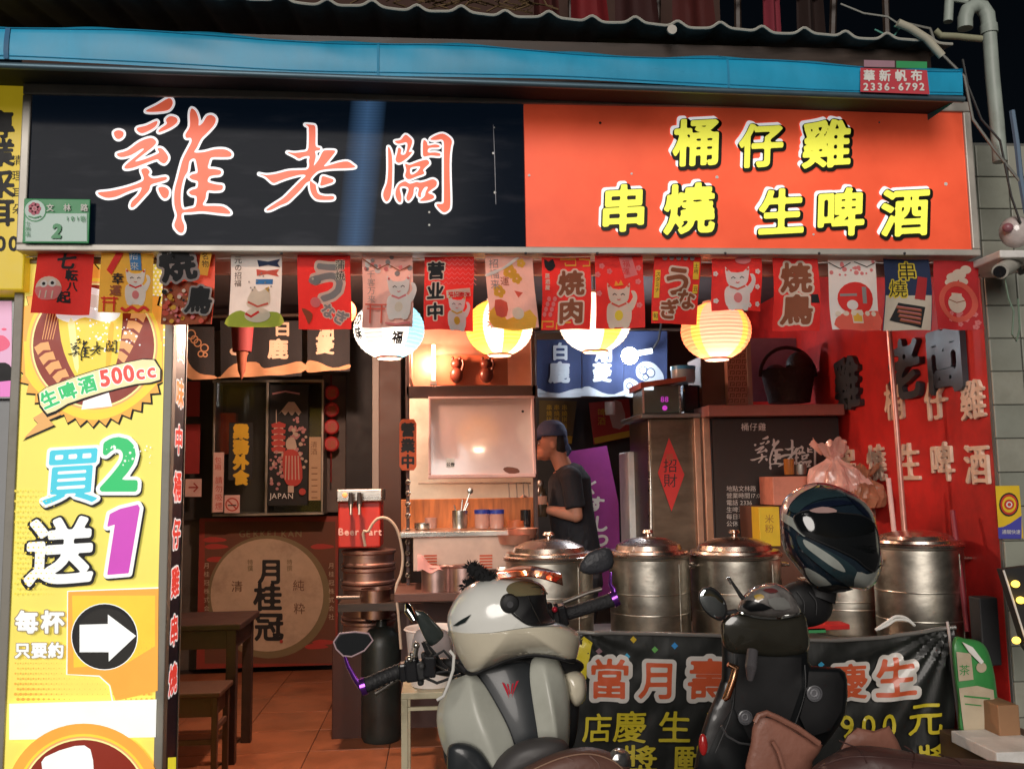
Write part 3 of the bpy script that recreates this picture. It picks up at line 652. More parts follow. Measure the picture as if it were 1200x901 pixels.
# ================================================================ hanging flags
FY = 3.60
def fmat(n, c, **k):          # thin printed cloth, lets some lantern light through
    if n in MATS: return MATS[n]
    m = mat(n, c, .75, var=k.get('var', .08), scale=14, bump=.12, bscale=120); nt = m.node_tree; N, L = nt.nodes, nt.links
    out = N['Material Output']; b = N['Principled BSDF']; t = N.new('ShaderNodeBsdfTranslucent'); mx = N.new('ShaderNodeMixShader'); mx.inputs[0].default_value = .36
    src = b.inputs['Base Color'].links[0].from_socket if b.inputs['Base Color'].links else None
    if src: L.new(src, t.inputs[0])
    L.new(b.outputs[0], mx.inputs[1]); L.new(t.outputs[0], mx.inputs[2]); L.new(mx.outputs[0], out.inputs[0]); return m
C_ = dict(red=fmat('flag_red', (.68, .03, .025)), dred=fmat('flag_deep_red', (.5, .025, .03)), cream=fmat('flag_cream', (.72, .62, .5)), white=fmat('flag_white', (.75, .72, .68)), pink=fmat('flag_pink', (.75, .42, .36)),
 gold=fmat('flag_gold', (.75, .42, .05)), blk=fmat('flag_black', (.018, .018, .02)), grn=fmat('flag_green', (.33, .42, .05)), blue=fmat('flag_blue', (.06, .22, .5)), navy=fmat('flag_navy', (.02, .035, .09)), rose=fmat('flag_rose', (.72, .22, .22)), brown=fmat('flag_brown', (.3, .09, .04)), grey=fmat('flag_grey', (.3, .28, .27)), yel=fmat('flag_yellow', (.8, .6, .05)), cor=fmat('flag_coral', (.7, .12, .08)))
FD = [  # x0, x1 (top), y0, y1, shift of the bottom edge, base colour, label
 (44, 110, 290, 369, -5, 'red', 'tilted red flag with a round doll face, leftmost of the hanging flags'),
 (120, 181, 290, 369, 0, 'gold', 'yellow gold flag with a white beckoning cat, in front of the beer lightbox'),
 (192, 253, 293, 382, -1, 'cor', 'red flag with big grey grilled bird characters over a photo of skewers'),
 (270, 330, 297, 384, 0, 'white', 'white flag with blue and red ribbons and a green hill at its foot'),
 (349, 411, 297, 385, 0, 'red', 'red flag with grey swirling hiragana and a fish tail shaped stroke'),
 (425, 484, 300, 385, 0, 'pink', 'pale pink flag with a cat, blossom branch and red shrine gate'),
 (497, 555, 301, 386, 0, 'red', 'red flag with three stacked characters and a seated cat holding a coin'),
 (568, 624, 301, 385, 6, 'pink', 'slanting pale peach flag with yellow flowers and a folded corner'),
 (635, 692, 302, 386, 0, 'red', 'red flag reading grilled meat, with yellow key pattern corners and skewers'),
 (697, 753, 301, 386, 0, 'red', 'red flag with a cream crowned cat and a small tilted charm'),
 (766, 821, 301, 378, -1, 'red', 'red flag with large slanted hiragana between narrow yellow strips'),
 (834, 892, 303, 365, 0, 'red', 'short red flag with a white winking cat and small white flowers'),
 (905, 958, 303, 387, 4, 'red', 'red flag with two large grilled bird characters and a small black seal'),
 (970, 1025, 305, 388, 3, 'white', 'white flag with a red rising sun and blossom twigs'),
 (1035, 1088, 304, 386, 6, 'navy', 'navy and cream flag with yellow characters and a tray of skewers'),
 (1094, 1148, 306, 387, -1, 'dred', 'dark red flag with a cream vase and clouds, rightmost of the hanging flags')]
ink1 = C_['blk']
def cat(a, s, ox, oy, k, body, coll, coin):
    T = lambda x, y: (ox+x*k, oy+y*k)
    a.poly([T(*p) for p in [(-13, 0), (-15, 14), (-12, 26), (0, 29), (12, 26), (15, 14), (13, 0), (0, -3)]], body, 3)
    a.poly([T(*p) for p in [(-13, -12), (-14, -26), (-7, -19), (7, -19), (14, -26), (13, -12), (10, -3), (0, 1), (-10, -3)]], body, 2)
    a.poly([T(*p) for p in [(11, 2), (17, -8), (15, -16), (20, -15), (22, -6), (16, 8)]], body, 3)
    a.line([T(-9, -1), T(0, 3), T(9, -1)], 2.6*k, coll); a.circ(*T(0, 14), 5*k, coin, ry=6.5*k); a.circ(*T(-8, 26), 4.5*k, body); a.circ(*T(8, 26), 4.5*k, body)
    for q in (-5, 5): a.line([T(q-2.4, -11), T(q, -13), T(q+2.4, -11)], 1.0*k, ink1)
    a.line([T(-2, -6), T(0, -5), T(2, -6)], .9*k, C_['red']); a.circ(*T(-12, -22), 1.6*k, coll); a.circ(*T(12, -22), 1.6*k, coll)
def fl5(a, x, y, r, m):
    for k in range(5): a.circ(x+r*.6*math.cos(k*1.257), y+r*.6*math.sin(k*1.257), r*.5, m, n=7)
def flag_art(i, a, X):
    W, R, B, Gd = C_['cream'], C_['red'], ink1, C_['gold']
    big = lambda t, x, y, s, o=W, f=C_['blk'], **k: a.text(t, x, y, s, [(.10, o), (.035, f)], h=.05, **k)
    if i == 0:
        big('七', 24, 24, 22, R, it=.1); a.text('転', 36, 38, 14, [(.03, B)], h=.07); a.text('八', 38, 50, 12, [(.03, B)], h=.07); a.text('起', 28, 64, 15, [(.03, B)], h=.07)
        a.circ(18, 48, 15, W, ry=13); a.poly([(4, 48), (32, 46), (31, 56), (26, 62), (12, 63), (5, 57)], C_['rose'], 2); a.circ(13, 44, 4.5, C_['white']); a.circ(23, 43, 4.5, C_['white']); a.circ(13, 44, 2, B); a.circ(23, 43, 2, B)
        for x in (10, 17, 24): a.line([(x, 52), (x-1, 61)], 1.5, W)
        a.poly([(0, 0), (66, 0), (66, 3), (0, 3)], C_['dred'])
    if i == 1:
        cat(a, 0, 41, 46, .78, C_['white'], R, C_['rose']); a.poly([(8, 28), (20, 4), (27, 8), (14, 34)], R); a.poly([(33, 6), (46, 4), (48, 28), (36, 28)], C_['blue'])
        a.text('幸', 14, 44, 15, [(.02, B)], h=.08); a.text('運', 12, 58, 14, [(.02, C_['brown'])], h=.08); a.text('招', 34, 15, 10, [(.0, C_['white'])]); a.text('来', 35, 27, 10, [(.0, C_['white'])])
        for p in ([(3, 62), (22, 62)], [(5, 67), (20, 67)], [(7, 60), (7, 78)], [(18, 60), (18, 78)]): a.line(p, 1.8, R)
        for k in range(14): a.circ(27+k*2.2, 74+2*math.sin(k), 2, R, n=8)
    if i == 2:
        a.poly([(0, 40), (30, 36), (61, 46), (60, 89), (0, 89)], C_['brown'])
        for k in range(60): a.circ(random.uniform(2, 58), random.uniform(46, 86), random.uniform(1.5, 4), C_[random.choice(['cor', 'gold', 'cream', 'blk', 'rose', 'brown'])], n=7)
        a.poly([(46, 2), (60, 0), (54, 32), (42, 30)], Gd); a.text('名物', 47, 12, 9, [(0, B)], vert=True, it=-.1)
        big('焼', 1, 38, 42, C_['grey'], C_['blk'], rot=.2); big('鳥', 27, 72, 34, C_['grey'], C_['blk'], rot=-.1)
    if i == 3:
        a.poly([(0, 74), (14, 68), (30, 76), (46, 70), (60, 72), (60, 87), (0, 87)], C_['grn'], 3)
        a.text('元の招福', 4, 11, 9, [(0, B)], vert=True, pitch=None); a.poly([(31, 8), (44, 10), (58, 7), (55, 12), (58, 17), (44, 14), (33, 16)], C_['navy']); a.poly([(30, 19), (43, 21), (57, 19), (54, 24), (57, 28), (43, 25), (31, 27)], C_['cor']); a.poly([(30, 31), (50, 31), (50, 37), (30, 37)], C_['blue'])
        a.poly([(20, 60), (28, 40), (34, 46), (44, 42), (48, 52), (46, 62), (30, 66)], C_['cream'], 3); a.line([(22, 58), (34, 64), (46, 60)], 2.5, C_['cor']); a.circ(34, 74, 15, C_['cream'], ry=9); a.line([(20, 72), (27, 76), (36, 70)], 3, C_['red']); a.poly([(41, 42), (46, 40), (46, 47)], C_['gold'])
        for k in range(12): a.circ(22+k*2.4, 34+10*math.sin(k*.8), 1.1, C_['grey'], n=6)
    if i == 4:
        big('う', 12, 53, 50, W, C_['grey'], rot=.05); big('なぎ', 24, 68, 17, W, C_['grey'], rot=-.5); a.text('蒲焼', 44, 18, 12, [(.05, W), (.0, B)], vert=True, h=.08)
        a.circ(20, 32, 7, C_['grey'], ry=5); a.circ(18, 30, 1.4, W); a.poly([(4, 64), (16, 70), (12, 82), (8, 74)], C_['brown'], 3); a.circ(20, 57, 6, C_['rose'])
    if i == 5:
        for k in range(24): a.circ(random.uniform(2, 56), random.gauss(8, 5)+3, random.uniform(1.5, 4), C_[random.choice(['rose', 'white', 'pink', 'grey'])], n=7)
        a.line([(0, 4), (18, 16), (30, 10), (44, 18), (56, 12)], 1.4, C_['brown']); cat(a, 0, 42, 48, .95, C_['white'], C_['rose'], C_['cream'])
        a.text('千客万来', 5, 26, 9.5, [(0, C_['grey'])], vert=True, it=.1)
        for p in ([(3, 58), (28, 58)], [(5, 63), (26, 63)], [(9, 57), (9, 80)], [(22, 57), (22, 80)]): a.line(p, 1.8, C_['cor'])
        a.line([(27, 80), (40, 83), (56, 80)], 2.5, C_['rose'])
    if i == 6:
        for k in range(9):
            for j in range(6):
                if k*6.5+j > 8: a.line([(3+k*6.5, 5+j*5.5), (6+k*6.5, 2+j*5.5), (9+k*6.5, 5+j*5.5)], .8, C_['rose'])
        a.rect(0, 0, 22, 3, R); big('营业中', 3, 24, 21, W, C_['blk'], vert=True, pitch=24); a.poly([(26, 40), (54, 36), (55, 45), (27, 49)], C_['cream']); a.text('福招開運', 28, 47, 7, [(.02, R)], pitch=6.5, h=.1); cat(a, 0, 39, 64, .72, C_['white'], C_['gold'], C_['gold'])
    if i == 7:
        for x, y, r in ((28, 18, 8), (36, 26, 6), (14, 42, 7), (42, 8, 5)): fl5(a, x, y, r, Gd)
        a.poly([(0, 66), (14, 58), (20, 74), (48, 62), (52, 84), (4, 84)], Gd, 2); a.poly([(8, 52), (22, 54), (20, 70), (8, 70)], C_['cor'], 2); a.circ(34, 66, 7, C_['cream']); a.poly([(32, 40), (42, 42), (36, 48)], C_['cor']); a.text('招福来', 4, 14, 12, [(0, C_['grey'])], vert=True); a.text('運', 16, 34, 11, [(.0, C_['brown'])])
        a.poly([(0, 22), (20, 14), (34, 3), (40, 1), (36, 6), (20, 17), (2, 25)], C_['white'], 2)
    if i == 8:
        for p in ([(22, 2), (40, 2), (40, 9), (28, 9), (28, 6)], [(44, 2), (56, 3), (56, 10), (48, 10)], [(1, 82), (1, 74), (14, 74), (14, 80), (6, 80)], [(18, 84), (18, 76), (34, 76)]): a.line(p, 1.9, Gd)
        big('焼肉', 19, 41, 30, W, C_['brown'], vert=True, pitch=33); a.poly([(3, 2), (8, 5), (13, 2), (16, 10), (10, 16), (4, 12)], C_['blk'], 2); a.text('居酒屋', 3, 24, 6.5, [(.02, W)], vert=True, h=.1)
        for x in (8, 15):
            for j in range(4): a.circ(x-j*1.6, 48+j*6, 2.3, C_['rose'], ry=2.9)
    if i == 9:
        for x, y in ((8, 12), (17, 18), (3, 22), (51, 14), (50, 30), (4, 44), (50, 58)): fl5(a, x, y, 3.2, C_['rose'])
        a.poly([(28, 2), (43, 0), (50, 22), (35, 26)], C_['rose']); a.text('福運', 33, 12, 9, [(0, R)], vert=True, it=-.2); cat(a, 0, 27, 56, .95, C_['cream'], C_['cor'], C_['yel']); a.poly([(22, 35), (24, 29), (27, 33), (30, 28), (33, 34)], Gd)
    if i == 10:
        big('う', 10, 42, 36, W, C_['brown'], sx=1.05); big('な', 28, 58, 24, W, C_['brown']); big('ぎ', 8, 70, 24, W, C_['brown'])
        for x0, x1, y0, y1, t in ((2, 8, 16, 48, 'スタミナ'), (46, 53, 6, 26, '土用'), (47, 53, 32, 42, '丑'), (1, 7, 64, 74, '旬')): a.rect(x0, y0, x1, y1, C_['yel']); a.text(t, x0+.3, y0+7, 6, [(0, B)], vert=True)
        for k in range(5): a.circ(12+k*8, 2, 3, C_['grey'], n=8)
    if i == 11:
        cat(a, 0, 29, 34, .95, C_['white'], C_['cor'], C_['rose']); a.circ(36, 2, 9, C_['rose'], ry=5)
        for x, y in ((4, 18), (52, 16), (52, 34), (5, 50), (42, 56), (53, 54)): fl5(a, x, y, 3, C_['white'])
    if i == 12:
        big('焼鳥', 8, 36, 36, W, C_['brown'], vert=True, pitch=37, it=.04); a.poly([(42, 42), (50, 42), (52, 52), (42, 52)], ink1)
    if i == 13:
        for k in range(16): a.circ(random.uniform(1, 54), random.gauss(8, 4)+3, random.uniform(1.2, 3), C_['rose'], n=7)
        a.line([(0, 3), (14, 10), (26, 3)], 1, B); a.line([(30, 2), (44, 8), (54, 3)], 1, B); a.circ(29, 46, 20, C_['red']); a.rect(12, 40, 30, 43, C_['grey']); a.rect(36, 32, 41, 52, C_['grey']); a.poly([(5, 70), (18, 62), (34, 64), (54, 60), (54, 83), (7, 83)], C_['cor'], 2)
        a.rect(22, 60, 34, 76, C_['cream']); a.rect(23, 64, 33, 74, C_['gold']); a.circ(24, 54, 6, C_['white'])
        for k in range(6): a.circ(8+k*8, 64, 3, C_['cream'])
    if i == 14:
        a.rect(1, 42, 52, 82, C_['cream']); a.text('串', 16, 22, 22, [(.07, C_['yel']), (.0, C_['blk'])], h=.05); a.text('燒', 5, 42, 21, [(.07, C_['yel']), (.0, C_['blk'])], h=.05); a.poly([(38, 20), (48, 22), (44, 48), (33, 46)], C_['dred'])
        a.poly([(16, 50), (44, 56), (40, 80), (7, 70)], C_['blk'], 1)
        for k in range(4): a.line([(14+k*1.2, 55+k*5), (40-k*.4, 60+k*5)], 3.2, C_['brown']); a.line([(15+k*1.2, 54+k*5), (39-k*.4, 59+k*5)], 1.1, C_['rose'])
    if i == 15:
        for k in range(12): fl5(a, random.uniform(5, 50), random.uniform(60, 80), 3, C_['rose'])
        for x, y, r in ((22, 20, 8), (30, 16, 9), (38, 10, 7), (18, 26, 6), (36, 24, 6)): a.circ(x, y, r, C_['cream'], ry=r*.7)
        a.ring(28, 48, 24, 6, C_['cor']); a.circ(27, 50, 12, C_['cream'], ry=11); a.rect(20, 38, 34, 42, C_['cream']); a.line([(16, 46), (27, 49), (38, 46)], 1, C_['brown'])
for i, (xa, xb, ya, yb, sh, base, label) in enumerate(FD):
    w_, hh = xb-xa, yb-ya; ph = random.uniform(0, 6); am_ = random.uniform(.005, .014); yo = -.012 if i in (1, 7, 9) else 0
    def fm(x, y, h, xa=xa, ya=ya, sh=sh, ph=ph, am_=am_, w_=w_, hh=hh, yo=yo):
        v = y/hh; px = xa+x+sh*v; py = ya+y+.02*(x-w_/2)*(1 if sh else 0)+(0)
        return P(px+.6*math.sin(v*5+ph), py, FY) + Vector((0, yo-h+am_*math.sin(x/w_*5+ph+v*2)*(.35+v)-.034*v*v*math.sin(ph*3)+.018*v*v*(x/w_)**3*math.cos(ph*5), 0))
    t = thing('hanging_flag', label, 'flag', tuple(P((xa+xb)/2, ya, FY)), 'small printed flags strung along the bottom of the shop sign')
    q = MB(); q.sheet(lambda u, v: tuple(fm(u*w_, v*hh, 0)), 16, 20, C_[base]); q.build('cloth', t)
    a = Art(fm, step=.0005, lift=.0012, maxlen=5); flag_art(i, a, w_)
    if a.L: a.build('print', t)
st = MB(); st.tube([P(x, 300+.008*(x-40)+1.4*math.sin(x*.055), FY+.012) for x in range(30, 1156, 12)], .0022, K['white'], 6)
tag(st.build('string_line'), 'thin pale string running under the sign that carries the flags', 'string')

# ================================================================ paper lanterns
def paper(n, c, e): 
    m = mat(n, c, .8, var=.04, emit=e, scale=4); nt = m.node_tree; N, L = nt.nodes, nt.links
    b = N['Principled BSDF']; t = N.new('ShaderNodeBsdfTranslucent'); t.inputs[0].default_value = (*m_c(c), 1); mx = N.new('ShaderNodeMixShader'); mx.inputs[0].default_value = .55
    L.new(b.outputs[0], mx.inputs[1]); L.new(t.outputs[0], mx.inputs[2]); L.new(mx.outputs[0], N['Material Output'].inputs[0]); return m
def m_c(c): return hexc(c) if isinstance(c, str) else c
PE = .5
Lp = dict(w=paper('paper_white', (.92, .88, .80), PE), cy=paper('paper_cyan', (.22, .62, .88), PE), pk=paper('paper_pink', (.95, .42, .40), PE), ye=paper('paper_yellow', (.95, .48, .09), PE), og=paper('paper_orange', (.95, .27, .12), PE), co=paper('paper_coral', (.95, .36, .25), PE))
def lantern(px, py, rpx, Y, gores, label, yaw=0, texts=(), power=16, col=(1, .78, .55)):
    c = P(px, py, Y); R = rpx/F*Y*.985; H = R*.80
    t = thing('paper_lantern', label, 'lantern', tuple(c), 'round paper lanterns hanging behind the flags')
    rings = 84; n = 72; rows = {}
    q = MB()
    def pt(a, z, h=0):
        zz = max(-1, min(1, z)); rr = R*math.sqrt(max(0, 1-zz*zz*.90))*(1-.022*abs(math.sin(zz*H/R*30)))+h
        return c+Vector((rr*math.sin(a), -rr*math.cos(a), zz*H))
    for g, (a0, a1, mk) in enumerate(gores):
        a0r, a1r = math.radians(a0+yaw), math.radians(a1+yaw); k = max(2, int((a1-a0)/5))
        q.sheet(lambda u, v: tuple(pt(a0r+(a1r-a0r)*u, -1+2*v)), k, rings, Lp[mk])
    o = q.build('paper_shell', t)
    re = R*math.sqrt(.10)*1.04
    for zz in (-H-.006, H-.004): q = MB(); q.lathe([(re, zz), (re+.004, zz), (re+.004, zz+.012), (re, zz+.012), (re, zz)], plain('lantern_ring', (.6, .35, .25), .4), c, 28); q.build('rim', t)
    q = MB(); q.ball(c-Vector((0, 0, H*.78)), .026, mat('hot_bulb', (1, .85, .62), emit=26, var=0), 14, 8); q.build('bulb', t)
    q = MB(); q.tube([c+Vector((0, 0, -H*.72)), c+Vector((0, 0, H)), c+Vector((.003, 0, H+.25))], .004, K['black'], 6); q.build('cord', t)
    l = bpy.data.lights.new('bulb_light', 'POINT'); l.energy = power; l.color = col; l.shadow_soft_size = .035
    lo_ = bpy.data.objects.new('bulb_light', l); COL.objects.link(lo_); lo_.parent = t; lo_.location = (0, -R*.05, -H*(.78 if power < 10 else 1.2))
    for tx, a_, z_, s_, m_ in texts:
        a = Art(lambda x, y, h: pt(math.radians(a_)+x/R, (z_*H+y)/H, h), step=.0008, lift=.002, maxlen=.012)
        a.text(tx, 0, 0, s_, [(.03, m_)], vert=True, flip=1, h=.05); a.build('character', t)
    return t
lantern(456, 386, 42.5, 3.98, [(-180, -42, 'w'), (-42, -8, 'pk'), (-8, 36, 'w'), (36, 110, 'cy'), (110, 180, 'w')], 'round white, pink and cyan paper lantern, leftmost of the row of four', texts=[('鳥の味', -68, .55, .06, K['ink']), ('福', 8, -.62, .055, K['ink'])], power=4, col=(1, .9, .82))
lantern(585, 384, 41, 3.98, [(-180, -32, 'ye'), (-32, 4, 'w'), (4, 40, 'ye'), (40, 92, 'w'), (92, 180, 'ye')], 'round yellow and white paper lantern with red blossoms', texts=[('＊＊＊', -26, .62, .05, C_['red'])], power=4.6)
lantern(697, 378, 44, 3.98, [(-180, -70, 'w'), (-70, 6, 'w'), (6, 40, 'ye'), (40, 96, 'w'), (96, 180, 'ye')], 'round cream paper lantern half hidden behind two red flags', texts=[('旬の味', -6, .74, .062, K['ink'])], power=4.6)
lantern(839, 388, 43, 3.98, [(-180, -62, 'og'), (-62, -44, 'ye'), (-44, 30, 'co'), (30, 46, 'ye'), (46, 120, 'og'), (120, 180, 'co')], 'round coral orange paper lantern, rightmost of the row', power=4.2, col=(1, .82, .72))
lantern(398, 365, 20, 5.1, [(-180, 180, 'og')], 'small orange lantern glowing behind the red flag with swirling hiragana', power=88, col=(1, .64, .46))
bm_ = MB(); pb(bm_, 215, 309, 1148, 322, 3.72, .03, plain('pinkish_rail', (.42, .25, .2), .5)); tag(bm_.build('awning_rail'), 'long pinkish metal rail just under the sign behind the flags', 'rail')
# ================================================================ inside, left bay
def pt_box(name, lab, cat_, x0, y0, x1, y1, Y, d, m, bev=.004, grp=None):
    q = MB(); pb(q, x0, y0, x1, y1, Y, d, m, bev); return tag(q.build(name), lab, cat_, grp)
nb_, nc_, nw = plain('noren_black', (.02, .018, .02), .85, bump=.2, bscale=150), plain('noren_tan', (.5, .25, .13), .8), plain('noren_cream', (.62, .42, .3), .8)
def noren(x0, x1, y0, y1, Y, base, lab, grp, draw, sk=0):
    ph = x0*.7
    def nf(x, y, h): return P(x, y+sk*(x-x0), Y)+Vector((0, -h+.012*math.sin(x*.16+ph)*(.3+(y-y0)/(y1-y0)), 0))
    q = MB(); q.sheet(lambda u, v: tuple(nf(x0+(x1-x0)*u, y0+(y1-y0)*v, 0)), 14, 8, base)
    o = tag(q.build('noren_curtain'), lab, 'curtain', grp); a = Art(nf, step=.001, lift=.003, maxlen=8); draw(a); a.build('dyed_pattern', o)
g1 = 'black split curtain panels in the left bay'
def d1(a):
    a.poly([(215, 400), (221, 425), (235, 438), (251, 440), (251, 444), (215, 441)], nc_, 3)
    for x, y, r in ((232, 402, 5), (240, 408, 5), (236, 415, 4), (224, 392, 6), (228, 398, 5), (241, 416, 3)): a.ring(x, y, r, 1.4, nc_, 14)
def d2(a):
    a.poly([(258, 441), (275, 427), (300, 424), (310, 432), (330, 428), (353, 424), (353, 437), (258, 443)], nc_, 3); a.text('白', 321, 392, 20, [(.03, nw)], h=.05); a.text('鹿', 314, 418, 24, [(.04, nw)], h=.05)
    a.poly([(270, 410), (280, 406), (292, 412), (286, 417), (272, 416)], nw, 2)
def d3(a):
    a.poly([(360, 436), (360, 423), (372, 424), (390, 431), (409, 427), (409, 432), (390, 434)], nc_, 3); a.text('潮', 372, 395, 20, [(.03, nw)], h=.05); a.text('菱', 370, 413, 22, [(.04, nw)], h=.05)
noren(204, 251, 383, 443, 6.0, nb_, 'black curtain panel with a tan breaking wave and scrolls, left end of the black curtain', g1, d1)
noren(258, 354, 376, 441, 6.0, nb_, 'wide black curtain panel with cream deer character above a tan dune line', g1, d2)
noren(360, 410, 372, 435, 6.0, nb_, 'narrow black curtain panel with cream water chestnut character', g1, d3)
q = MB(); q.tube([P(200, 372, 6.02), P(414, 368, 6.02)], .012, K['dwood']); tag(q.build('curtain_rod'), 'dark rod carrying the black curtain panels', 'rod')
q = MB(); c = P(283, 446, 5.3); q.lathe([(0, 0), (.022, .06), (.03, .14), (.036, .17)], plain('rust_orange_cloth', (.15, .035, .015), .8), c, 14)
q.lathe([(.055, .17), (.06, .25), (.075, .45), (.08, .75)], plain('deep_red_cloth', (.11, .006, .008), .8), c, 14)
tag(q.build('folded_umbrella'), 'dark red folded umbrella with rust tip hanging upside down below the white flag', 'umbrella')
# red strips and arrow sign
for k, (y0, y1, l) in enumerate(((447, 488, 'upper dark red paper strip left of the glass case'), (497, 555, 'lower dark red paper strip with rounded foot left of the glass case'))):
    pt_box('paper_strip', l, 'paper', 216, y0, 234, y1, 7.4, .01, plain('strip_red', (.3, .02, .02), .6), .002)
t = thing('arrow_sign', 'small square pink sign with an arrow pointing right', 'sign', tuple(P(227, 571, 7.35))); q = MB(); pb(q, 217, 561, 236, 582, 7.35, .01, K['pinkp'], .002); q.build('plate', t)
a = Art(ymap(7.35)); ar = plain('arrow_red', (.35, .04, .03)); a.line([(221, 571), (231, 571)], 1.8, ar); a.line([(227, 566), (232, 571), (227, 576)], 1.8, ar); a.build('arrow', t)
q = MB(); pb(q, 205, 440, 470, 607, 7.65, .05, plain('dark_panelling', (.035, .028, .026), .6)); pnl = q.build('dark_panelling', kind='structure')
# glass case
gc = thing('glass_case', 'glass fronted case with posters and sticker notices above the sake panel', 'display case', tuple(P(312, 604, 7.3)))
q = MB(); pb(q, 250, 446, 378, 603, 7.5, .02, plain('case_back', (.05, .045, .035), .6)); q.build('back', gc)
for b_ in ((249, 445, 379, 448), (249, 601, 379, 604), (249, 448, 251.5, 601), (376.5, 448, 379, 601), (311, 448, 314, 601)): q = MB(); pb(q, *b_, 7.26, .25, K['steeld'], .002); q.build('frame', gc)
gl = mat('pane_glass', (.9, .95, .92), .03, trans=1, var=0, alpha=.35)
for b_ in ((251.5, 448, 311, 601), (314, 448, 376.5, 601)): q = MB(); pb(q, *b_, 7.28, .004, gl); q.build('pane', gc)
def sticker(nm, lab, cat_, x0, y0, x1, y1, Y, m, draw, parent=None):
    t = thing(nm, lab, cat_, tuple(P((x0+x1)/2, (y0+y1)/2, Y))); q = MB(); pb(q, x0, y0, x1, y1, Y, .006, m, .001); q.build('sheet', t); a = Art(ymap(Y), step=.0006); draw(a); a.build('print', t); return t
yt = plain('yellow_print', (.75, .45, .03), .6)
def s1(a): a.text('業務外食', 273.5, 512, 17, [(.08, yt)], vert=True, pitch=18, h=.05, sx=1.05)
sticker('takeaway_banner', 'dark hanging banner with four yellow characters inside the glass case', 'banner', 268, 495, 296, 562, 7.2, K['black'], s1)
sticker('orange_poster', 'plain orange red poster at the left side inside the glass case', 'poster', 251, 484, 276, 532, 7.44, plain('poster_orange', (.5, .09, .03)), lambda a: a.line([(262, 486), (264, 530)], 5, plain('poster_orange2', (.4, .05, .02))))
rp = plain('sticker_red', (.5, .06, .04))
def s2(a): a.text('請勿吸煙', 252, 566, 9, [(0, rp)], vert=True, pitch=10); a.text('包廂', 251.5, 542, 8, [(0, rp)], vert=True)
sticker('vertical_notice', 'narrow pink paper notice with red characters on the glass', 'notice', 249.5, 530, 262, 600, 7.19, K['pinkp'], s2)
def s3(a): a.ring(272, 591, 8, 1.6, rp); a.line([(266.5, 585.5), (277.5, 596.5)], 1.6, rp); a.line([(267, 592), (277, 592)], 1.4, K['ink'])
sticker('no_smoking_sign', 'small square no smoking sticker at the foot of the glass case', 'sign', 263, 580, 281, 601, 7.19, K['pinkp'], s3)
po = plain('poster_black', (.012, .012, .014)); pk_ = plain('poster_blossom', (.45, .2, .2)); pc = plain('poster_cream', (.5, .38, .3)); pr = plain('poster_crimson', (.45, .05, .04))
def s4(a):
    a.poly([(326, 486), (338, 471), (345, 471), (356, 487)], pc); a.poly([(326, 486), (330, 482), (334, 487), (338, 482), (342, 488), (346, 482), (350, 487), (353, 483), (357, 488), (357, 492), (326, 492)], po)
    for k in range(5): a.poly([(318, 497+k*7), (327, 494+k*7), (335, 497+k*7), (334, 501+k*7), (319, 501+k*7)], pr); a.rect(321, 501+k*7, 332, 503+k*7, pc)
    a.line([(324, 480), (324, 496)], 1, pc)
    for k in range(95):
        x, y = random.choice([(random.gauss(347, 7), random.gauss(503, 10)), (random.gauss(325, 5), random.gauss(550, 12)), (random.gauss(352, 5), random.gauss(533, 12))])
        if 317 < x < 360 and y < 575: a.circ(x, y, random.uniform(1, 2.6), random.choice((pk_, pk_, pc)), n=7)
    a.poly([(337, 515), (345, 513), (348, 524), (342, 530), (336, 524)], pc, 3); a.poly([(333, 530), (350, 530), (355, 560), (345, 570), (334, 562)], pr, 3)
    for k in range(5): a.line([(336+k*3.5, 534), (335+k*4, 562)], 1.1, pc)
    a.rect(338, 569, 345, 577, pc); a.text('JAPAN', 317, 584, 9, [(0, K['paper'])]); a.line([(320, 462), (335, 459), (352, 462)], 2, pk_); a.circ(355, 576, 4, pr)
sticker('travel_poster', 'dark poster with mountain, pagoda, blossoms and the word JAPAN', 'poster', 315, 451, 361, 592, 7.24, po, s4)
def s5(a): 
    for k in range(6): a.line([(365, 548+k*7), (372, 548+k*7)], 1.2, plain('tiny_brown', (.2, .1, .05)))
    a.text('清酒', 364, 524, 8, [(0, plain('tiny_brown', (.2, .1, .05)))], vert=True)
sticker('cream_notice', 'tall cream paper notice in the right pane of the glass case', 'notice', 362, 512, 376, 586, 7.235, plain('notice_cream', (.5, .33, .2)), s5)
# string of four red medallions
md = thing('medallion_string', 'hanging string of four round red medallions on a grey panel', 'ornament', tuple(P(389, 440, 7.35)))
pt_box('grey_panel', 'narrow grey wall board behind the four red medallions', 'board', 377.5, 440, 405, 600, 7.56, .03, plain('grey_board', (.16, .13, .12), .7))
q = MB(); q.tube([P(388, 440, 7.4), P(388, 565, 7.4)], .006, plain('cord_dark_red', (.2, .01, .01))); q.build('cord', md)
for y in (460, 480, 500, 520):
    q = MB(); c = P(388.5, y, 7.36); q.lathe([(0, -.012), (.05, -.012), (.062, 0), (.05, .012), (0, .012)], plain('medallion_red', (.5, .03, .03), .35), c, 24, 'y'); o = q.build('medallion', md)
    a = Art(ymap(c.y-.012)); a.text('福', 383.5, y+4.5, 10, [(0, plain('dull_gold', (.35, .12, .05)))]); a.build('character', o)
for px0, px1, c in ((405, 436, (.018, .016, .02)), (436, 444, (.33, .28, .25)), (444, 470, (.09, .045, .035))): pt_box('wall_board', {405: 'black upright board between the grey board and the pale post', 436: 'pale metal post left of the stall', 444: 'brownish board right of the pale post'}[px0], 'board', px0, 396, px1, 720, 7.3 if px0 < 436 else 6.6, .06, plain('board_%d' % px0, c, .5))
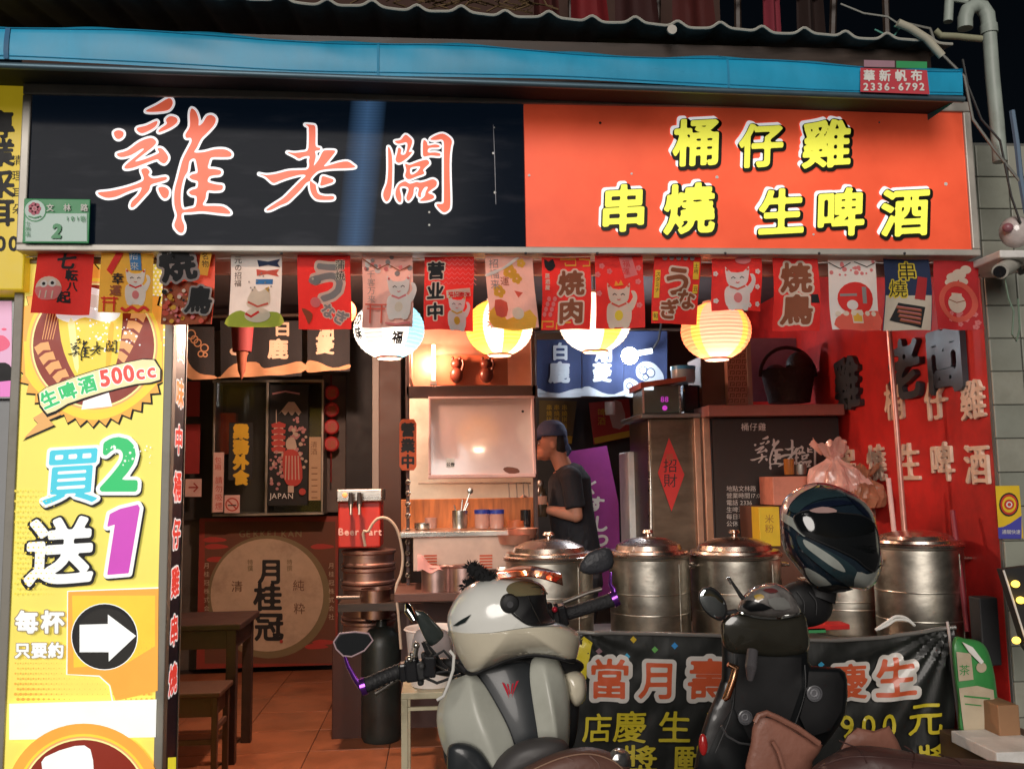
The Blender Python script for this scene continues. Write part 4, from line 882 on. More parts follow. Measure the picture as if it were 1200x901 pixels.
# sake panel
sp = thing('sake_panel', 'large square panel with a round cream crest, three bold black characters and red cloud corners', 'panel', tuple(P(315, 780, 7.55)))
q = MB(); pb(q, 232, 606, 396, 781, 7.55, .04, plain('panel_red', (.3, .045, .03), .5)); q.build('frame', sp)
a = Art(ymap(7.55), step=.001); br1, ol, cr1 = plain('panel_brown', (.16, .06, .035)), plain('panel_olive', (.22, .17, .09)), plain('panel_cream', (.56, .42, .3), dirt=('6a4630', .5))
a.rect(240, 611, 393, 777, br1)
for x, y in ((246, 632), (248, 640), (372, 640), (374, 752), (250, 655), (365, 757)): a.poly([(x-8, y), (x, y-3), (x+14, y-2), (x+20, y+1), (x+8, y+3), (x-4, y+3)], pr, 2)
a.circ(315, 699, 72, ol, n=56); a.circ(313, 697, 66, cr1, n=56)
a.text('GEKKEIKAN', 280, 629, 11, [(.01, ol)], pitch=8.2, h=.08)
for ch, x, y, s in (('月', 302, 681, 31), ('桂', 297, 712, 34), ('冠', 298, 747, 35)): a.text(ch, x, y, s, [(.03, K['ink'])], h=.04)
for ch, x, y in (('清', 271, 692, ), ('純', 343, 691), ('粋', 344, 718)): a.text(ch, x, y, 14, [(0, plain('soft_brown', (.16, .08, .05)))])
for x in (290, 336): a.text('特撰', x, 661, 7, [(0, ol)], vert=True)
for x in (239, 385): a.text('月桂冠株式会社', x, 665, 7, [(0, cr1)], vert=True, pitch=10)
a.circ(330, 751, 2, pr); a.build('print', sp)
# table and stool
def ptab(nm, lab, cat_, x0, x1, Ya, Yb, zt, th, legw, m, y1leg=None):
    t = thing(nm, lab, cat_, ((x0+x1)/2, (Ya+Yb)/2, 0)); q = MB(); q.box((x0, Ya, zt-th), (x1, Yb, zt), m, .006); q.build('top' if 'stool' not in nm else 'seat', t)
    q = MB(); q.box((x0+.03, Ya+.03, zt-th-.10), (x1-.03, Ya+.05, zt-th), m); q.build('apron', t); q = MB(); q.box((x1-.05, Ya+.05, zt-th-.10), (x1-.03, Yb-.05, zt-th), m); q.build('apron', t)
    for x in (x0+legw, x1-legw):
        for y in (Ya+legw, Yb-legw): q = MB(); q.box((x-legw/2, y-legw/2, 0), (x+legw/2, y+legw/2, zt-th), m, .004); q.build('leg', t)
    if 'stool' in nm:
        for zz in (.2,): q = MB(); q.box((x0+legw, Ya+legw-.008, zz), (x1-legw, Ya+legw+.01, zz+.025), m); q.build('rung', t); q = MB(); q.box((x1-legw-.01, Ya+legw, zz+.06), (x1-legw+.008, Yb-legw, zz+.085), m); q.build('rung', t)
    return t
dw = mat('table_black_wood', (.05, .028, .024), .35, var=.4, scale=6)
tx = P(291, 716, 5.1).x
ptab('dining_table', 'dark wooden dining table just right of the beer lightbox', 'table', tx-1.15, tx-.04, 5.1, 5.62, .75, .035, .055, dw)
sx_ = P(262, 790, 4.85).x
ptab('bar_stool', 'dark wooden stool tucked in front of the dining table', 'stool', sx_-.34, sx_, 4.78, 5.08, .46, .025, .03, mat('stool_wood', (.09, .045, .03), .45))
for k, (yy, wd) in enumerate(((868, 18), (880, 26))): pass
# dispenser, kegs, gas bottle
bd = thing('beer_dispenser', 'red and steel beer dispenser with black taps beside the black gas cylinder', 'dispenser', tuple(P(422, 640, 5.6)))
redd = plain('dispenser_red', (.45, .03, .02), .3)
q = MB(); pb(q, 396, 588, 446, 642, 5.6, .3, redd, .01); q.build('body', bd); q = MB(); pb(q, 394, 573, 448, 588, 5.58, .34, K['steel'], .008); q.build('top', bd)
for x in (411, 421): q = MB(); q.tube([P(x, 577, 5.52), P(x, 590, 5.52), P(x, 598, 5.5)], [.012, .016, .008], K['black']); q.tube([P(x, 590, 5.6), P(x, 592, 5.48), P(x, 603, 5.47)], .008, K['steel']); q.build('tap', bd)
q = MB(); q.ball(P(404, 580, 5.57), (.016, .006, .016), mat('amber_lamp', (.9, .3, .1), emit=.5)); q.build('badge', bd)
a = Art(ymap(5.6), step=.001); a.text('Beer', 396, 627, 12, [(.02, K['pinkp'])], h=.08); a.text('art', 432, 627, 12, [(.02, K['pinkp'])], h=.08); a.build('lettering', bd)
ws = mat('steamer_steel', (.5, .3, .25), .35, .9, var=.3, scale=4)
c = P(432, 745, 5.75); pz = P(432, 643, 5.75).z; n_ = 5; hh = (pz-c.z)/n_
for k in range(n_):
    z0 = c.z+k*hh; q = MB(); q.lathe([(0, z0), (.155, z0), (.168, z0+.01), (.168, z0+.02), (.158, z0+.028), (.158, z0+hh-.03), (.17, z0+hh-.02), (.17, z0+hh-.006), (.155, z0+hh-.001), (0, z0+hh-.001)], ws, (c.x, c.y, 0), 36)
    tag(q.build('steel_container'), ['lowest', 'second lowest', 'middle', 'second highest', 'topmost'][k]+' round steel container in the stack under the beer dispenser', 'container', 'stacked round steel containers')
q = MB(); q.box((c.x-.2, c.y-.2, 0), (c.x+.2, c.y+.2, c.z-.001), plain('plinth_maroon', (.06, .018, .012), .5), .005); tag(q.build('low_plinth'), 'dark low plinth under the stacked steel containers', 'plinth')
gcy = thing('gas_cylinder', 'tall black gas cylinder standing on the tiles', 'gas cylinder', tuple(Vector((P(447, 845, 5.5).x, 5.5, 0)))); c = gcy.location; R = .118; zt_ = P(447, 727, 5.5).z
q = MB(); q.lathe([(0, .005), (R-.01, .005), (R, .03), (R, zt_-.14), (R*.93, zt_-.09), (R*.6, zt_-.045), (.035, zt_-.03), (.03, zt_), (0, zt_)], mat('cylinder_black', (.02, .024, .022), .35, var=.4, dirt=('3a3a34', .4)), c, 32); q.build('body', gcy)
q = MB(); q.tube([c+Vector((-.05, 0, zt_+.02)), c+Vector((.05, 0, zt_+.02))], .018, K['steeld']); q.tube([c+Vector((0, 0, zt_-.01)), c+Vector((0, 0, zt_+.05))], .014, K['steeld']); q.ball(c+Vector((-.07, -.02, zt_+.02)), .028, K['black']); q.build('valve', gcy)
q = MB(); q.lathe([(0, 0), (.03, 0), (.03, .02), (0, .02)], K['paper'], c+Vector((0, -.06, zt_+.05)), 16, 'y'); q.build('gauge', gcy)
pot_small = K['steeld']
c = P(440, 703, 5.35); q = MB(); q.lathe([(0, 0), (.085, 0), (.088, .16), (.093, .165), (.085, .165), (.082, .02), (0, .02)], mat('pot_brownish', (.42, .25, .2), .3, 1, var=.3), (c.x, c.y, zt_+.04+.0), 28); q.tube([(c.x-.09, c.y-.02, zt_+.16), (c.x-.22, c.y-.05, zt_+.165)], .01, K['steeld']); tag(q.build('saucepan'), 'small brownish saucepan with side handle above the gas cylinder', 'saucepan')
q = MB(); pb(q, 396, 707, 474, 716, 5.25, .45, K['dwood']); tag(q.build('plank_shelf'), 'short dark shelf carrying the brownish saucepan', 'shelf')
hs = MB(); hp = [(428, 640), (432, 622), (442, 608), (455, 608), (466, 622), (472, 650), (470, 672), (464, 690), (467, 720), (470, 760), (473, 800)]
hs.tube([P(x, y, 5.15) for x, y in smooth_loop(hp, 4)[:-7]], .008, plain('hose_cream', (.55, .42, .32), .45), 8); tag(hs.build('hose'), 'thin cream gas hose arching over the steel containers', 'hose')
# ================================================================ middle stall
stall = thing('yakitori_stall', 'steel framed grill stall with copper hood and orange wood strip behind the scooters', 'stall', tuple(P(550, 780, 5.2)))
cop = mat('copper_lit_panel', (.72, .36, .26), .3, .75, var=.2, scale=4); dbr = plain('stall_iron', (.06, .03, .026), .45)
for b_, d, mm, nm in (((476, 392, 480, 850), .04, dbr, 'upright'), ((626, 380, 631, 850), .04, dbr, 'upright'), ((476, 452, 630, 465), .08, dbr, 'beam')):
    q = MB(); pb(q, *b_, 5.15, d, mm, .002); q.build(nm, stall)
q = MB(); pb(q, 478, 385, 626, 452, 5.62, .03, cop); q.build('hood_back', stall)
q = MB(); A_ = P(478, 400, 5.2); B_ = P(478, 452, 5.6); q.box((A_.x, 5.2, B_.z), (A_.x+.02, 5.62, A_.z+.05), cop); q.build('hood_side', stall)
q = MB(); pb(q, 480, 466, 626, 592, 5.7, .03, mat('backsplash', (.62, .55, .44), .35, .6, var=.25, scale=3, dirt=('5e3b22', .5))); q.build('backsplash', stall)
q = MB(); pb(q, 470, 584, 626, 622, 5.35, .05, K['wood'], .003); q.build('wood_strip', stall)
q = MB(); a1, a2 = P(470, 622, 5.1), P(626, 622, 5.1); q.box((a1.x, 4.95, a1.z-.03), (a2.x, 5.66, a1.z), K['steel'], .004); q.build('counter_top', stall)
q = MB(); pb(q, 484, 627, 606, 668, 4.98, .04, mat('grill_front', (.55, .38, .3), .38, .8, var=.3, scale=3), .004); q.build('grill_front', stall)
for k in range(5):
    for xx in (497, 562): q = MB(); pb(q, xx, 650+k*3.4, xx+15, 651.8+k*3.4, 4.975, .01, plain('slot_orange', (.5, .08, .03))); q.build('vent_slot', stall)
q = MB(); pb(q, 462, 694, 606, 704, 4.75, .5, plain('shelf_brown', (.12, .05, .035), .4), .004); q.build('shelf', stall)
q = MB(); pb(q, 470, 705, 640, 850, 5.3, .02, plain('stall_dark_back', (.04, .015, .012), .6)); q.build('lower_back', stall)
for y in range(595, 700, 13): q = MB(); q.lathe([(.01, -.012), (.016, 0), (.01, .012), (.004, 0), (.01, -.012)], K['steel'], P(478, y-25 if y > 640 else y-30, 5.12), 10, 'y'); q.build('chain_link', stall)
hl = bpy.data.lights.new('hood_lamp_light', 'POINT'); hl.energy = 12; hl.color = (1, .45, .28); hl.shadow_soft_size = .03
ho = bpy.data.objects.new('hood_lamp_light', hl); COL.objects.link(ho); ho.location = P(509, 418, 5.42)
t = thing('hood_lamp', 'small warm glowing tube lamp at the left inside the copper hood', 'lamp', tuple(P(509, 418, 5.45))); q = MB(); q.tube([P(508, 404, 5.47), P(508, 446, 5.47)], .012, mat('warm_tube', (1, .55, .28), emit=3, var=0)); q.build('tube', t)
q = MB(); pb(q, 504, 446, 512, 451, 5.45, .05, K['steel']); q.build('socket', t); ho.parent = t; ho.location = Vector(ho.location)-t.location
pic = thing('ornament_picture', 'brown picture panel with two dark beckoning figures inside the hood', 'picture', tuple(P(553, 435, 5.55))); q = MB(); pb(q, 511, 416, 595, 451, 5.56, .02, plain('picture_brown', (.33, .09, .04), .5)); q.build('board', pic)
for x in (535, 570):
    q = MB(); b0 = P(x, 448, 5.52); dk = plain('figurine_dark', (.1, .025, .015), .3)
    q.ball(b0+Vector((0, 0, .045)), (.042, .03, .05), dk); q.ball(b0+Vector((0, 0, .115)), (.036, .028, .032), dk); q.ball(b0+Vector((-.022, 0, .148)), (.009, .007, .014), dk); q.ball(b0+Vector((.022, 0, .148)), (.009, .007, .014), dk); q.tube([b0+Vector((.03, 0, .06)), b0+Vector((.045, -.01, .11)), b0+Vector((.04, -.01, .14))], .01, dk)
    tag(q.build('cat_figurine'), ('left' if x < 550 else 'right')+' of two dark cat figurines standing inside the hood', 'figurine')
wb = thing('whiteboard', 'pinkish lit whiteboard hanging in the stall with small sticker and dark smudge', 'whiteboard', tuple(P(564, 512, 5.12))); q = MB(); pb(q, 504, 465.5, 626, 559, 5.1, .02, mat('whiteboard_face', (.68, .50, .46), .12, var=.06, coat=1), .003); q.build('board', wb)
for b_ in ((502, 464, 627, 467), (502, 557, 627, 561), (502, 467, 505, 557), (624, 467, 627, 557)): q = MB(); pb(q, *b_, 5.09, .028, K['pinkp'], .002); q.build('frame', wb)
a = Art(ymap(5.1)); a.poly([(589, 551), (594, 548), (606, 550), (608, 555), (596, 556)], plain('smudge', (.15, .05, .03)), 2); a.rect(523, 538, 532, 549, K['paper']); a.text('公告', 523, 547, 5, [(.03, K['ink'])], vert=False, h=.1); a.circ(613, 482, 1.6, K['ink']); a.build('marks', wb); wb.rotation_euler = (-.15, 0, 0)
t = thing('open_sign', 'small rounded orange hanging plaque reading open for business', 'sign', tuple(P(478, 520, 5.08))); q = MB()
q.prism([Vector(P(x, y, 5.08)) for x, y in [(471, 491), (485, 491), (488, 496), (488, 546), (485, 551), (471, 551), (468, 546), (468, 496)]], (0, .012, 0), plain('plaque_orange', (.7, .12, .035), .5)); q.build('plaque', t)
a = Art(ymap(5.08), step=.001); a.text('營業中', 469.5, 510, 17, [(.04, K['ink'])], vert=True, pitch=18.5, h=.06); a.build('lettering', t)
q = MB(); q.tube([P(478, 491, 5.085), P(478, 462, 5.085)], .002, K['black'], 6); q.build('string', t)
# jars and cups on the wood strip shelf
def cup(nm, lab, cat_, px, py, Y, r, h, m, lid=None):
    c = P(px, py, Y); t = thing(nm, lab, cat_, tuple(c)); q = MB(); q.lathe([(0, 0), (r*.9, 0), (r, h*.3), (r, h), (r*.93, h), (r*.93, .01), (0, .01)], m, c, 24); q.build('body', t)
    if lid: q = MB(); q.lathe([(0, h+.022), (r*1.04, h+.02), (r*1.04, h-.003), (r, h-.003)], lid, c, 24); q.build('lid', t)
    return t
zc0 = 619
jm = plain('jar_pinkish', (.55, .28, .22), .2, coat=.5); bl_ = plain('lid_blue', (.03, .05, .3), .3)
cup('spice_jar', 'left of two small jars with blue lids on the stall counter', 'jar', 565, zc0, 5.1, .042, .085, jm, bl_); cup('spice_jar', 'right of two small jars with blue lids on the stall counter', 'jar', 582, zc0, 5.1, .042, .085, jm, bl_)
t = cup('utensil_cup', 'steel cup holding thin utensils on the stall counter', 'cup', 539, zc0, 5.1, .045, .10, K['steel']); c = t.location
for dx, dz in ((-.02, .13), (.01, .16), (.03, .14)): q = MB(); q.tube([c+Vector((0, 0, .03)), c+Vector((dx*1.6, 0, dz))], .004, K['steel'], 6); q.build('utensil', t)
q = MB(); c = P(551, 575, 5.1); q.tube([P(541, 605, 5.1), P(551, 576, 5.1)], .004, K['steel'], 6); q.ball(c, (.016, .005, .02), K['steel']); q.build('ladle', t)
zs = P(530, 694, 4.85).z+.002
for px, r, h, l in ((512, .062, .13, 'squat steel pot on the dark shelf under the grill, with pink cloth draped in it'), (544, .07, .13, 'wide steel bowl pot right of the squat pot on the dark shelf')):
    c = P(px, 694, 4.85); c.z = zs; t = thing('shelf_pot', l, 'pot', tuple(c)); q = MB(); q.lathe([(0, 0), (r*1.3, 0), (r*1.32, h), (r*1.42, h+.006), (r*1.25, h), (r*1.22, .01), (0, .01)], mat('pot_pinksteel', (.6, .4, .36), .28, .95, var=.2), c, 28); q.build('body', t)
    if px == 512: q = MB(); q.sheet(lambda u, v: (c.x-.1+.13*u, c.y-.085+.09*v-.02*u, zs+.12+.085*(1-u)*(math.sin(v*3.1))+.01*math.sin(u*9)), 10, 8, plain('cloth_pink', (.65, .3, .27), .8)); q.build('cloth', t)
# tub and low stand in front
zt2 = .60; q = MB(); c = P(507, 795, 4.35); c.z = zt2+.002
tb = thing('white_tub', 'white plastic tub on the cream metal stand behind the scooter mirror', 'tub', tuple(c)); q = MB(); q.lathe([(0, 0), (.10, 0), (.125, .25), (.135, .255), (.13, .262), (.118, .25), (.095, .01), (0, .01)], plain('tub_white', (.62, .56, .52), .4), c, 32); q.build('body', tb)
zt2 = P(500, 805, 4.3).z; c.z = zt2+.002; dz = c.z-tb.location.z; tb.location.z = c.z
st_ = thing('cream_stand', 'low cream metal stand with straight square legs left of the white scooter', 'stand', (c.x, 4.35, 0)); cm = plain('cream_metal', (.42, .38, .26), .4, dirt=('4a3d28', .6)); xa_, xb_ = P(470, 810, 4.2).x, P(545, 810, 4.2).x
q = MB(); q.box((xa_, 4.2, zt2-.03), (xb_, 4.6, zt2), cm, .004); q.build('top', st_)
for x in (xa_+.015, xb_-.015):
    for y in (4.215, 4.585): q = MB(); q.box((x-.015, y-.015, 0), (x+.015, y+.015, zt2-.03), cm, .003); q.build('leg', st_)
q = MB(); q.box((xa_+.03, 4.205, zt2-.08), (xb_-.03, 4.22, zt2-.065), cm); q.build('crossbar', st_)
# ================================================================ inside, right bay
g2 = 'blue split curtain panels over the kitchen'
nblue, nwh = plain('noren_blue', (.018, .03, .085), .85, bump=.2, bscale=150), plain('noren_white', (.36, .40, .44), .85)
def e1(a):
    a.poly([(631, 455), (640, 459), (655, 461), (668, 457), (681, 455), (681, 465), (631, 465)], nwh, 2); a.text('白', 646, 420, 21, [(.04, nwh)], h=.05); a.text('鹿', 643, 446, 25, [(.05, nwh)], h=.05)
def e2(a):
    a.poly([(682, 455), (690, 453), (705, 460), (720, 462), (730, 458), (730, 464), (682, 464)], nwh, 2); a.text('潮', 696, 422, 22, [(.04, nwh)], h=.05); a.text('菱', 694, 445, 23, [(.05, nwh)], h=.05)
def e3(a):
    a.poly([(731, 464), (731, 448), (738, 443), (746, 447), (752, 455), (764, 458), (764, 464)], nwh, 3); a.poly([(746, 430), (754, 424), (766, 426), (776, 436), (778, 446), (770, 452), (760, 448), (752, 446), (746, 440)], nwh, 3)
    for x, y, r in ((753, 434, 5), (762, 437, 6), (756, 442, 4), (738, 452, 4), (745, 456, 3)): a.ring(x, y, r, 1.2, nblue, 14)
noren(629, 681.5, 398, 465, 6.3, nblue, 'blue curtain panel with white deer character, left of the blue curtain', g2, e1)
noren(682.5, 730.5, 390, 464, 6.3, nblue, 'blue curtain panel with white water chestnut character, middle of the blue curtain', g2, e2)
noren(731.5, 782, 388, 464, 6.3, nblue, 'blue curtain panel with white curling wave, beside the bright bulb', g2, e3)
q = MB(); q.tube([P(600, 389, 6.32), P(800, 386, 6.32)], .012, K['dwood']); tag(q.build('curtain_rod'), 'dark rod carrying the blue curtain panels', 'rod')
kl = thing('kitchen_bulb', 'glaring bluish white bulb with a short white tube fitting above the kitchen', 'lamp', tuple(P(738, 417, 6.15)))
q = MB(); q.ball(P(738, 417, 6.15), .06, mat('white_bulb', (.85, .93, 1), emit=30, var=0)); q.build('bulb', kl); q = MB(); q.tube([P(741, 415, 6.17), P(764, 411, 6.17)], .02, mat('white_tube', (.8, .9, 1), emit=.7, var=0)); q.build('tube', kl)
q = MB(); q.tube([P(764, 411, 6.17), P(772, 398, 6.17), P(778, 360, 6.17)], .008, K['black']); q.build('bracket', kl)
ll = bpy.data.lights.new('kitchen_light', 'POINT'); ll.energy = 9; ll.color = (.82, .9, 1); ll.shadow_soft_size = .05
lo2 = bpy.data.objects.new('kitchen_light', ll); COL.objects.link(lo2); lo2.parent = kl; lo2.location = (0, -.16, -.05)
def poster(nm, lab, cat_, pts, Y, m, draw):
    t = thing(nm, lab, cat_, tuple(P(*pts[0], Y))); q = MB(); q.prism([P(x, y, Y) for x, y in pts], (0, .008, 0), m); q.build('sheet', t); a = Art(ymap(Y), step=.0008); draw(a); a.build('print', t)
dy = plain('dull_yellow', (.5, .36, .03)); drd = plain('dull_red_poster', (.33, .035, .03))
poster('menu_poster', 'dim olive menu poster with yellow foot behind the cook', 'poster', [(632, 469), (676, 470), (670, 520), (632, 517)], 7.4, plain('olive_poster', (.1, .08, .03)), lambda a: (a.poly([(634, 508), (671, 511), (670, 520), (634, 517)], dy), [a.text('串燒拼盤', 640+9*k, 480, 7, [(0, dy)], vert=True) for k in range(3)]))
poster('menu_poster', 'dim red menu poster tilted above the purple banner, yellow foot', 'poster', [(690, 472), (737, 467), (741, 511), (696, 521)], 7.3, drd, lambda a: (a.poly([(696, 513), (740, 504), (741, 511), (697, 520)], dy), a.poly([(714, 473), (728, 471), (733, 498), (718, 501)], plain('bottle_pale', (.4, .33, .3)), 2), a.text('啤酒', 700, 487, 10, [(0, dy)], vert=True)))
pt_box('red_strip_poster', 'narrow bright red strip poster beside the tall white unit', 'poster', 746, 492, 757, 530, 6.9, .01, plain('strip_bright_red', (.5, .03, .03)), .002)
pt_box('dark_curtain', 'plain dark grey partition behind the cook', 'partition', 628, 466, 770, 700, 7.55, .03, plain('partition_dark', (.05, .055, .06), .8), 0)
pur = plain('banner_purple', (.30, .035, .24), .7)
def pp(a):
    for ch, x, y, s, r in (('く', 688, 575, 17, .2), ('す', 692, 597, 20, .1), ('し', 697, 620, 20, .1), ('つ', 698, 640, 20, 0)): a.text(ch, x-4, y, s, [(.04, K['paper'])], rot=-r, h=.06)
poster('purple_banner', 'leaning purple banner with white brushed letters behind the cook', 'banner', [(666, 529), (711, 522), (725, 590), (728, 700), (672, 700)], 6.3, pur, pp)
wu = thing('white_unit', 'tall narrow white appliance beside the steel cabinet', 'appliance', tuple(P(748, 620, 5.9))); q = MB(); pb(q, 737, 529, 757, 640, 5.9, .3, K['white'], .01); q.build('body', wu); q = MB(); pb(q, 751, 533, 754.5, 620, 5.895, .01, K['steeld']); q.build('handle', wu); q = MB(); pb(q, 752, 541, 756, 549, 5.893, .01, K['black']); q.build('vent', wu)
q = MB(); q.tube([P(762, 486, 5.45), P(763, 640, 5.45)], .016, K['steel']); tag(q.build('steel_pole'), 'upright steel pole left of the steel cabinet', 'pole')
cab = thing('steel_cabinet', 'tall brushed steel cabinet carrying a red diamond paper', 'cabinet', tuple(P(797, 640, 5.4)))
cs = mat('cabinet_steel', (.17, .12, .085), .36, .9, var=.35, scale=3, stretch=(1, 1, 3), dirt=('1f1a12', .6)); q = MB(); pb(q, 766, 490, 818, 800, 5.42, .6, cs, .006); q.build('door', cab)
q = MB(); pb(q, 818.5, 488, 828, 800, 5.38, .6, mat('copper_edge', (.6, .33, .22), .3, .8), .004); q.build('edge', cab); q = MB(); pb(q, 752, 484, 829, 489.5, 5.36, .64, K['steeld'], .004); q.build('top', cab)
dm = thing('diamond_paper', 'red diamond shaped lucky paper with black writing on the steel cabinet', 'paper', tuple(P(785, 553, 5.4))); q = MB(); q.prism([P(x, y, 5.405) for x, y in [(784, 513), (802, 556), (787, 599), (771, 554)]], (0, .003, 0), plain('diamond_red', (.62, .035, .03), .5)); q.build('sheet', dm)
a = Art(ymap(5.405)); a.text('招財', 777, 552, 17, [(.0, K['ink'])], vert=True, sx=1.0); a.text('福', 780, 539, 9, [(0, plain('dull_gold', (.35, .12, .05)))]); a.build('print', dm)
dc = thing('display_box', 'small glass display box with reddish lid and glowing digits on top of the steel cabinet', 'box', tuple(P(777, 486, 5.3)))
q = MB(); pb(q, 754, 452, 797, 484, 5.32, .3, plain('display_grey', (.09, .12, .11), .15, coat=.5), .004); q.build('body', dc); q = MB(); a1, a2 = P(751, 452, 5.3), P(800, 444, 5.3)
q.prism([P(751, 448, 5.3), P(804, 441, 5.3), P(804, 446, 5.3), P(751, 455, 5.3)], (0, .34, 0), plain('lid_redbrown', (.38, .09, .05), .4)); q.build('lid', dc)
for x in (753, 796): q = MB(); pb(q, x, 452, x+2, 484, 5.315, .01, K['steel']); q.build('frame', dc)
q = MB(); pb(q, 755, 453, 766, 457, 5.312, .006, mat('cool_led', (.8, .95, 1), emit=.6, var=0)); q.build('led', dc)
gp2 = mat('glow_magenta', (.5, .05, .5), emit=.5, var=0)
a = Art(ymap(5.318)); a.text('88', 774, 471, 9, [(0, gp2)]); a.build('digits', dc); a = Art(ymap(5.318)); a.circ(779, 478, 3, gp2); a.build('indicator', dc)
cup('plastic_tub', 'clear tub with blue lid on top of the display box', 'tub', 801, 449, 5.5, .075, .085, plain('tub_clear', (.3, .42, .5), .2), plain('lid_sky', (.05, .35, .7), .3))
pt_box('dark_canister', 'black canister standing right of the display box', 'canister', 801, 451, 821, 484, 5.5, .15, K['gblack'], .01)
pt_box('brown_carton', 'dark brown carton on the cabinet right of the black canister', 'carton', 822, 417, 851, 478, 5.45, .3, plain('carton_brown', (.10, .05, .035), .7), .004)
kt = thing('patterned_case', 'tall pinkish case with a key pattern, right of the dark brown carton', 'case', tuple(P(865, 476, 5.4))); q = MB(); pb(q, 852, 398, 881, 474, 5.4, .3, plain('case_pink', (.36, .17, .12), .5), .005); q.build('body', kt)
a = Art(ymap(5.4)); kp = plain('key_brown', (.14, .05, .03))
for j in range(11):
    for k in range(3): x, y = 854+k*7+(j % 2)*2, 402+j*6.6; a.line([(x, y+4), (x, y), (x+4.5, y), (x+4.5, y+3), (x+2, y+3)], 1.1, kp)
a.build('key_pattern', kt); q = MB(); pb(q, 876, 398, 881, 474, 5.39, .01, plain('case_edge', (.3, .2, .16), .4)); q.build('edge', kt)
bk_ = thing('wicker_basket', 'dark wicker basket with a tall hoop handle on the shelf above the chalkboard', 'basket', tuple(P(925, 474, 5.45)))
wk = plain('wicker_dark', (.035, .022, .02), .5, bump=.5, bscale=70); c = P(925, 472, 5.6); q = MB()
q.lathe([(0, 0), (.13, 0), (.17, .2), (.18, .21), (.165, .21), (.12, .01)], wk, c, 28); q.build('body', bk_)
q = MB(); q.tube([c+Vector((.185*math.cos(math.pi*k/16), 0, .17+.19*math.sin(math.pi*k/16))) for k in range(17)], .012, wk); q.build('handle', bk_)
q = MB(); q.ball(c+Vector((.07, -.02, .24)), (.085, .07, .09), wk); q.ball(c+Vector((-.08, 0, .2)), (.07, .06, .05), plain('dark_fill', (.08, .05, .07))); q.build('contents', bk_)
pt_box('mauve_backboard', 'pale mauve board behind the wicker basket', 'board', 880, 396, 990, 470, 5.95, .02, plain('mauve', (.22, .13, .2), .6))
pt_box('red_cloth_board', 'red board with wavy top at the right end of the shelf', 'board', 946, 408, 985, 470, 5.9, .02, K['red'])
# chalkboard fridge and shelf
sh = thing('pink_shelf', 'pinkish brown shelf over the chalkboard carrying the case and basket', 'shelf', tuple(P(905, 478, 5.3))); q = MB(); pb(q, 830, 474, 990, 487, 5.2, .75, plain('shelf_pink', (.36, .13, .1), .4), .005); q.build('board', sh)
cb = thing('chalkboard_cabinet', 'dark chalkboard fronted cabinet with the handwritten shop name and opening notes', 'cabinet', tuple(P(905, 640, 5.3))); q = MB(); pb(q, 829, 488, 990, 800, 5.32, .55, plain('cabinet_dark', (.06, .04, .035), .5), .005); q.build('body', cb)
q = MB(); pb(q, 838, 490, 988, 700, 5.30, .018, plain('chalk_black', (.03, .018, .014), .5, dirt=('2a1a14', .5))); q.build('board', cb); q = MB(); pb(q, 829.5, 489, 837.5, 800, 5.295, .022, mat('copper_edge', (.6, .33, .22), .3, .8), .003); q.build('edge', cb)
ch_ = plain('chalk', (.55, .47, .42), .8); a = Art(ymap(5.30), step=.0007); a.text('桶仔雞', 868, 504, 10, [(.01, ch_)], h=.08)
for lps, sc2, ox, oy in ((ji, 20, 875, 508), (lao, 22, 906, 510), (ban, 23, 926, 516)): a.shape(sdf_loops(lsegs([[(ox+x/sc2, oy+y/sc2) for x, y in l] for l in lps]), .15, .5), ch_)
for k, tx_ in enumerate(('地點文林路', '營業時間17:00-01:00', '電話 2336', '生啤酒', '每日現烤17時', '公休 日')): a.text(tx_, 851, 575+k*8.2, 7, [(0, ch_)])
a.build('chalk_writing', cb)
# cartons and bags behind the pots
pt_box('carton_stack', 'dark carton stack behind the pots, under the pink carton', 'carton', 885, 592, 1025, 760, 5.02, .22, plain('carton_dark', (.12, .05, .03), .7))
pt_box('pink_carton', 'salmon coloured carton below the wrinkled plastic bag', 'carton', 906, 558, 960, 591.5, 5.0, .22, plain('carton_salmon', (.55, .2, .13), .6, dirt=('3a1a10', .5)), .004)
yb = thing('yellow_box', 'small yellow box with brown marks in front of the chalkboard', 'box', tuple(P(901, 635, 4.8))); q = MB(); pb(q, 890, 594, 914, 640, 4.82, .12, plain('box_yellow', (.6, .4, .02), .5), .003); q.build('carton', yb); a = Art(ymap(4.82)); a.text('米粉', 896, 612, 11, [(.0, plain('mark_brown', (.25, .12, .02)))], vert=True); a.build('print', yb)
def crumple(name, lab, cat_, c, r, m, seed=0, k=26, amp=.28):
    rnd = np.random.RandomState(seed); dirs = rnd.normal(size=(k, 3)); dirs /= np.linalg.norm(dirs, axis=1)[:, None]; off = rnd.uniform(1-amp, 1, k)
    mb = MB(); c = Vector(c); n1, n2 = 40, 24; vs = []; fs = []
    for i in range(n2+1):
        t = math.pi*i/n2
        for j in range(n1):
            a_ = 2*math.pi*j/n1; d = np.array([math.sin(t)*math.cos(a_), math.sin(t)*math.sin(a_), math.cos(t)])
            dt = dirs @ d; rr = np.min(np.where(dt > .15, off*.8/np.maximum(dt, .15), 9)); rr = min(rr, 1.25); vs.append(c+Vector((d[0]*r[0]*rr, d[1]*r[1]*rr, d[2]*r[2]*rr)))
    for i in range(n2):
        for j in range(n1): fs.append((i*n1+j, (i+1)*n1+j, (i+1)*n1+(j+1) % n1, i*n1+(j+1) % n1))
    mb.add(vs, fs, m, True); return tag(mb.build(name, smooth_angle=24), lab, cat_)
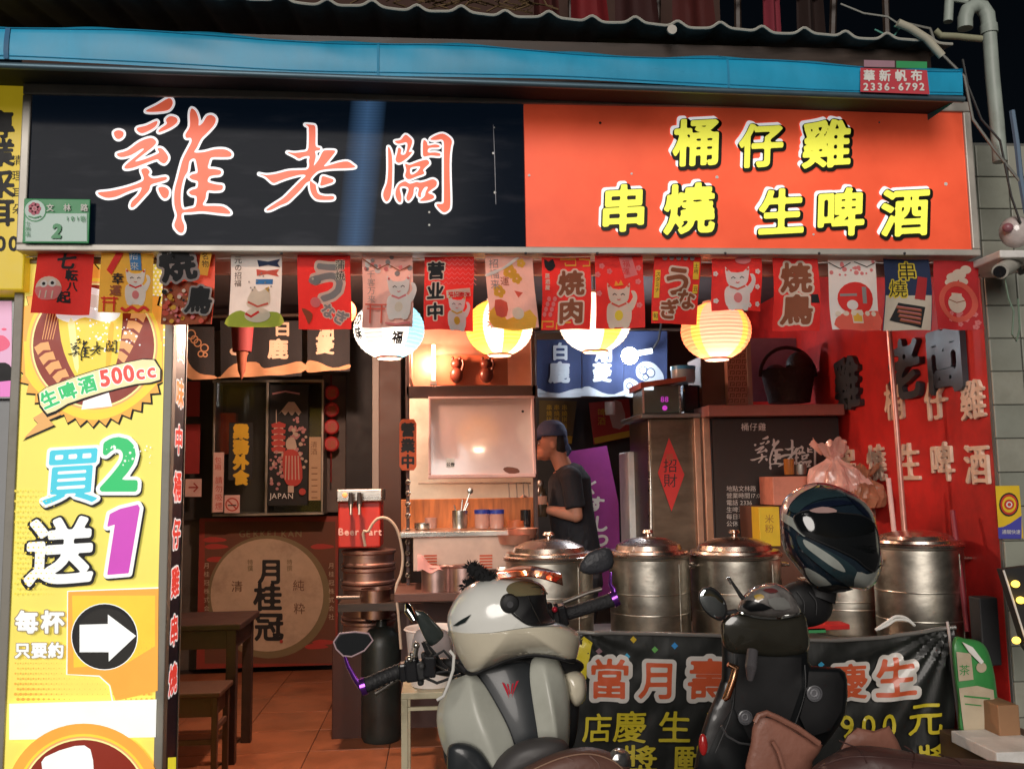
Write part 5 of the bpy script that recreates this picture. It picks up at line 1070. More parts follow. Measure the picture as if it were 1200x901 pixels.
def tied_bag(name, lab, cat_, c, r, m, seed=0):
    rnd = np.random.RandomState(seed); ph = rnd.uniform(0, 6, 6); lean = rnd.uniform(-.5, .5); mb = MB(); c = Vector(c)
    def f(u, v):
        a_ = 2*math.pi*u; z = v; R = np.interp(v, [0, .06, .3, .55, .68, .74, .85, 1], [.0, .85, 1.05, .8, .3, .2, .42, .62])
        R *= 1+.13*math.sin(5*a_+ph[0]+4*z)+.09*math.sin(11*a_+ph[1]-6*z)+.06*abs(math.sin(17*a_+ph[2]+9*z*math.sin(a_+ph[3])))
        return c+Vector((math.cos(a_)*R*r[0]+lean*.12*z*z, math.sin(a_)*R*r[1], r[2]*(z+.05*math.sin(3*a_+ph[4])*z+.05*math.sin(7*a_+ph[5])*(z > .8))))
    mb.sheet(lambda u, v: tuple(f(u, v)), 90, 40, m); return tag(mb.build(name, smooth_angle=30), lab, cat_)
bagp = mat('bag_plastic_pink', (.62, .33, .27), .22, var=.25, bump=.3, bscale=18, coat=.4)
tied_bag('plastic_bag', 'wrinkled pinkish plastic bag standing on the cartons behind the blue helmet', 'bag', P(985, 590, 4.9), (.15, .12, .34), bagp, 3)
tied_bag('plastic_bag', 'brownish crumpled bag right of the pink plastic bag', 'bag', P(1010, 598, 4.85), (.12, .1, .24), mat('bag_brown', (.33, .13, .07), .3, var=.3, bump=.3, bscale=18), 5)
pt_box('small_carton', 'small brown carton between the helmet and the red wall', 'carton', 1022, 588, 1048, 640, 4.95, .2, plain('carton_small', (.3, .12, .08), .6), .004)
po_ = thing('pink_pole', 'thin pinkish metal pole rising in front of the red wall', 'pole', tuple(P(1060, 640, 4.3))); q = MB(); q.tube([P(1042, 388, 4.25), P(1060, 622, 4.25)], .013, mat('pole_pink', (.6, .3, .25), .3, .6)); q.build('tube', po_)
q = MB(); q.tube([P(1041, 560, 4.3), P(1048, 625, 4.3)], .012, K['pinkp']); tag(q.build('paper_roll'), 'short pale rolled stick beside the pink pole', 'stick')
# ================================================================ counter, stock pots, banner
ctz = P(900, 742, 4.12).z
ct = thing('serving_counter', 'long steel counter under the four stock pots behind the black banner', 'counter', (1.5, 4.5, 0)); xl, xr = P(583, 742, 4.12).x, 2.42
q = MB(); q.box((xl, 3.86, .66), (xr, 4.95, .72), K['steeld'], .004); q.build('top', ct)
for x in (xl+.03, (xl+xr)/2, xr-.03):
    for y in (3.9, 4.9): q = MB(); q.box((x-.02, y-.02, 0), (x+.02, y+.02, .66), K['steeld']); q.build('leg', ct)
psteel = mat('stockpot_steel', (.56, .52, .45), .3, 1, var=.5, scale=4, stretch=(1, 1, 1.6), dirt=('33220f', .75), bump=.22, bscale=7)
lsteel = mat('stockpot_lid_steel', (.66, .54, .46), .22, 1, var=.3, scale=6, dirt=('4a3320', .4), bump=.15, bscale=9)
def stockpot(px, w_, ytop, Y, lab, flat=False, lid=True):
    a, b = P(px-w_/2, ytop, Y), P(px+w_/2, ytop, Y); R = (b.x-a.x)/2*.97; cx = (a.x+b.x)/2; H = a.z-.722; c = Vector((cx, Y, .722))
    t = thing('stock_pot', lab, 'pot', tuple(c), 'big steel stock pots in a row on the counter')
    q = MB(); q.lathe([(0, 0), (R*.96, 0), (R, .012), (R, H*.5), (R*1.002, H-.03), (R, H-.012), (R*1.04, H-.006), (R*1.045, H), (R*.98, H+.001), (R*.97, H-.05), (0, H-.05)], psteel, c, 56); q.build('body', t)
    for sgn in (-1, 1):
        q = MB(); hz = H*.80; q.tube([c+Vector((sgn*R, -.05, hz+.03)), c+Vector((sgn*(R+.035), -.05, hz+.03)), c+Vector((sgn*(R+.04), 0, hz+.03)), c+Vector((sgn*(R+.035), .05, hz+.03)), c+Vector((sgn*R, .05, hz+.03))], .008, lsteel, 8); q.build('handle', t)
    q = MB(); h = .03 if flat else .055
    q.lathe([(R*1.055, H+.002), (R*1.06, H+.012), (R*1.0, H+.018), (R*.98, H+.03), (R*.84, H+.034), (R*.8, H+.04+h*.3), (R*.5, H+.04+h*.8), (R*.12, H+.04+h), (0, H+.04+h)], lsteel, c, 56); ld = q.build('lid', t)
    if not flat: q = MB(); q.lathe([(0, H+.04+h+.035), (.022, H+.04+h+.034), (.03, H+.04+h+.02), (.012, H+.04+h+.012), (.014, H+.04+h-.004)], lsteel, c, 20); q.build('knob', ld)
    q = MB(); q.tube([c+Vector((R*.55, -R*.845, .02)), c+Vector((R*.55, -R*.845, H-.03))], .0022, psteel, 6); q.build('weld_seam', t)
    for hz in (.12, H*.55): q = MB(); q.lathe([(R*1.0, hz), (R*1.008, hz+.004), (R*1.0, hz+.008)], psteel, c, 56); q.build('bead', t)
    return t
stockpot(643, 104, 655, 4.5, 'big steel stock pot with pinkish lid, leftmost, behind the white helmet')
stockpot(760, 94, 652, 4.5, 'big steel stock pot under the purple banner, second from the left')
stockpot(861, 104, 652, 4.52, 'big steel stock pot below the chalkboard with a domed lid')
stockpot(1074, 97, 640, 4.09, 'big steel stock pot with flat lid beside the red wall, rightmost', flat=True)
stockpot(990, 88, 672, 4.5, 'brownish stock pot mostly hidden behind the blue helmet', flat=True)
for x, y, m_, l in ((968, 735, K['red'], 'red'), (940, 739, plain('strip_green', (.05, .3, .1)), 'green')): q = MB(); pb(q, x-22, y-3, x+28, y+3, 3.9, .1, m_, .002); tag(q.build('packet'), l+' packet lying on the counter edge right of the black scooter', 'packet')
plast = mat('black_banner_film', (.017, .018, .017), .38, var=.3, coat=.2, bump=.3, bscale=8, stretch=(2, 1, 1))
BT = lambda x: 741+3.5*math.sin((x-675)/440*math.pi)**2*(1 if x < 840 else 1)+(6*math.sin((x-840)/280*math.pi) if x > 840 else 0)-(x > 1040)*(x-1040)*.09
def bf(x, y, h):
    u, v = (x-672)/446, (y-741)/200
    yy = y+(BT(x)-741)*(1-v); fold = .016*(mnoise.noise(Vector((x*.012+y*.010, y*.006-x*.003, 3)))+.5*mnoise.noise(Vector((x*.035+y*.03, y*.012-x*.008, 7))))+.010*math.exp(-math.hypot(x-1112, y-741)/150)*math.sin(22*math.atan2(y-735, 1116-x))+.008*math.exp(-math.hypot(x-676, y-741)/120)*math.sin(18*math.atan2(y-735, x-668))
    return P(x-v*6*(u < .5), yy, 3.80)+Vector((0, fold-h, 0))
bn = thing('birthday_banner', 'black plastic wrapped banner with white edged orange and yellow birthday offer characters', 'banner', tuple(P(900, 742, 3.80)))
q = MB(); q.sheet(lambda u, v: tuple(bf(672+446*u, 741+200*v, 0)), 150, 60, plast); q.build('sheet', bn)
q = MB(); q.tube([bf(672+446*k/40, 741, .004) for k in range(41)], .009, plain('banner_hem', (.16, .15, .14), .3, coat=.6)); q.build('hem', bn)
a = Art(bf, step=.0012, lift=.003, maxlen=7); bw_, bo, by = plain('banner_white', (.62, .58, .54), .35, coat=.5), plain('banner_orange', (.6, .10, .035), .35, coat=.5), plain('banner_yellow', (.62, .5, .03), .35, coat=.5)
a.poly([(672, 762), (684, 745), (694, 752), (690, 775), (688, 795), (672, 792)], by, 0)
for x, y, c in ((702, 762, '8a6a70'), (735, 768, '3a9ac0'), (742, 748, 'b89a20'), (767, 759, '60a050'), (790, 754, '2a80c0'), (960, 770, '3a9ac0'), (1050, 765, 'b89a20')): a.poly([(x-4, y), (x, y-4), (x+4, y), (x, y+4)], plain('confetti_'+c, c))
for ch, x, y, s, m_ in (('當', 690, 812, 49, bo), ('月', 748, 812, 47, bo), ('壽', 805, 812, 52, bo), ('星', 872, 812, 50, bo), ('慶', 970, 808, 45, bo), ('生', 1022, 808, 50, bo)): a.text(ch, x, y, s, [(.12, bw_), (.018, m_)], h=.03, skew=-.0)
for ch, x, y, s in (('店', 684, 864, 36), ('慶', 720, 864, 40), ('生', 772, 864, 40), ('送', 826, 864, 40), ('8', 980, 858, 38), ('0', 1005, 858, 38), ('0', 1030, 858, 38), ('元', 1060, 856, 42)):
    if ch == '8': ch = '9'
    a.text(ch, x, y, s, [(.012, by)], h=.03, sx=.9 if ch.isascii() else 1)
for ch, x in (('獎', 732), ('勵', 790), ('金', 850), ('獎', 1070)): a.text(ch, x, 906, 42, [(.012, by)], h=.03)
a.build('lettering', bn)
q = MB(); q.tube([P(1110, 728, 3.79), P(1112, 741, 3.78), P(1117, 790, 3.78), P(1124, 850, 3.78), P(1126, 905, 3.78)], .006, plain('pale_cord', (.5, .42, .4), .5)); q.build('edge_cord', bn)
q = MB(); q.tube([P(x, y, 3.77) for x, y in smooth_loop([(1026, 738), (1040, 728), (1050, 722), (1062, 724), (1072, 733), (1064, 727), (1050, 726), (1040, 732)], 3)], .006, K['paper'], 8); tag(q.build('plastic_tie'), 'white loop of plastic tape on top of the black banner', 'tape')
# green bag, boxes, LED sign
gb = thing('paper_bag', 'green and cream shopping bag standing right of the black banner', 'bag', tuple(P(1140, 860, 3.66))); gg, gc2 = plain('bag_green', (.04, .24, .06), .4, coat=.3, bump=.6, bscale=12), plain('bag_cream', (.5, .42, .3), .6, dirt=('6a4a30', .4))
q = MB(); puff([(1116, 752), (1132, 748), (1152, 754), (1162, 775), (1168, 810), (1170, 862), (1128, 864), (1122, 820)], 3.66, .06, .08, gg, q, p=4); q.build('body', gb)
pm = puffmap([(1116, 752), (1132, 748), (1152, 754), (1162, 775), (1168, 810), (1170, 862), (1128, 864), (1122, 820)], 3.66, .06, p=4); a = Art(pm, step=.0008, lift=.002, maxlen=5)
a.poly([(1121, 764), (1138, 766), (1141, 796), (1124, 798)], gc2, 0); a.poly([(1124, 806), (1145, 803), (1164, 808), (1168, 852), (1130, 856)], gc2, 0); a.circ(1150, 782, 6, gc2); a.line([(1130, 815), (1160, 818)], 2, gg); a.line([(1131, 824), (1150, 826)], 1.4, gg); a.text('茶', 1124, 790, 13, [(0, gg)]); a.build('print', gb)
q = MB(); q.prism([P(x, y, 3.59) for x, y in [(1128, 752), (1140, 758), (1153, 775), (1150, 778), (1136, 764)]], (0, .006, 0), K['paper']); q.build('strap', gb)
pt_box('brown_carton', 'small brown carton low beside the shopping bag', 'carton', 1171, 826, 1196, 880, 3.5, .25, plain('carton_tan', (.3, .16, .08), .7), .004)
q = MB(); q.box((2.1, 3.45, 0), (2.45, 3.78, P(1150, 862, 3.66).z), plain('carton_base', (.14, .08, .05), .7), .004); tag(q.build('wooden_crate'), 'brown crate under the shopping bag beside the red wall', 'crate')
pt_box('white_ledge', 'white ledge at the lower right corner beside the seat cover', 'ledge', 1168, 880, 1240, 895, 3.3, .3, K['white'], .004)
# right pier of grey tiles
pr_ = thing('pier', 'pale grey green tiled pier at the right end of the shop front', 'pillar', (2.7, 3.6, 0)); q = MB(); q.box((2.462, 3.812, 0), (3.4, 3.829, 2.42), plain('pier_grout', (.12, .12, .11), .8)); q.box((2.30, 3.812, 2.421), (3.4, 3.829, 3.02), plain('pier_grout', (.12, .12, .11), .8)); q.build('core', pr_)
ptile = [plain('pier_tile_%d' % i, c, .4, dirt=('5a5648', .5), scale=5) for i, c in enumerate(((.27, .28, .23), (.24, .25, .21), (.30, .30, .25)))]
ms = []
for i in range(3): q = MB(); q.box((-.0735, 0, -.0735), (.0735, .012, .0735), ptile[i], .004); o = q.build('tile'); ms.append(o.data); bpy.data.objects.remove(o)
for i in range(-1, 5):
    for j in range(20):
        x, z = 2.539+i*.153, .08+j*.15
        if i < 0 and z < 2.5: continue
        o = link(bpy.data.objects.new('tile', random.choice(ms)), pr_); o.location = (x-2.7, 3.799-3.6+random.uniform(0, .002), z)
st2 = thing('eye_sticker', 'yellow and blue sticker with a red eye emblem on the pier', 'sticker', tuple(P(1183, 600, 3.58))); e_y, e_b, e_r = plain('sticker_yellow', (.75, .5, .02)), plain('sticker_blue', (.06, .06, .35)), plain('sticker_eye_red', (.55, .04, .02))
q = MB(); pb(q, 1169, 569, 1197, 631, 3.79, .004, e_y, .001); q.build('sheet', st2); a = Art(ymap(3.79), step=.0006)
a.poly([(1169, 618), (1176, 617), (1184, 613), (1197, 604), (1197, 631), (1170, 631)], e_b, 0); a.circ(1182, 591, 11.5, K['ink'], ry=14); a.circ(1182, 591, 10, e_r, ry=12); a.circ(1182, 591, 8, e_y, ry=9.5); a.circ(1182, 591, 6, e_r); a.circ(1182, 591, 3.6, K['paper']); a.circ(1182, 591, 2.2, e_r); a.text('eye', 1178, 603.5, 5, [(0, K['ink'])]) if False else None
a.text('通關快速', 1173, 625, 5.5, [(0, K['paper'])]); a.build('print', st2)
led = thing('led_board', 'black board edged with glowing yellow bulbs at the right edge of the photo', 'sign', tuple(P(1192, 760, 3.4))); q = MB(); q.prism([P(x, y, 3.42) for x, y in [(1175, 667), (1230, 660), (1230, 790), (1204, 760)]], (0, .04, 0), K['black']); q.build('board', led)
q = MB(); q.tube([P(1176, 668, 3.415), P(1206, 762, 3.415)], .004, K['paper']); q.build('trim', led)
for x, y in ((1190, 684), (1196, 703), (1191, 750), (1212, 700), (1215, 740)): q = MB(); q.ball(P(x, y, 3.40), (.017, .012, .014), mat('yellow_led', (1, .62, .08), emit=1.6, var=0)); q.build('bulb', led)
pt_box('dark_stack', 'jumble of black boxes leaning between the red wall and the LED board', 'box', 1150, 700, 1172, 780, 3.72, .08, K['black'], .006)
q = MB(); q.tube([P(1116, 598, 4.0), P(1134, 740, 3.88)], .012, plain('stick_maroon', (.22, .02, .03), .5)); tag(q.build('broom_handle'), 'thin maroon broom handle leaning on the red wall beside the last pot', 'broom')
# pipes, lamp and camera at upper right
pv = mat('pvc_greygreen', (.33, .38, .34), .4, dirt=('4c4c40', .5)); pp_ = thing('drain_pipe', 'grey green drain pipe with a hooked elbow running down at the upper right', 'pipe', tuple(P(1162, 180, 3.5)))
q = MB(); q.tube([P(x, y, 3.5) for x, y in [(1131, 34), (1131, 22), (1134, 12), (1142, 7), (1151, 9), (1157, 18), (1159, 34)]], .031, pv, 16); q.build('elbow', pp_)
q = MB(); q.tube([P(1159, 34, 3.5), P(1163, 90, 3.5), P(1168, 140, 3.5), P(1172, 190, 3.5)], .029, pv, 16); q.build('pipe', pp_); q = MB(); q.tube([P(1158.6, 30, 3.5), P(1159.4, 40, 3.5)], .035, pv, 16); q.build('collar', pp_)
q = MB(); q.tube([P(1113, -12, 3.6), P(1111, 26, 3.6)], .02, pv, 12); q.build('pipe', pp_); q = MB(); q.tube([P(1112, -1, 3.6), P(1135, 3, 3.55)], .01, pv, 8); q.build('stub', pp_)
q = MB(); q.tube([P(x, y, 3.4) for x, y in [(1052, 27), (1066, 33), (1085, 45), (1104, 66)]], .017, plain('conduit_beige', (.45, .42, .33), .5)); tag(q.build('conduit'), 'beige conduit sloping down to the right end of the blue awning', 'conduit')
q = MB(); q.tube([P(x, y, 3.45) for x, y in [(1096, 36), (1102, 42), (1120, 43), (1150, 46)]], .014, plain('conduit_olive', (.3, .3, .2), .5)); tag(q.build('conduit'), 'olive conduit stub running to the drain pipe', 'conduit')
wires = [([(985, 5), (1012, 16), (1040, 20), (1052, 28)], .004, 'thin pale wire above the corrugated roof', (.3, .3, .27)), ([(1025, 35), (1035, 40), (1048, 42), (1054, 34), (1048, 31)], .004, 'short teal wire loop beside the conduit', (.1, .3, .25)),
 ([(1062, 28), (1090, 34), (1098, 58), (1130, 90), (1140, 140), (1165, 175), (1205, 225)], .006, 'grey cable running down past the sign to the right edge', (.2, .2, .18)), ([(1128, 70), (1134, 100), (1150, 140), (1172, 165), (1185, 230), (1196, 262)], .005, 'black cable hanging beside the pier', (.03, .03, .03)),
 ([(1176, 320), (1182, 350), (1188, 365), (1186, 392), (1191, 400), (1195, 385), (1193, 350)], .004, 'green grey wire loop hanging under the wall lamp', (.15, .22, .16)), ([(1186, 130), (1192, 170), (1196, 210), (1203, 250)], .012, 'blue grey cable bundle at the far right edge', (.1, .16, .24))]
for pts, r, l, c in wires: q = MB(); q.tube([P(x, y, 3.44) for x, y in pts], r, plain('wire_'+l[:9], c, .5), 6); tag(q.build('cable'), l, 'cable')
wl_ = thing('wall_lamp', 'round clear lamp head with pink tint on the pier', 'lamp', tuple(P(1190, 272, 3.5))); q = MB(); q.ball(P(1190, 272, 3.5), (.065, .06, .068), mat('lamp_clear', (.55, .48, .46), .12, var=.3, coat=.8, scale=20)); q.build('globe', wl_); q = MB(); q.ball(P(1181, 267, 3.455), (.022, .02, .02), plain('lamp_pink', (.3, .12, .14), .3)); q.build('marking', wl_)
q = MB(); pb(q, 1172, 293, 1240, 302, 3.42, .37, K['white'], .006); q.build('bracket', wl_)
cmr = thing('security_camera', 'small cylindrical grey camera under the white bracket on the pier', 'camera', tuple(P(1180, 313, 3.45))); q = MB(); q.tube([P(1172, 318, 3.40), P(1192, 305, 3.56)], .032, plain('camera_grey', (.45, .43, .38), .4), 16); q.build('housing', cmr); q = MB(); q.tube([P(1171.5, 318.5, 3.395), P(1172, 318, 3.402)], .024, K['gblack'], 16); q.build('lens', cmr); q = MB(); q.tube([P(1192, 308, 3.52), P(1196, 320, 3.58), P(1200, 318, 3.62)], .01, K['dgrey']); q.build('arm', cmr)

for px, py, r, h, l, m_ in ((496, 620, .05, .035, 'small steel bowl at the left end of the stall counter', K['steel']), (505, 619, .035, .06, 'pink sauce bottle at the left of the stall counter', jm), (605, 620, .05, .05, 'orange lidded bowl at the right end of the stall counter', plain('bowl_orange', (.5, .13, .05), .3, coat=.5)), (616, 618, .03, .10, 'dark condiment bottle beside the right stall upright', K['gblack'])):
    cup('counter_ware', l, 'tableware', px, py, 5.15, r, h, m_)
for k, (px, py, r, l) in enumerate(((604, 637, .10, 'shallow copper coloured pan behind the leftmost stock pot'), (612, 630, .085, 'smaller copper coloured pan stacked behind the leftmost stock pot'))):
    c = P(px, py, 4.95); t = thing('copper_pan', l, 'pan', tuple(c)); q = MB(); q.lathe([(0, 0), (r*.85, 0), (r, .05), (r*1.06, .052), (r*.97, .05), (r*.8, .008), (0, .008)], cop, c, 32); q.build('body', t)
for k, (px, py, Yc, r, h, m_, l) in enumerate(((575, 694, 4.85, .055, .03, K['paper'], 'white bowl, lowest of three stacked at the right of the dark stall shelf'), (575, 689, 4.85, .052, .03, K['paper'], 'white bowl, middle one of three stacked on the dark stall shelf'), (575, 684, 4.85, .05, .03, plain('bowl_pink', (.55, .3, .26), .3), 'pinkish bowl on top of three stacked on the dark stall shelf'),
    (596, 694, 4.85, .028, .12, K['gblack'], 'dark sauce bottle at the right end of the dark stall shelf'), (925, 556, 5.05, .03, .09, plain('bottle_amber', (.3, .1, .02), .15, coat=.6), 'amber bottle on the salmon carton'), (938, 556, 5.05, .035, .06, K['steeld'], 'dull steel tin on the salmon carton'), (715, 486, 6.9, .04, .1, K['paper'], 'pale jar high on the back wall behind the cook'))):
    cup('counter_ware', l, 'tableware', px, py, Yc, r, h, m_)
rl = thing('utensil_rail', 'steel rail with four hanging ladles on the backsplash under the whiteboard', 'rail', tuple(P(560, 566, 5.6))); q = MB(); q.tube([P(490, 566, 5.6), P(622, 566, 5.6)], .006, K['steel'], 8); q.build('bar', rl)
for x in (596, 605, 613, 619): q = MB(); q.tube([P(x, 566, 5.58), P(x+1, 583, 5.58)], .004, K['steeld'], 6); q.ball(P(x+1, 586, 5.57), (.02, .012, .02), K['steeld'], 12, 8); q.build('ladle', rl)
# ================================================================ the cook
def remesh(mb, name, m, parent, vox=.008, smooth=6):
    me = bpy.data.meshes.new('tmp'); me.from_pydata(mb.v, [], mb.f); bm = bmesh.new(); bm.from_mesh(me); bmesh.ops.recalc_face_normals(bm, faces=bm.faces[:]); bm.to_mesh(me); bm.free()
    o = bpy.data.objects.new('tmp', me); COL.objects.link(o); r = o.modifiers.new('r', 'REMESH'); r.mode = 'VOXEL'; r.voxel_size = vox
    s = o.modifiers.new('s', 'SMOOTH'); s.iterations = smooth; s.factor = .5
    dg = bpy.context.evaluated_depsgraph_get(); m2 = bpy.data.meshes.new_from_object(o.evaluated_get(dg)); bpy.data.objects.remove(o)
    off = wloc(parent)
    co = np.empty(len(m2.vertices)*3); m2.vertices.foreach_get('co', co); co = co.reshape(-1, 3)-np.array(off); m2.vertices.foreach_set('co', co.ravel())
    m2.polygons.foreach_set('use_smooth', [True]*len(m2.polygons)); m2.materials.clear(); m2.materials.append(m); m2.update(); m2.name = name
    return link(bpy.data.objects.new(name, m2), parent)
ck = thing('person', 'cook in a dark cap and black t-shirt seen from the side, holding a dark bottle', 'person', (P(665, 600, 5.6).x, 5.6, 0))
cx0 = P(652, 520, 5.6).x; cz = lambda y: P(660, y, 5.6).z; cxx = lambda x, y=560: P(x, y, 5.6).x
skin = plain('skin', (.42, .2, .13), .5); H0 = Vector((cxx(645, 518), 5.6, cz(519)))
b_ = MB(); tor = Vector((cxx(668), 5.6, 0)); hipx = cxx(676)
b_.ball(H0+Vector((0, 0, .012)), (.088, .072, .10), skin, 24, 16); b_.ball(H0+Vector((-.035, 0, -.06)), (.052, .05, .05), skin); b_.ball(H0+Vector((-.092, 0, -.018)), (.018, .013, .022), skin); b_.ball(H0+Vector((-.084, 0, -.058)), (.014, .024, .010), skin)
b_.ball(H0+Vector((-.075, 0, -.088)), (.022, .025, .018), skin); b_.ball(H0+Vector((.012, -.074, -.015)), (.016, .008, .026), skin); b_.ball(H0+Vector((.012, .074, -.015)), (.018, .010, .028), skin); b_.ball(H0+Vector((-.07, 0, .015)), (.025, .05, .014), skin)
b_.tube([H0+Vector((.03, 0, -.04)), Vector((cxx(661), 5.6, cz(548)))], [.052, .058], skin, 16)
sz = cz(560); b_.tube([Vector((cxx(663), 5.6, cz(549))), Vector((cxx(666), 5.6, sz)), Vector((cxx(668), 5.6, sz-.2)), Vector((hipx, 5.6, 1.05)), Vector((hipx, 5.6, .88))], [.08, .115, .12, .115, .12], skin, 20)
b_.tube([Vector((cxx(665), 5.46, sz)), Vector((cxx(665), 5.74, sz))], [.06, .06], skin, 12)
for s_ in (-1, 1):
    sh_ = Vector((cxx(665), 5.6+s_*.165, sz+.005)); el_ = Vector((cxx(669), 5.6+s_*.19, cz(603))); wr_ = Vector((cxx(638 if s_ < 0 else 628), 5.6+s_*.10, cz(596 if s_ < 0 else 590)))
    b_.tube([sh_, el_], [.05, .04], skin, 12); b_.ball(el_, .041, skin, 12, 8); b_.tube([el_, el_.lerp(wr_, .4), wr_], [.04, .038, .026], skin, 12)
    pm_ = wr_+(wr_-el_).normalized()*.045; b_.ball(pm_, (.045, .022, .034), skin, 12, 8); bx_ = pm_+Vector((-.035, 0, 0))
    for k, ln in enumerate((.038, .045, .042, .034)):
        f0 = bx_+Vector((0, -.012*s_, .028-.019*k)); b_.tube([f0, f0+Vector((-.018, -s_*.022, 0)), f0+Vector((-.006, -s_*(.022+ln*.6), -.003)), f0+Vector((.016, -s_*(.03+ln*.5), -.004))], [.0095, .009, .0085, .007], skin, 8)
    b_.tube([pm_+Vector((-.01, 0, .025)), pm_+Vector((-.035, -s_*.03, .04)), pm_+Vector((-.04, -s_*.055, .036))], [.012, .01, .008], skin, 8)
for s_ in (-1, 1): b_.tube([Vector((hipx, 5.6+s_*.09, .9)), Vector((hipx-.02, 5.6+s_*.1, .5)), Vector((hipx, 5.6+s_*.1, .08))], [.095, .06, .045], skin, 12); b_.tube([Vector((hipx+.05, 5.6+s_*.1, .04)), Vector((hipx-.15, 5.6+s_*.1, .03))], [.04, .035], skin, 10)
remesh(b_, 'body', skin, ck, .0065, 3)
b_ = MB(); tee = plain('tshirt_black', (.012, .013, .018), .85, bump=.4, bscale=20)
b_.tube([Vector((cxx(662), 5.6, cz(546))), Vector((cxx(664), 5.6, cz(551))), Vector((cxx(667), 5.6, sz-.01)), Vector((cxx(668), 5.6, sz-.2)), Vector((hipx, 5.6, 1.05)), Vector((hipx, 5.6, .84))], [.062, .10, .135, .142, .14, .145], tee, 24)
for s_ in (-1, 1):
    sh_ = Vector((cxx(665), 5.6+s_*.155, sz)); el_ = Vector((cxx(668), 5.6+s_*.195, cz(595))); b_.ball(sh_, .068, tee, 14, 10); b_.tube([sh_, el_], [.066, .062], tee, 14)
    b_.tube([Vector((cxx(664), 5.6, sz+.01)), sh_], [.08, .066], tee, 14)
for k in range(14): zz = random.uniform(1.0, sz-.05); xx = cxx(668)+random.uniform(-.1, .12); b_.tube([Vector((xx, 5.462, zz)), Vector((xx+random.uniform(-.05, .06), 5.466, zz-random.uniform(.06, .13)))], [.006, .012], tee, 6)
remesh(b_, 'tshirt', tee, ck, .008, 5)
b_ = MB(); tr_ = plain('trousers_dark', (.03, .032, .04), .9)
b_.tube([Vector((hipx, 5.6, 1.02)), Vector((hipx, 5.6, .85))], [.135, .15], tr_, 20)
for s_ in (-1, 1): b_.tube([Vector((hipx, 5.6+s_*.085, .92)), Vector((hipx-.02, 5.6+s_*.1, .5)), Vector((hipx, 5.6+s_*.1, .07))], [.115, .085, .075], tr_, 14)
remesh(b_, 'trousers', tr_, ck, .012, 3)
b_ = MB(); hr = plain('hair_black', (.012, .01, .01), .7); b_.ball(H0+Vector((.048, 0, .002)), (.052, .073, .085), hr, 20, 14); b_.ball(H0+Vector((.06, 0, -.045)), (.035, .055, .04), hr); remesh(b_, 'hair', hr, ck, .007, 3)
b_ = MB(); cp = plain('cap_navy', (.035, .055, .12), .85, bump=.3, bscale=60); vs = MB()
b_.lathe([(.0, .112), (.045, .107), (.08, .08), (.097, .04), (.1, .012), (.096, .0), (.09, .012), (.07, .06), (0, .09)], cp, H0+Vector((.008, 0, .035)), 28); b_.ball(H0+Vector((.068, 0, .01)), (.045, .06, .05), cp); b_.tube([H0+Vector((.09, -.02, -.01)), H0+Vector((.115, -.03, -.05)), H0+Vector((.10, -.03, -.085))], [.022, .018, .008], cp, 8)
b_.tube([H0+Vector((-.06, 0, .048)), H0+Vector((-.11, 0, .034)), H0+Vector((-.15, 0, .018))], [.055, .05, .03], cp, 16, flat=1)
for i, v in enumerate(b_.v):
    if v[0] < H0.x-.098: b_.v[i] = (v[0], v[1], H0.z+.03+(v[2]-H0.z-.03)*.16-(abs(v[1]-5.6)**2)*5)
remesh(b_, 'cap', cp, ck, .006, 3)
q = MB(); q.ball(H0+Vector((-.078, -.034, .0)), (.009, .011, .007), K['paper'], 10, 8); q.ball(H0+Vector((-.083, -.036, .0)), (.005, .006, .005), K['ink'], 8, 6); q.build('eye', ck)
q = MB(); q.ball(H0+Vector((-.078, .034, .0)), (.009, .011, .007), K['paper'], 10, 8); q.build('eye', ck)
c = Vector((cxx(631), 5.5, cz(604))); bt = thing('bottle', 'dark stout bottle held by the cook over the pots', 'bottle', tuple(c)); bm2 = mat('bottle_dark', (.05, .035, .02), .2, var=.3, coat=.6)
q = MB(); q.lathe([(0, 0), (.038, 0), (.04, .01), (.04, .13), (.03, .16), (.018, .18), (.018, .2), (0, .2)], bm2, c, 24); q.build('glass', bt); q = MB(); q.lathe([(.0405, .075), (.0405, .125)], plain('label_pinkish', (.5, .28, .2)), c, 24); q.build('label', bt); q = MB(); q.lathe([(0, .222), (.014, .22), (.022, .205), (.022, .19), (.016, .19)], K['steeld'], c, 16); q.build('cap', bt)
# ================================================================ helmets
pw_ = mat('helmet_white', (.82, .82, .77), .14, var=.04, coat=.9); pcr = mat('cream_pod_and_reflection', (.68, .62, .48), .16, var=.05, coat=.9); rub = plain('rubber_black', (.012, .012, .013), .5); gbk = mat('visor_black', (.006, .007, .008), .05, var=0, coat=1)
def helmet_shell(name, lab, O, Y, fr, bk_, m, p=2.3):
    t = thing(name, lab, 'helmet', tuple(P(sum(x for x, y in O)/len(O), sum(y for x, y in O)/len(O), Y)))
    puff(O, Y, fr, bk_, m, p=p, rings=22).build('shell', t); return t, puffmap(O, Y, fr, p=p)
def arc_band(mp, pts, r, m, nm, t, h=.004, clos=False):
    o = smooth_loop(pts, 5) if clos else pts
    if not clos:
        o = []
        for i in range(len(pts)-1):
            p = [np.array(pts[max(0, min(len(pts)-1, i+j-1))], float) for j in range(4)]
            for q in range(5): tt = q/5; o.append(tuple(.5*((2*p[1])+(-p[0]+p[2])*tt+(2*p[0]-5*p[1]+4*p[2]-p[3])*tt*tt+(-p[0]+3*p[1]-3*p[2]+p[3])*tt**3)))
        o.append(pts[-1])
    else: o.append(o[0])
    q = MB(); q.tube([mp(x, y, h) for x, y in o], r, m, 8); return q.build(nm, t)
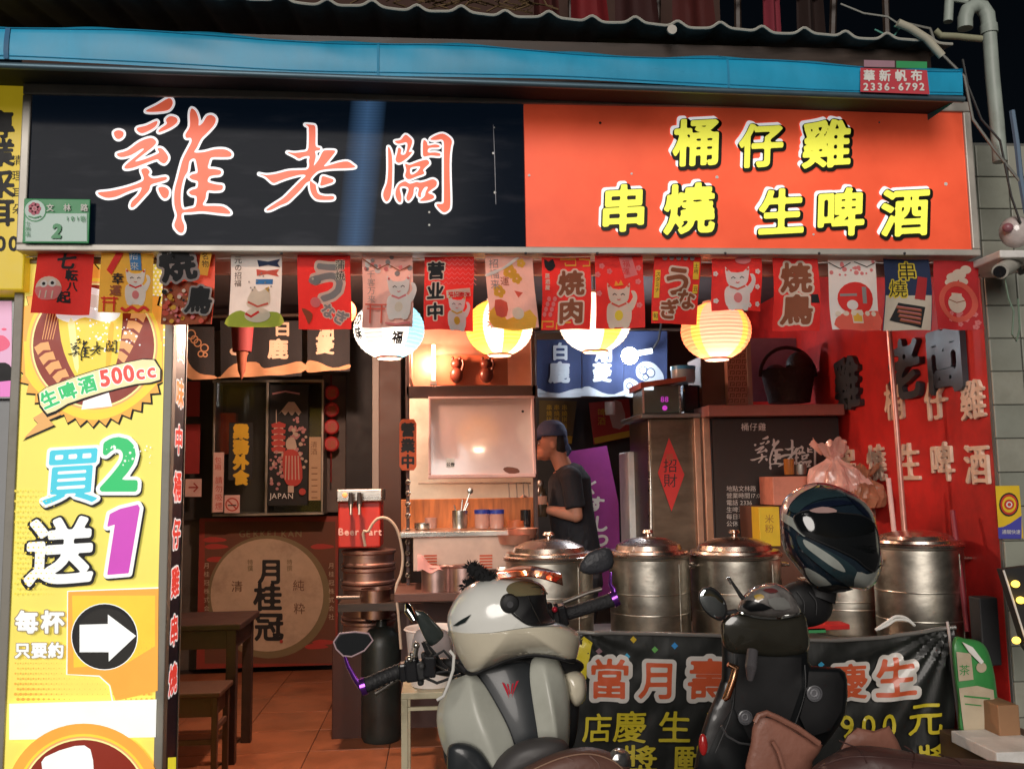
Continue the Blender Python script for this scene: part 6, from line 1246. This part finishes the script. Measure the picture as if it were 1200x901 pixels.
HO = [(524, 727), (528, 712), (537, 697), (551, 685), (567, 679), (588, 676), (612, 677), (630, 682), (639, 690), (640, 700), (643, 714), (650, 727), (664, 733), (675, 739), (680, 748), (678, 760), (672, 775), (650, 770), (624, 767), (598, 772), (572, 783), (552, 789), (538, 771), (529, 750)]
HC = (598, 728)
hw, hm = helmet_shell('motorcycle_helmet', 'glossy white full face helmet with painted cream reflection and raised orange visor, on the left scooter', HO, 2.12, .13, .13, pw_)
a = Art(hm, step=.0006, lift=.0012, maxlen=4)
a.poly([(526, 739), (545, 741), (575, 741), (603, 737), (620, 735), (650, 734), (668, 735), (676, 746), (676, 760), (671, 772), (650, 768), (624, 765), (597, 770), (572, 780), (553, 786), (540, 770), (531, 752)], pcr, 3)  # cream lower half paints a warm reflection onto the white shell
a.poly([(533, 733), (542, 727), (555, 720), (548, 729), (538, 733)], plain('vent_dark', (.01, .018, .018), .5), 1)
a.poly([(594, 704), (602, 697), (616, 693), (630, 692), (637, 697), (638, 706), (641, 718), (646, 728), (630, 731), (618, 730), (609, 724), (600, 716)], rub, 2)
a.poly([(594, 694), (598, 686), (612, 682), (628, 685), (638, 692), (641, 697), (622, 699), (604, 700)], mat('brow_gold', (.26, .22, .12), .12, .3, coat=.9), 3)
a.poly([(539, 792), (548, 785), (572, 779), (598, 769), (624, 763), (650, 766), (670, 771)][::-1]+[(536, 782)], rub, 0) if False else None
a.build('painted_areas', hw)
arc_band(hm, [(593, 704), (602, 696), (616, 692), (630, 690), (637, 695), (639, 706), (642, 718), (648, 729), (630, 732), (618, 731), (608, 725), (599, 717)], .0022, rub, 'gasket', hw, .002, True)
arc_band(hm, [(528, 740), (550, 742), (578, 741), (604, 737), (630, 734), (660, 734)], .0016, plain('seam_grey', (.2, .2, .18)), 'seam', hw, .0005)
arc_band(hm, [(536, 777), (551, 787), (572, 781), (598, 770.5), (624, 765.5), (650, 768), (671, 773)], .007, rub, 'neck_trim', hw, .0)
q = MB(); c = hm(598, 709, .004); q.lathe([(0, -.006), (.013, -.006), (.019, -.003), (.021, .006), (.021, .02)], rub, c, 28, 'y'); q.lathe([(0, -.0075), (.007, -.0075), (.009, -.005), (.012, -.0055)], plain('pivot_grey', (.06, .06, .065), .3), c, 24, 'y'); q.build('visor_pivot', hw)
iri = mat('visor_iridescent', (.8, .22, .04), .08, .85, var=.5, scale=14, coat=1)
q = MB()
def vz(u, v):
    x = 582+74*u; y = 675-9*math.sin(u*2.6+.25)-0+v*(3+16*max(0, u-.45)*(1-.15*u)); w = P(x, y, 2.12); th = (v-.5)*0
    return w+Vector((0, -.10*math.sin(math.pi*(.15+.7*u))*(.75+.5*v), 0))
q.sheet(vz, 30, 8, iri); q.sheet(lambda u, v: tuple(vz(u, v)+Vector((0, 0, .003))), 30, 8, iri)
q.sheet(lambda u, v: tuple(P(582+74*u, 675-9*math.sin(u*2.6+.25), 2.12)+Vector((0, -.075*math.sin(math.pi*(.15+.7*u))+.15*v*math.sin(math.pi*(.15+.7*u)), .004*math.sin(v*3.14)))), 30, 10, iri); q.build('visor', hw)
fur = plain('black_fur', (.008, .008, .009), .95); q = MB()
for c0, c1, r0_, nn in ((P(551, 664, 2.1), P(577, 681, 2.07), .019, 260), (P(546, 686, 2.2), P(556, 684, 2.2), .018, 130)):
    q.tube([c0, c0.lerp(c1, .5), c1], [r0_*.7, r0_*.85, r0_*.7], fur, 10)
    for k in range(nn):
        b0 = c0.lerp(c1, random.random()); d = Vector((random.gauss(0, 1), random.gauss(0, 1), random.gauss(0, 1))).normalized(); b1 = b0+d*r0_*1.25; s_ = d.orthogonal()*.0022; q.add([b0+d*r0_*.6-s_, b0+d*r0_*.6+s_, b1], [(0, 1, 2)], fur)
q.build('fur_tuft', hw, kind='stuff')
q = MB(); q.tube([hm(618, 700, .006), hm(624, 715, .012), hm(632, 730, .006)], .0012, K['steel'], 6); q.build('strap', hw)
HR = [(914, 604), (918, 587), (930, 575), (948, 567), (967, 566), (990, 573), (1010, 585), (1023, 601), (1029, 620), (1031, 640), (1034, 659), (1030, 675), (1023, 686), (1014, 691), (998, 689), (983, 690), (969, 693), (954, 686), (942, 675), (930, 660), (920, 647), (915, 628)]
hb, km = helmet_shell('motorcycle_helmet', 'dark blue and teal full face helmet with closed black visor, above the black scooter', HR, 2.5, .15, .07, mat('helmet_darkblue', (.014, .024, .036), .14, var=.35, scale=14, coat=1))
a = Art(km, step=.0006, lift=.0012, maxlen=4); teal, pale, blu = mat('helmet_teal', (.022, .042, .05), .16, var=.3, coat=1), mat('helmet_pale', (.34, .36, .33), .18, var=.2, coat=1), mat('helmet_blue', (.008, .012, .028), .14, var=.3, coat=1)
pky = mat('helmet_pinkwhite', (.42, .27, .25), .2, var=.2, coat=1)
a.poly([(915, 600), (919, 588), (931, 576), (950, 568), (958, 570), (940, 580), (928, 592), (922, 606)], pky, 3)
a.poly([(915, 601), (924, 604), (938, 613), (946, 625), (944, 629), (930, 618), (917, 610)], pale, 2)
a.poly([(926, 597), (940, 582), (960, 573), (985, 574), (1002, 583), (985, 584), (960, 588), (944, 596), (936, 603)], teal, 3)
a.poly([(988, 575), (1008, 585), (1022, 601), (1027, 615), (1014, 606), (998, 590)], blu, 3)
a.poly([(940, 600), (955, 592), (985, 588), (1000, 592), (985, 594), (960, 598)], blu, 3)
a.poly([(917, 618), (930, 630), (936, 650), (950, 668), (940, 664), (925, 648), (917, 632)], blu, 3)
a.poly([(936, 628), (955, 637), (985, 652), (1004, 668), (1006, 684), (998, 688), (978, 674), (955, 656), (940, 642)], teal, 3)
a.poly([(944, 632), (962, 642), (982, 656), (990, 668), (978, 664), (958, 650), (946, 640)], pale, 3)
a.poly([(1003, 668), (1014, 671), (1024, 668), (1034, 660), (1029, 676), (1022, 686), (1013, 691), (1000, 686)], pale, 2)
a.poly([(944, 664), (954, 667), (968, 676), (977, 687), (966, 688), (951, 680)], pale, 2)
a.poly([(950, 600), (964, 596), (977, 598), (980, 602), (960, 603)], pky, 2); a.poly([(955, 688), (972, 694), (1000, 690), (985, 684), (975, 683)], rub, 2)
a.build('painted_areas', hb)
V = [(934, 606), (951, 600), (983, 603), (1012, 607), (1025, 620), (1029, 645), (1024, 667), (1014, 664), (1002, 654), (983, 644), (963, 635), (944, 626), (936, 616)]
a = Art(km, step=.0006, lift=.0035, maxlen=3); a.poly(V, gbk, 4); a.build('visor', hb); arc_band(km, V, .0028, rub, 'visor_gasket', hb, .003, True)
for b in ([(1010, 676), (1018, 674), (1024, 671)], [(962, 571), (972, 577), (980, 576)]): arc_band(km, b, .003, rub, 'air_vent', hb, .001)
# ================================================================ left scooter (white)
sw = thing('scooter', 'white scooter with black centre panel, red emblem, purple mirror stems and brown seat', 'scooter', (P(620, 850, 2.2).x, 2.2, 0))
fw1 = mat('fairing_white', (.47, .48, .42), .36, var=.08, coat=.2, dirt=('7c7a68', .35)); chp = mat('panel_charcoal', (.028, .032, .036), .3, var=.15, coat=.3); purp = mat('anodised_purple', (.30, .08, .55), .18, .9, var=.2); blk2 = plain('grip_black', (.018, .018, .02), .55, bump=.5, bscale=160)
def patch(rows, m, nm, par, Y0, crease=(), flip=False):
    nr, nc = len(rows), len(rows[0]); mb = MB()
    mb.add([P(x, y, Y0+0)+Vector((0, d, 0)) for r in rows for x, y, d in r], [(r*nc+k, r*nc+k+1, (r+1)*nc+k+1, (r+1)*nc+k) for r in range(nr-1) for k in range(nc-1)], m, True)
    o = mb.build(nm, par, smooth_angle=180); me = o.data; at_ = me.attributes.new('crease_edge', 'FLOAT', 'EDGE')
    for e in me.edges:
        a_, b_ = sorted(e.vertices)
        if a_//nc == b_//nc and a_//nc in crease: at_.data[e.index].value = crease[a_//nc]
    so_ = o.modifiers.new('thickness', 'SOLIDIFY'); so_.thickness = .006; so_.offset = 0
    su = o.modifiers.new('rounding', 'SUBSURF'); su.levels = su.render_levels = 3; return o
BO = [(520, 846), (523, 832), (534, 818), (548, 806), (560, 796), (580, 788), (604, 783), (630, 780), (646, 783), (655, 791), (661, 808), (662, 845), (660, 875), (650, 900), (640, 930), (590, 935), (545, 930), (530, 912), (520, 885)]
puff(BO, 2.2, .02, .10, plain('cowl_dark', (.02, .02, .02)), smooth=3, p=3.4, rings=16, cen=(600, 850)).build('front_cowl', sw); bmp = puffmap(BO, 2.2, .02, smooth=3, p=3.4, cen=(600, 850))
def panel(mp, pts, m, nm, par, d=.004, sm=0, ml=6): a = Art(mp, step=.0003, lift=.0005, maxlen=ml); a.poly(pts, m, sm, depth=d); return a.build(nm, par)
gap = plain('gap_black', (.004, .004, .004), .9)
if 0: panel(bmp, [(556, 796), (582, 785), (604, 779.5), (622, 777), (625, 812), (632, 858), (629, 872), (602, 872), (596, 862), (578, 826)], gap, 'panel_gap', sw, .001)
patch([[(552, 784, .015), (576, 826, -.01), (596, 861, -.03), (600, 895, -.03)], [(570, 780, 0), (595, 822, -.02), (609, 860, -.035), (610, 890, -.035)], [(602, 775, 0), (612, 818, -.022), (620, 859, -.037), (620, 890, -.037)], [(625, 771, .015), (629, 813, -.01), (636, 857, -.03), (637, 895, -.03)]], chp, 'centre_panel', sw, 2.135, {0: 1, 3: 1})
if 0: panel(bmp, [(560, 796), (582, 787), (604, 781.5), (619, 779), (622, 813), (629, 857), (626, 870), (604, 870), (600, 861), (581, 826)], chp, 'centre_panel', sw, .004)
patch([[(557, 784, .01), (582, 826, -.02), (602, 861, -.04), (608, 915, -.03)], [(549, 786, -.01), (556, 828, -.055), (572, 862, -.075), (584, 905, -.06)], [(532, 796, .02), (519, 836, -.01), (528, 866, -.015), (543, 905, -.01)], [(526, 802, .05), (510, 840, .05), (514, 868, .05), (526, 905, .05)], [(540, 806, .16), (524, 838, .2), (526, 866, .2), (538, 905, .2)]], fw1, 'left_fairing', sw, 2.13, {0: .9, 1: .55, 2: .35, 3: .6})
patch([[(618, 768, .01), (622, 813, -.03), (629, 857, -.05), (634, 905, -.04)], [(634, 766, -.01), (641, 808, -.055), (648, 850, -.07), (650, 905, -.05)], [(652, 768, .01), (665, 806, -.01), (666, 850, -.01), (662, 905, 0)], [(658, 774, .05), (670, 808, .05), (671, 850, .05), (668, 905, .05)], [(648, 784, .16), (660, 808, .2), (660, 850, .2), (656, 905, .2)]], fw1, 'right_fairing', sw, 2.13, {0: .9, 1: .55, 2: .35, 3: .6})
cm_ = lambda x, y, h: P(x, y, 2.098-h)
a = Art(cm_, step=.0006, lift=.002); rd2 = mat('emblem_red', (.65, .02, .05), .25, .3, coat=.6)
for pts in ([(588, 799), (591, 800), (595, 808), (596.5, 818), (592, 808)], [(608, 797), (605, 798), (602, 807), (599.5, 818), (604, 806)], [(594, 801), (596, 801), (598, 812), (597, 814)], [(602, 800), (600, 800.5), (598.4, 812), (599.5, 813)]): a.poly(pts, rd2)
a.build('emblem', sw)
puff([(662, 788), (676, 785), (686, 795), (686, 818), (676, 828), (668, 820), (664, 805)], 2.2, .05, .06, pcr, p=2.6).build('side_pod', sw)
puff([(545, 780), (600, 768), (660, 768), (684, 778), (672, 790), (620, 784), (560, 800), (548, 795), (510, 790), (505, 778), (520, 770)], 2.2, .05, .1, rub, p=2.6, cen=(590, 780)).build('handlebar_cover', sw)
puff([(660, 786), (678, 800), (676, 860), (664, 885), (664, 830)], 2.24, .03, .08, rub, p=2.6).build('inner_panel', sw)
puff([(524, 880), (533, 870), (552, 872), (568, 885), (577, 912), (530, 915)], 2.07, .03, .06, chp, p=2.8).build('dark_scoop', sw)
puff([(574, 920), (579, 896), (595, 877), (618, 866), (645, 863), (662, 868), (668, 880), (668, 900), (640, 920)], 2.02, .07, .06, mat('tank_grey', (.07, .065, .065), .45), p=2.6, rings=14).build('seat_hump', sw)
sb_ = mat('seat_brown', (.15, .07, .052), .45, var=.2, bump=.15, bscale=90); puff([(575, 945), (592, 915), (622, 895), (656, 880), (688, 875), (712, 880), (732, 891), (740, 910), (738, 945), (650, 955)], 1.92, .09, .12, sb_, p=3, rings=16, tilt=.0).build('seat', sw)
sm_ = puffmap([(575, 945), (592, 915), (622, 895), (656, 880), (688, 875), (712, 880), (732, 891), (740, 910), (738, 945), (650, 955)], 1.92, .09, p=3)
arc_band(sm_, [(600, 917), (628, 901), (660, 888), (690, 884), (715, 891), (730, 903)], .0014, plain('thread_tan', (.3, .18, .12)), 'stitching', sw, .0005)
for pts in ([(640, 895), (660, 888), (672, 892)], [(690, 886), (700, 895), (700, 905)]): arc_band(sm_, pts, .0016, sb_, 'crease', sw, .0)
puff([(708, 898), (716, 880), (727, 876), (738, 884), (736, 899), (722, 905)], 1.9, .05, .05, mat('grab_rail_silver', (.5, .5, .5), .25, .9), p=2.6).build('grab_rail', sw)
# handlebars, grips, mirrors
Y1 = 2.12
def tb(pts, r, m, nm, par, Y=Y1, n=12, **k): q = MB(); q.tube([P(p[0], p[1], p[2] if len(p) > 2 else Y) for p in pts], r, m, n, **k); return q.build(nm, par)
tb([(428, 803), (445, 795), (472, 784)], [.017, .016, .016], blk2, 'grip', sw); tb([(658, 721), (690, 711), (719, 702)], [.016, .016, .017], blk2, 'grip', sw, 2.2)
tb([(423, 805), (429, 803)], .020, purp, 'bar_end', sw); tb([(717, 703), (723, 700)], .020, purp, 'bar_end', sw, 2.2)
for k in range(6): q = MB(); x = 434+k*6; q.tube([P(x, 800.5-k*2.6, Y1), P(x+2, 799.6-k*2.6, Y1)], .0178, rub, 12); q.build('grip_ring', sw)
def cluster(x, y, Y, dx, dy, par, seed):
    rnd = random.Random(seed); ax_ = (P(x+dx, y+dy, Y)-P(x, y, Y)); L_ = ax_.length; ax_.normalize(); up_ = ax_.cross(Vector((0, 1, 0))).normalized(); dp = Vector((0, 1, 0))
    for t_, w_, h_, d_, off in ((.1, .10, .020, .020, 0), (.32, .16, .026, .024, .003), (.55, .14, .021, .022, -.002), (.78, .16, .024, .026, .004), (.42, .10, .012, .014, .028), (.66, .06, .010, .012, .026), (.5, .08, .010, .014, -.026)):
        c_ = P(x, y, Y)+ax_*L_*t_+up_*off*(1 if up_.z > 0 else -1)-dp*.004; mb = MB(); mb.box((-L_*w_, -d_, -h_), (L_*w_, d_, h_), K['gblack'] if rnd.random() < .5 else rub, .005)
        R_ = Matrix((ax_, dp, up_)).transposed().to_4x4(); R_.translation = c_; mb.xf(R_ @ Matrix.Rotation(rnd.uniform(-.25, .25), 4, 'Y')); mb.build('switch_housing', par)
cluster(468, 787, Y1, 46, -8, sw, 3); cluster(632, 728, 2.2, 34, -8, sw, 5)
q = MB(); q.tube([P(486, 770, 2.1), P(488, 758, 2.1)], .006, K['steel'], 8); q.ball(P(488, 756, 2.1), .008, K['steel'], 10, 8); q.build('mirror_bolt', sw)
for k, (p0_, p1_, p2_) in enumerate((((490, 790), (512, 800), (540, 790)), ((500, 774), (520, 762), (536, 780)), ((478, 776), (500, 790), (525, 786)))): tb([p0_, p1_, p2_], .0035, rub, 'cable', sw, 2.1, 6)
for x, y, m_ in ((650, 714, rd2), (643, 722, K['dgrey']), (480, 772, K['steel']), (494, 780, K['dgrey'])): q = MB(); q.ball(P(x, y, (2.16 if x > 600 else 2.08)), .007, m_, 10, 8); q.build('switch', sw)
tb([(508, 784), (540, 780), (600, 778), (636, 724)], .012, rub, 'handlebar', sw, 2.2)
tb([(470, 792), (450, 806), (440, 812)], [.006, .005, .006], K['steeld'], 'brake_lever', sw, 2.2); tb([(660, 706), (690, 694), (705, 690)], [.006, .005, .006], K['steeld'], 'brake_lever', sw, 2.3)
tb([(404, 768), (408, 780), (416, 795), (424, 805)], [.005, .007, .009, .012], purp, 'mirror_stem', sw, flat=.6); tb([(716, 670), (715, 684), (719, 690), (719, 700)], [.004, .006, .008, .012], purp, 'mirror_stem', sw, 2.2, flat=.6)
MH = [(391, 752), (398, 742), (416, 740), (432, 742), (437, 750), (427, 762), (412, 769), (402, 768), (394, 760)]
mrr = mat('mirror_dark', (.02, .022, .025), .08, .3, var=0, coat=.5)
q = MB(); puff(MH, Y1-.01, .008, .02, rub, q, smooth=2, p=6); q.build('mirror', sw); tb(MH+[MH[0]], .0018, plain('rim_pink', (.5, .35, .38), .3), 'mirror_rim', sw, Y1-.017, 6); a = Art(puffmap(MH, Y1-.01, .008, p=6, smooth=2), lift=.001); a.poly([(414+(x-414)*.86, 754+(y-754)*.86) for x, y in MH], mrr, 2); a.build('mirror_glass', sw)
MR = [(679, 668), (682, 656), (690, 647), (703, 642), (714, 642), (719, 652), (718, 664), (706, 671), (690, 673)]
q = MB(); puff(MR, 2.2, .02, .02, plain('mirror_shell', (.035, .036, .042), .4, bump=.3, bscale=120), q, smooth=2, p=3); q.build('mirror', sw)
# small dark screen with chrome tip, cables
puff([(484, 716), (490, 715), (498, 717), (510, 729), (520, 741), (517, 749), (506, 757), (500, 752), (493, 738)], 2.16, .008, .012, mat('screen_teal', (.03, .038, .036), .1, coat=1, var=.2), smooth=2, p=4).build('wind_screen', sw)
q = MB(); q.tube([P(477, 708, 2.16), P(479, 715, 2.15), P(486, 727, 2.14)], [.006, .012, .007], mat('chrome', (.8, .82, .8), .08, 1, var=0)); q.build('chrome_tip', sw)
for k in range(5): tb([(497+random.uniform(-2, 2), 752), (505+random.uniform(-6, 6), 765+random.uniform(-4, 4)), (514+random.uniform(-5, 5), 778), (530, 788)], .004, rub if k else K['steeld'], 'cable', sw, 2.13, 6)
tb([(527, 762), (532, 768), (531, 785), (525, 803), (520, 815), (512, 820)], .0035, K['paper'], 'charging_cable', sw, 2.06, 8)
puff([(486, 742), (500, 735), (522, 738), (530, 752), (528, 778), (500, 786), (482, 776)], 2.4, .03, .08, mat('dash_grey', (.4, .34, .33), .4, bump=.1), p=3).build('dash_cover', sw)
def wheel(par, x, y, z, r, w_):
    q = MB(); q.lathe([(r*.62, -w_*.8), (r*.8, -w_), (r*.95, -w_*.7), (r, 0), (r*.95, w_*.7), (r*.8, w_), (r*.62, w_*.8)], rub, (x, y, z), 36, 'x'); o = q.build('wheel', par); q = MB(); q.lathe([(0, -.03), (r*.2, -.03), (r*.25, 0), (r*.55, -.005), (r*.62, -.05), (r*.62, .05), (r*.55, .005), (r*.2, .03), (0, .03)], K['dgrey'], (x, y, z), 24, 'x'); q.build('rim', o)
wx = P(620, 850, 2.2).x; wheel(sw, wx, 2.9, .26, .26, .06); wheel(sw, wx, 1.6, .26, .26, .065)
q = MB(); q.tube([(wx, 2.25, .95), (wx, 2.5, .75), (wx, 2.9, .3)], [.05, .04, .035], rub); q.build('fork', sw); q = MB(); q.box((wx-.13, 1.5, .32), (wx+.13, 2.3, .74), fw1, .06); q.build('body', sw)
# ================================================================ right scooter (black)
sk = thing('scooter', 'black scooter with clear dome screen, round chrome mirror and brown leather covers', 'scooter', (P(900, 820, 2.45).x, 2.45, 0)); Y2 = 2.42
bkp = mat('scooter_black', (.006, .007, .008), .32, var=.3, coat=.1); olv = mat('cowl_olive', (.026, .024, .018), .15, var=.3, coat=.9)
KO = [(846, 745), (852, 728), (880, 722), (930, 722), (946, 735), (947, 775), (958, 781), (984, 783), (992, 797), (990, 835), (974, 862), (948, 890), (900, 920), (822, 915), (817, 882), (829, 838), (846, 795)]
puff(KO, Y2+.05, .07, .2, bkp, smooth=2, p=5, rings=14, cen=(900, 830)).build('body', sk); kmp = puffmap(KO, Y2+.05, .07, smooth=2, p=5, cen=(900, 830))
panel(kmp, [(866, 772), (938, 772), (938, 805), (926, 840), (915, 862), (880, 866), (862, 830)], mat('scooter_black_matte', (.008, .008, .009), .5, var=.3), 'inner_cover', sk, .008, 0)
panel(kmp, [(946, 788), (980, 789), (986, 800), (984, 832), (970, 855), (946, 862), (936, 840), (944, 810)], mat('scooter_black_matte', (.02, .02, .022), .5), 'glove_box', sk, .012, 0)
panel(kmp, [(846, 800), (858, 800), (858, 832), (846, 850), (832, 880), (824, 880), (836, 838)], mat('scooter_dark_trim', (.018, .017, .018), .3, coat=.5), 'leg_shield', sk, .008, 0)
arc_band(kmp, [(862, 768), (862, 800), (858, 835), (840, 880)], .0016, K['dgrey'], 'panel_seam', sk, .001); arc_band(kmp, [(942, 780), (942, 812), (930, 850), (915, 880)], .0016, K['dgrey'], 'panel_seam', sk, .001)
for x, y in ((872, 780), (930, 780), (950, 795), (978, 796)): q = MB(); q.ball(kmp(x, y, .006), .0045, K['steeld'], 8, 5); q.build('bolt', sk)
puff([(845, 735), (850, 724), (866, 716), (900, 716), (938, 716), (946, 735), (946, 762), (920, 770), (880, 768), (852, 762)], Y2+.05, .085, .10, olv, p=6, rings=14).build('headset_cowl', sk)
dm_ = mat('dome_clear', (.25, .23, .22), .08, .2, var=.5, scale=25, coat=1); DO = [(866, 716), (868, 703), (878, 691), (893, 684), (908, 683), (924, 691), (935, 706), (938, 719), (910, 724), (885, 722)]
puff(DO, Y2-.02, .07, .1, dm_, p=2.3, rings=14).build('dome_screen', sk); dmp = puffmap(DO, Y2-.02, .07, p=2.3)
a = Art(dmp, step=.0006, lift=.0015, maxlen=4); a.poly([(884, 698), (892, 696), (896, 700), (888, 703)], plain('reflection_ochre', (.4, .25, .03), .3), 2); a.poly([(894, 691), (905, 689), (912, 693), (903, 695)], plain('reflection_dull_red', (.13, .03, .03), .3), 2); a.poly([(868, 706), (880, 703), (905, 712), (880, 716)], bkp, 2); a.poly([(900, 702), (918, 700), (926, 712), (908, 714)], plain('dome_grey', (.2, .2, .19), .3), 2); a.build('reflection_stickers' if False else 'reflections', sk)  # ochre and dull red patches are reflections painted on the dome
arc_band(dmp, [(867, 717), (885, 722.5), (910, 724), (937, 719)], .004, mat('chrome', (.8, .82, .8), .08, 1, var=0), 'chrome_strip', sk, .003)
puff([(908, 705), (914, 690), (935, 680), (955, 684), (970, 694), (976, 712), (968, 728), (945, 735), (925, 728), (912, 720)], Y2+.12, .07, .08, rub, p=2.4, rings=12).build('grip_cover', sk)
for k in range(3): arc_band(puffmap([(908, 705), (914, 690), (935, 680), (955, 684), (970, 694), (976, 712), (968, 728), (945, 735), (925, 728), (912, 720)], Y2+.12, .07, p=2.4), [(920+k*14, 692+k), (928+k*14, 705), (928+k*14, 720)], .0014, K['dgrey'], 'cover_ridge', sk)
q = MB(); q.tube([P(958, 700, Y2+.1), P(962, 688, Y2+.1), P(966, 676, Y2+.1)], [.05, .045, .05], rub, 16); q.build('helmet_hook', sk)
ME = [(818, 700), (822, 690), (832, 687), (843, 694), (851, 707), (852, 719), (846, 727), (835, 724), (824, 714)]
puff(ME, Y2-.02, .012, .03, K['black'], p=3).build('mirror', sk); a = Art(puffmap(ME, Y2-.02, .012, p=3), lift=.002, maxlen=5); a.poly([(835+(x-835)*.86, 707+(y-707)*.86) for x, y in ME], mat('chrome_mirror', (.75, .8, .8), .05, 1, var=0), 3); a.build('mirror_glass', sk)
q = MB(); q.tube([P(850, 718, Y2), P(862, 716, Y2), P(870, 722, Y2)], .007, K['black']); q.build('mirror_stem', sk)
q = MB(); q.tube([P(x, y, Y2-.05) for x, y in [(854, 676), (861, 687), (869, 699), (880, 708)]], [.003, .004, .006, .009], rub); q.build('brake_lever', sk); q = MB(); q.tube([P(853, 676, Y2-.05), P(857, 684, Y2-.05)], .004, K['steel']); q.build('lever_tip', sk)
q = MB(); q.tube([P(x, y, Y2-.11) for x, y in [(853, 778), (862, 782), (859, 796), (852, 816), (848, 820)]], [.006, .010, .010, .010, .006], mat('handle_gold', (.7, .36, .2), .18, 1, var=.2), 12); q.build('side_handle', sk)
q = MB(); q.tube([P(882, 762, Y2-.11), P(880, 780, Y2-.13), P(879, 796, Y2-.12)], [.014, .016, .008], plain('lever_grey', (.08, .075, .08), .25, coat=.5)); q.build('hanging_hook', sk)
for x, y, r in ((954, 812, .021), (873, 840, .019)):
    q = MB(); c = P(x, y, Y2-.055 if x > 900 else Y2-.055); q.lathe([(r*.75, .02), (r, .0), (r, -.004), (r*.86, -.005), (r*.8, .002), (0, .002)], plain('badge_grey', (.12, .12, .13), .3, coat=.4), c, 28, 'y'); q.lathe([(r*.3, 0), (r*.4, -.003), (r*.5, 0)], plain('badge_light', (.3, .3, .32), .3), c, 20, 'y'); q.build('round_badge', sk)
q = MB(); c = P(824, 872, Y2-.03); q.ball(c, (.012, .01, .028), mat('reflector_red', (.4, .02, .02), .2, coat=.8)); q.build('reflector', sk)
q = MB(); q.tube([P(x, y, Y2-.09) for x, y in [(845, 850), (852, 862), (866, 870), (880, 872)]], .003, K['dgrey'], 6); q.build('trim_line', sk)
wx = P(900, 820, 2.45).x; wheel(sk, wx, 3.05, .25, .25, .055); wheel(sk, wx, 1.85, .25, .25, .06); q = MB(); q.tube([(wx, 2.5, .9), (wx, 2.7, .7), (wx, 3.05, .3)], [.05, .04, .03], rub); q.build('fork', sk); q = MB(); q.box((wx-.15, 1.75, .3), (wx+.15, 2.5, .72), bkp, .06); q.build('floorboard', sk)
lea = mat('leather_brown', (.27, .115, .08), .42, var=.25, bump=.2, bscale=60, scale=6)
lp_ = thing('leather_pouch', 'open folded brown leather pouch lying against the black scooter', 'pouch', tuple(P(915, 880, 2.2)))
puff([(876, 920), (880, 870), (884, 845), (896, 835), (915, 842), (940, 858), (964, 873), (952, 892), (945, 920)], 2.2, .035, .08, lea, smooth=2, p=5, rings=12, cen=(910, 885)).build('front_flap', lp_)
q = MB(); q.tube([P(x, y, 2.15) for x, y in [(885, 846), (889, 838), (898, 835), (912, 841), (935, 853), (960, 871)]], .007, lea, 8); q.build('rolled_edge', lp_); q = MB(); q.prism([P(x, y, 2.17) for x, y in [(890, 845), (900, 838), (950, 868), (944, 872)]], (0, .01, 0), plain('lining_black', (.02, .015, .015))); q.build('lining', lp_)
q = MB(); q.tube([P(x, y, 2.143) for x, y in [(905, 868), (912, 880), (918, 900), (920, 915)]], .005, lea, 8); q.build('fold', lp_)
s3_ = thing('scooter', 'scooter under a dark brown leather seat cover across the lower right corner', 'scooter', (P(1080, 890, 2.1).x, 2.1, 0))
lea2 = mat('leather_dark', (.075, .036, .032), .38, var=.25, bump=.25, bscale=30, scale=4)
puff([(940, 935), (950, 903), (972, 886), (1000, 874), (1040, 876), (1090, 885), (1150, 890), (1215, 896), (1250, 906), (1240, 945), (1100, 950), (980, 945)], 2.1, .14, .12, lea2, p=2.6, rings=16, cen=(1080, 915)).build('seat_cover', s3_)
scm = puffmap([(940, 935), (950, 903), (972, 886), (1000, 874), (1040, 876), (1090, 885), (1150, 890), (1215, 896), (1250, 906), (1240, 945), (1100, 950), (980, 945)], 2.1, .14, p=2.6, cen=(1080, 915))
for pts in ([(965, 898), (1000, 888), (1050, 890), (1110, 897), (1190, 903)], [(985, 868), (1010, 880), (1020, 895)], [(1060, 874), (1072, 884), (1070, 900)], [(1100, 884), (1120, 892), (1130, 905)]): arc_band(scm, pts, .0018, lea2, 'crease', s3_, .0)
puff([(984, 878), (992, 862), (1004, 852), (1024, 856), (1042, 850), (1052, 868), (1060, 886), (1020, 892)], 2.28, .03, .05, lea, smooth=1, p=5).build('cover_fold', s3_)
wx = P(1080, 890, 2.1).x; q = MB(); q.box((wx-.3, 1.95, .3), (wx+.35, 2.35, .72), bkp, .06); q.build('body', s3_); wheel(s3_, wx-.55, 2.2, .25, .25, .06); wheel(s3_, wx+.6, 2.2, .25, .25, .06)
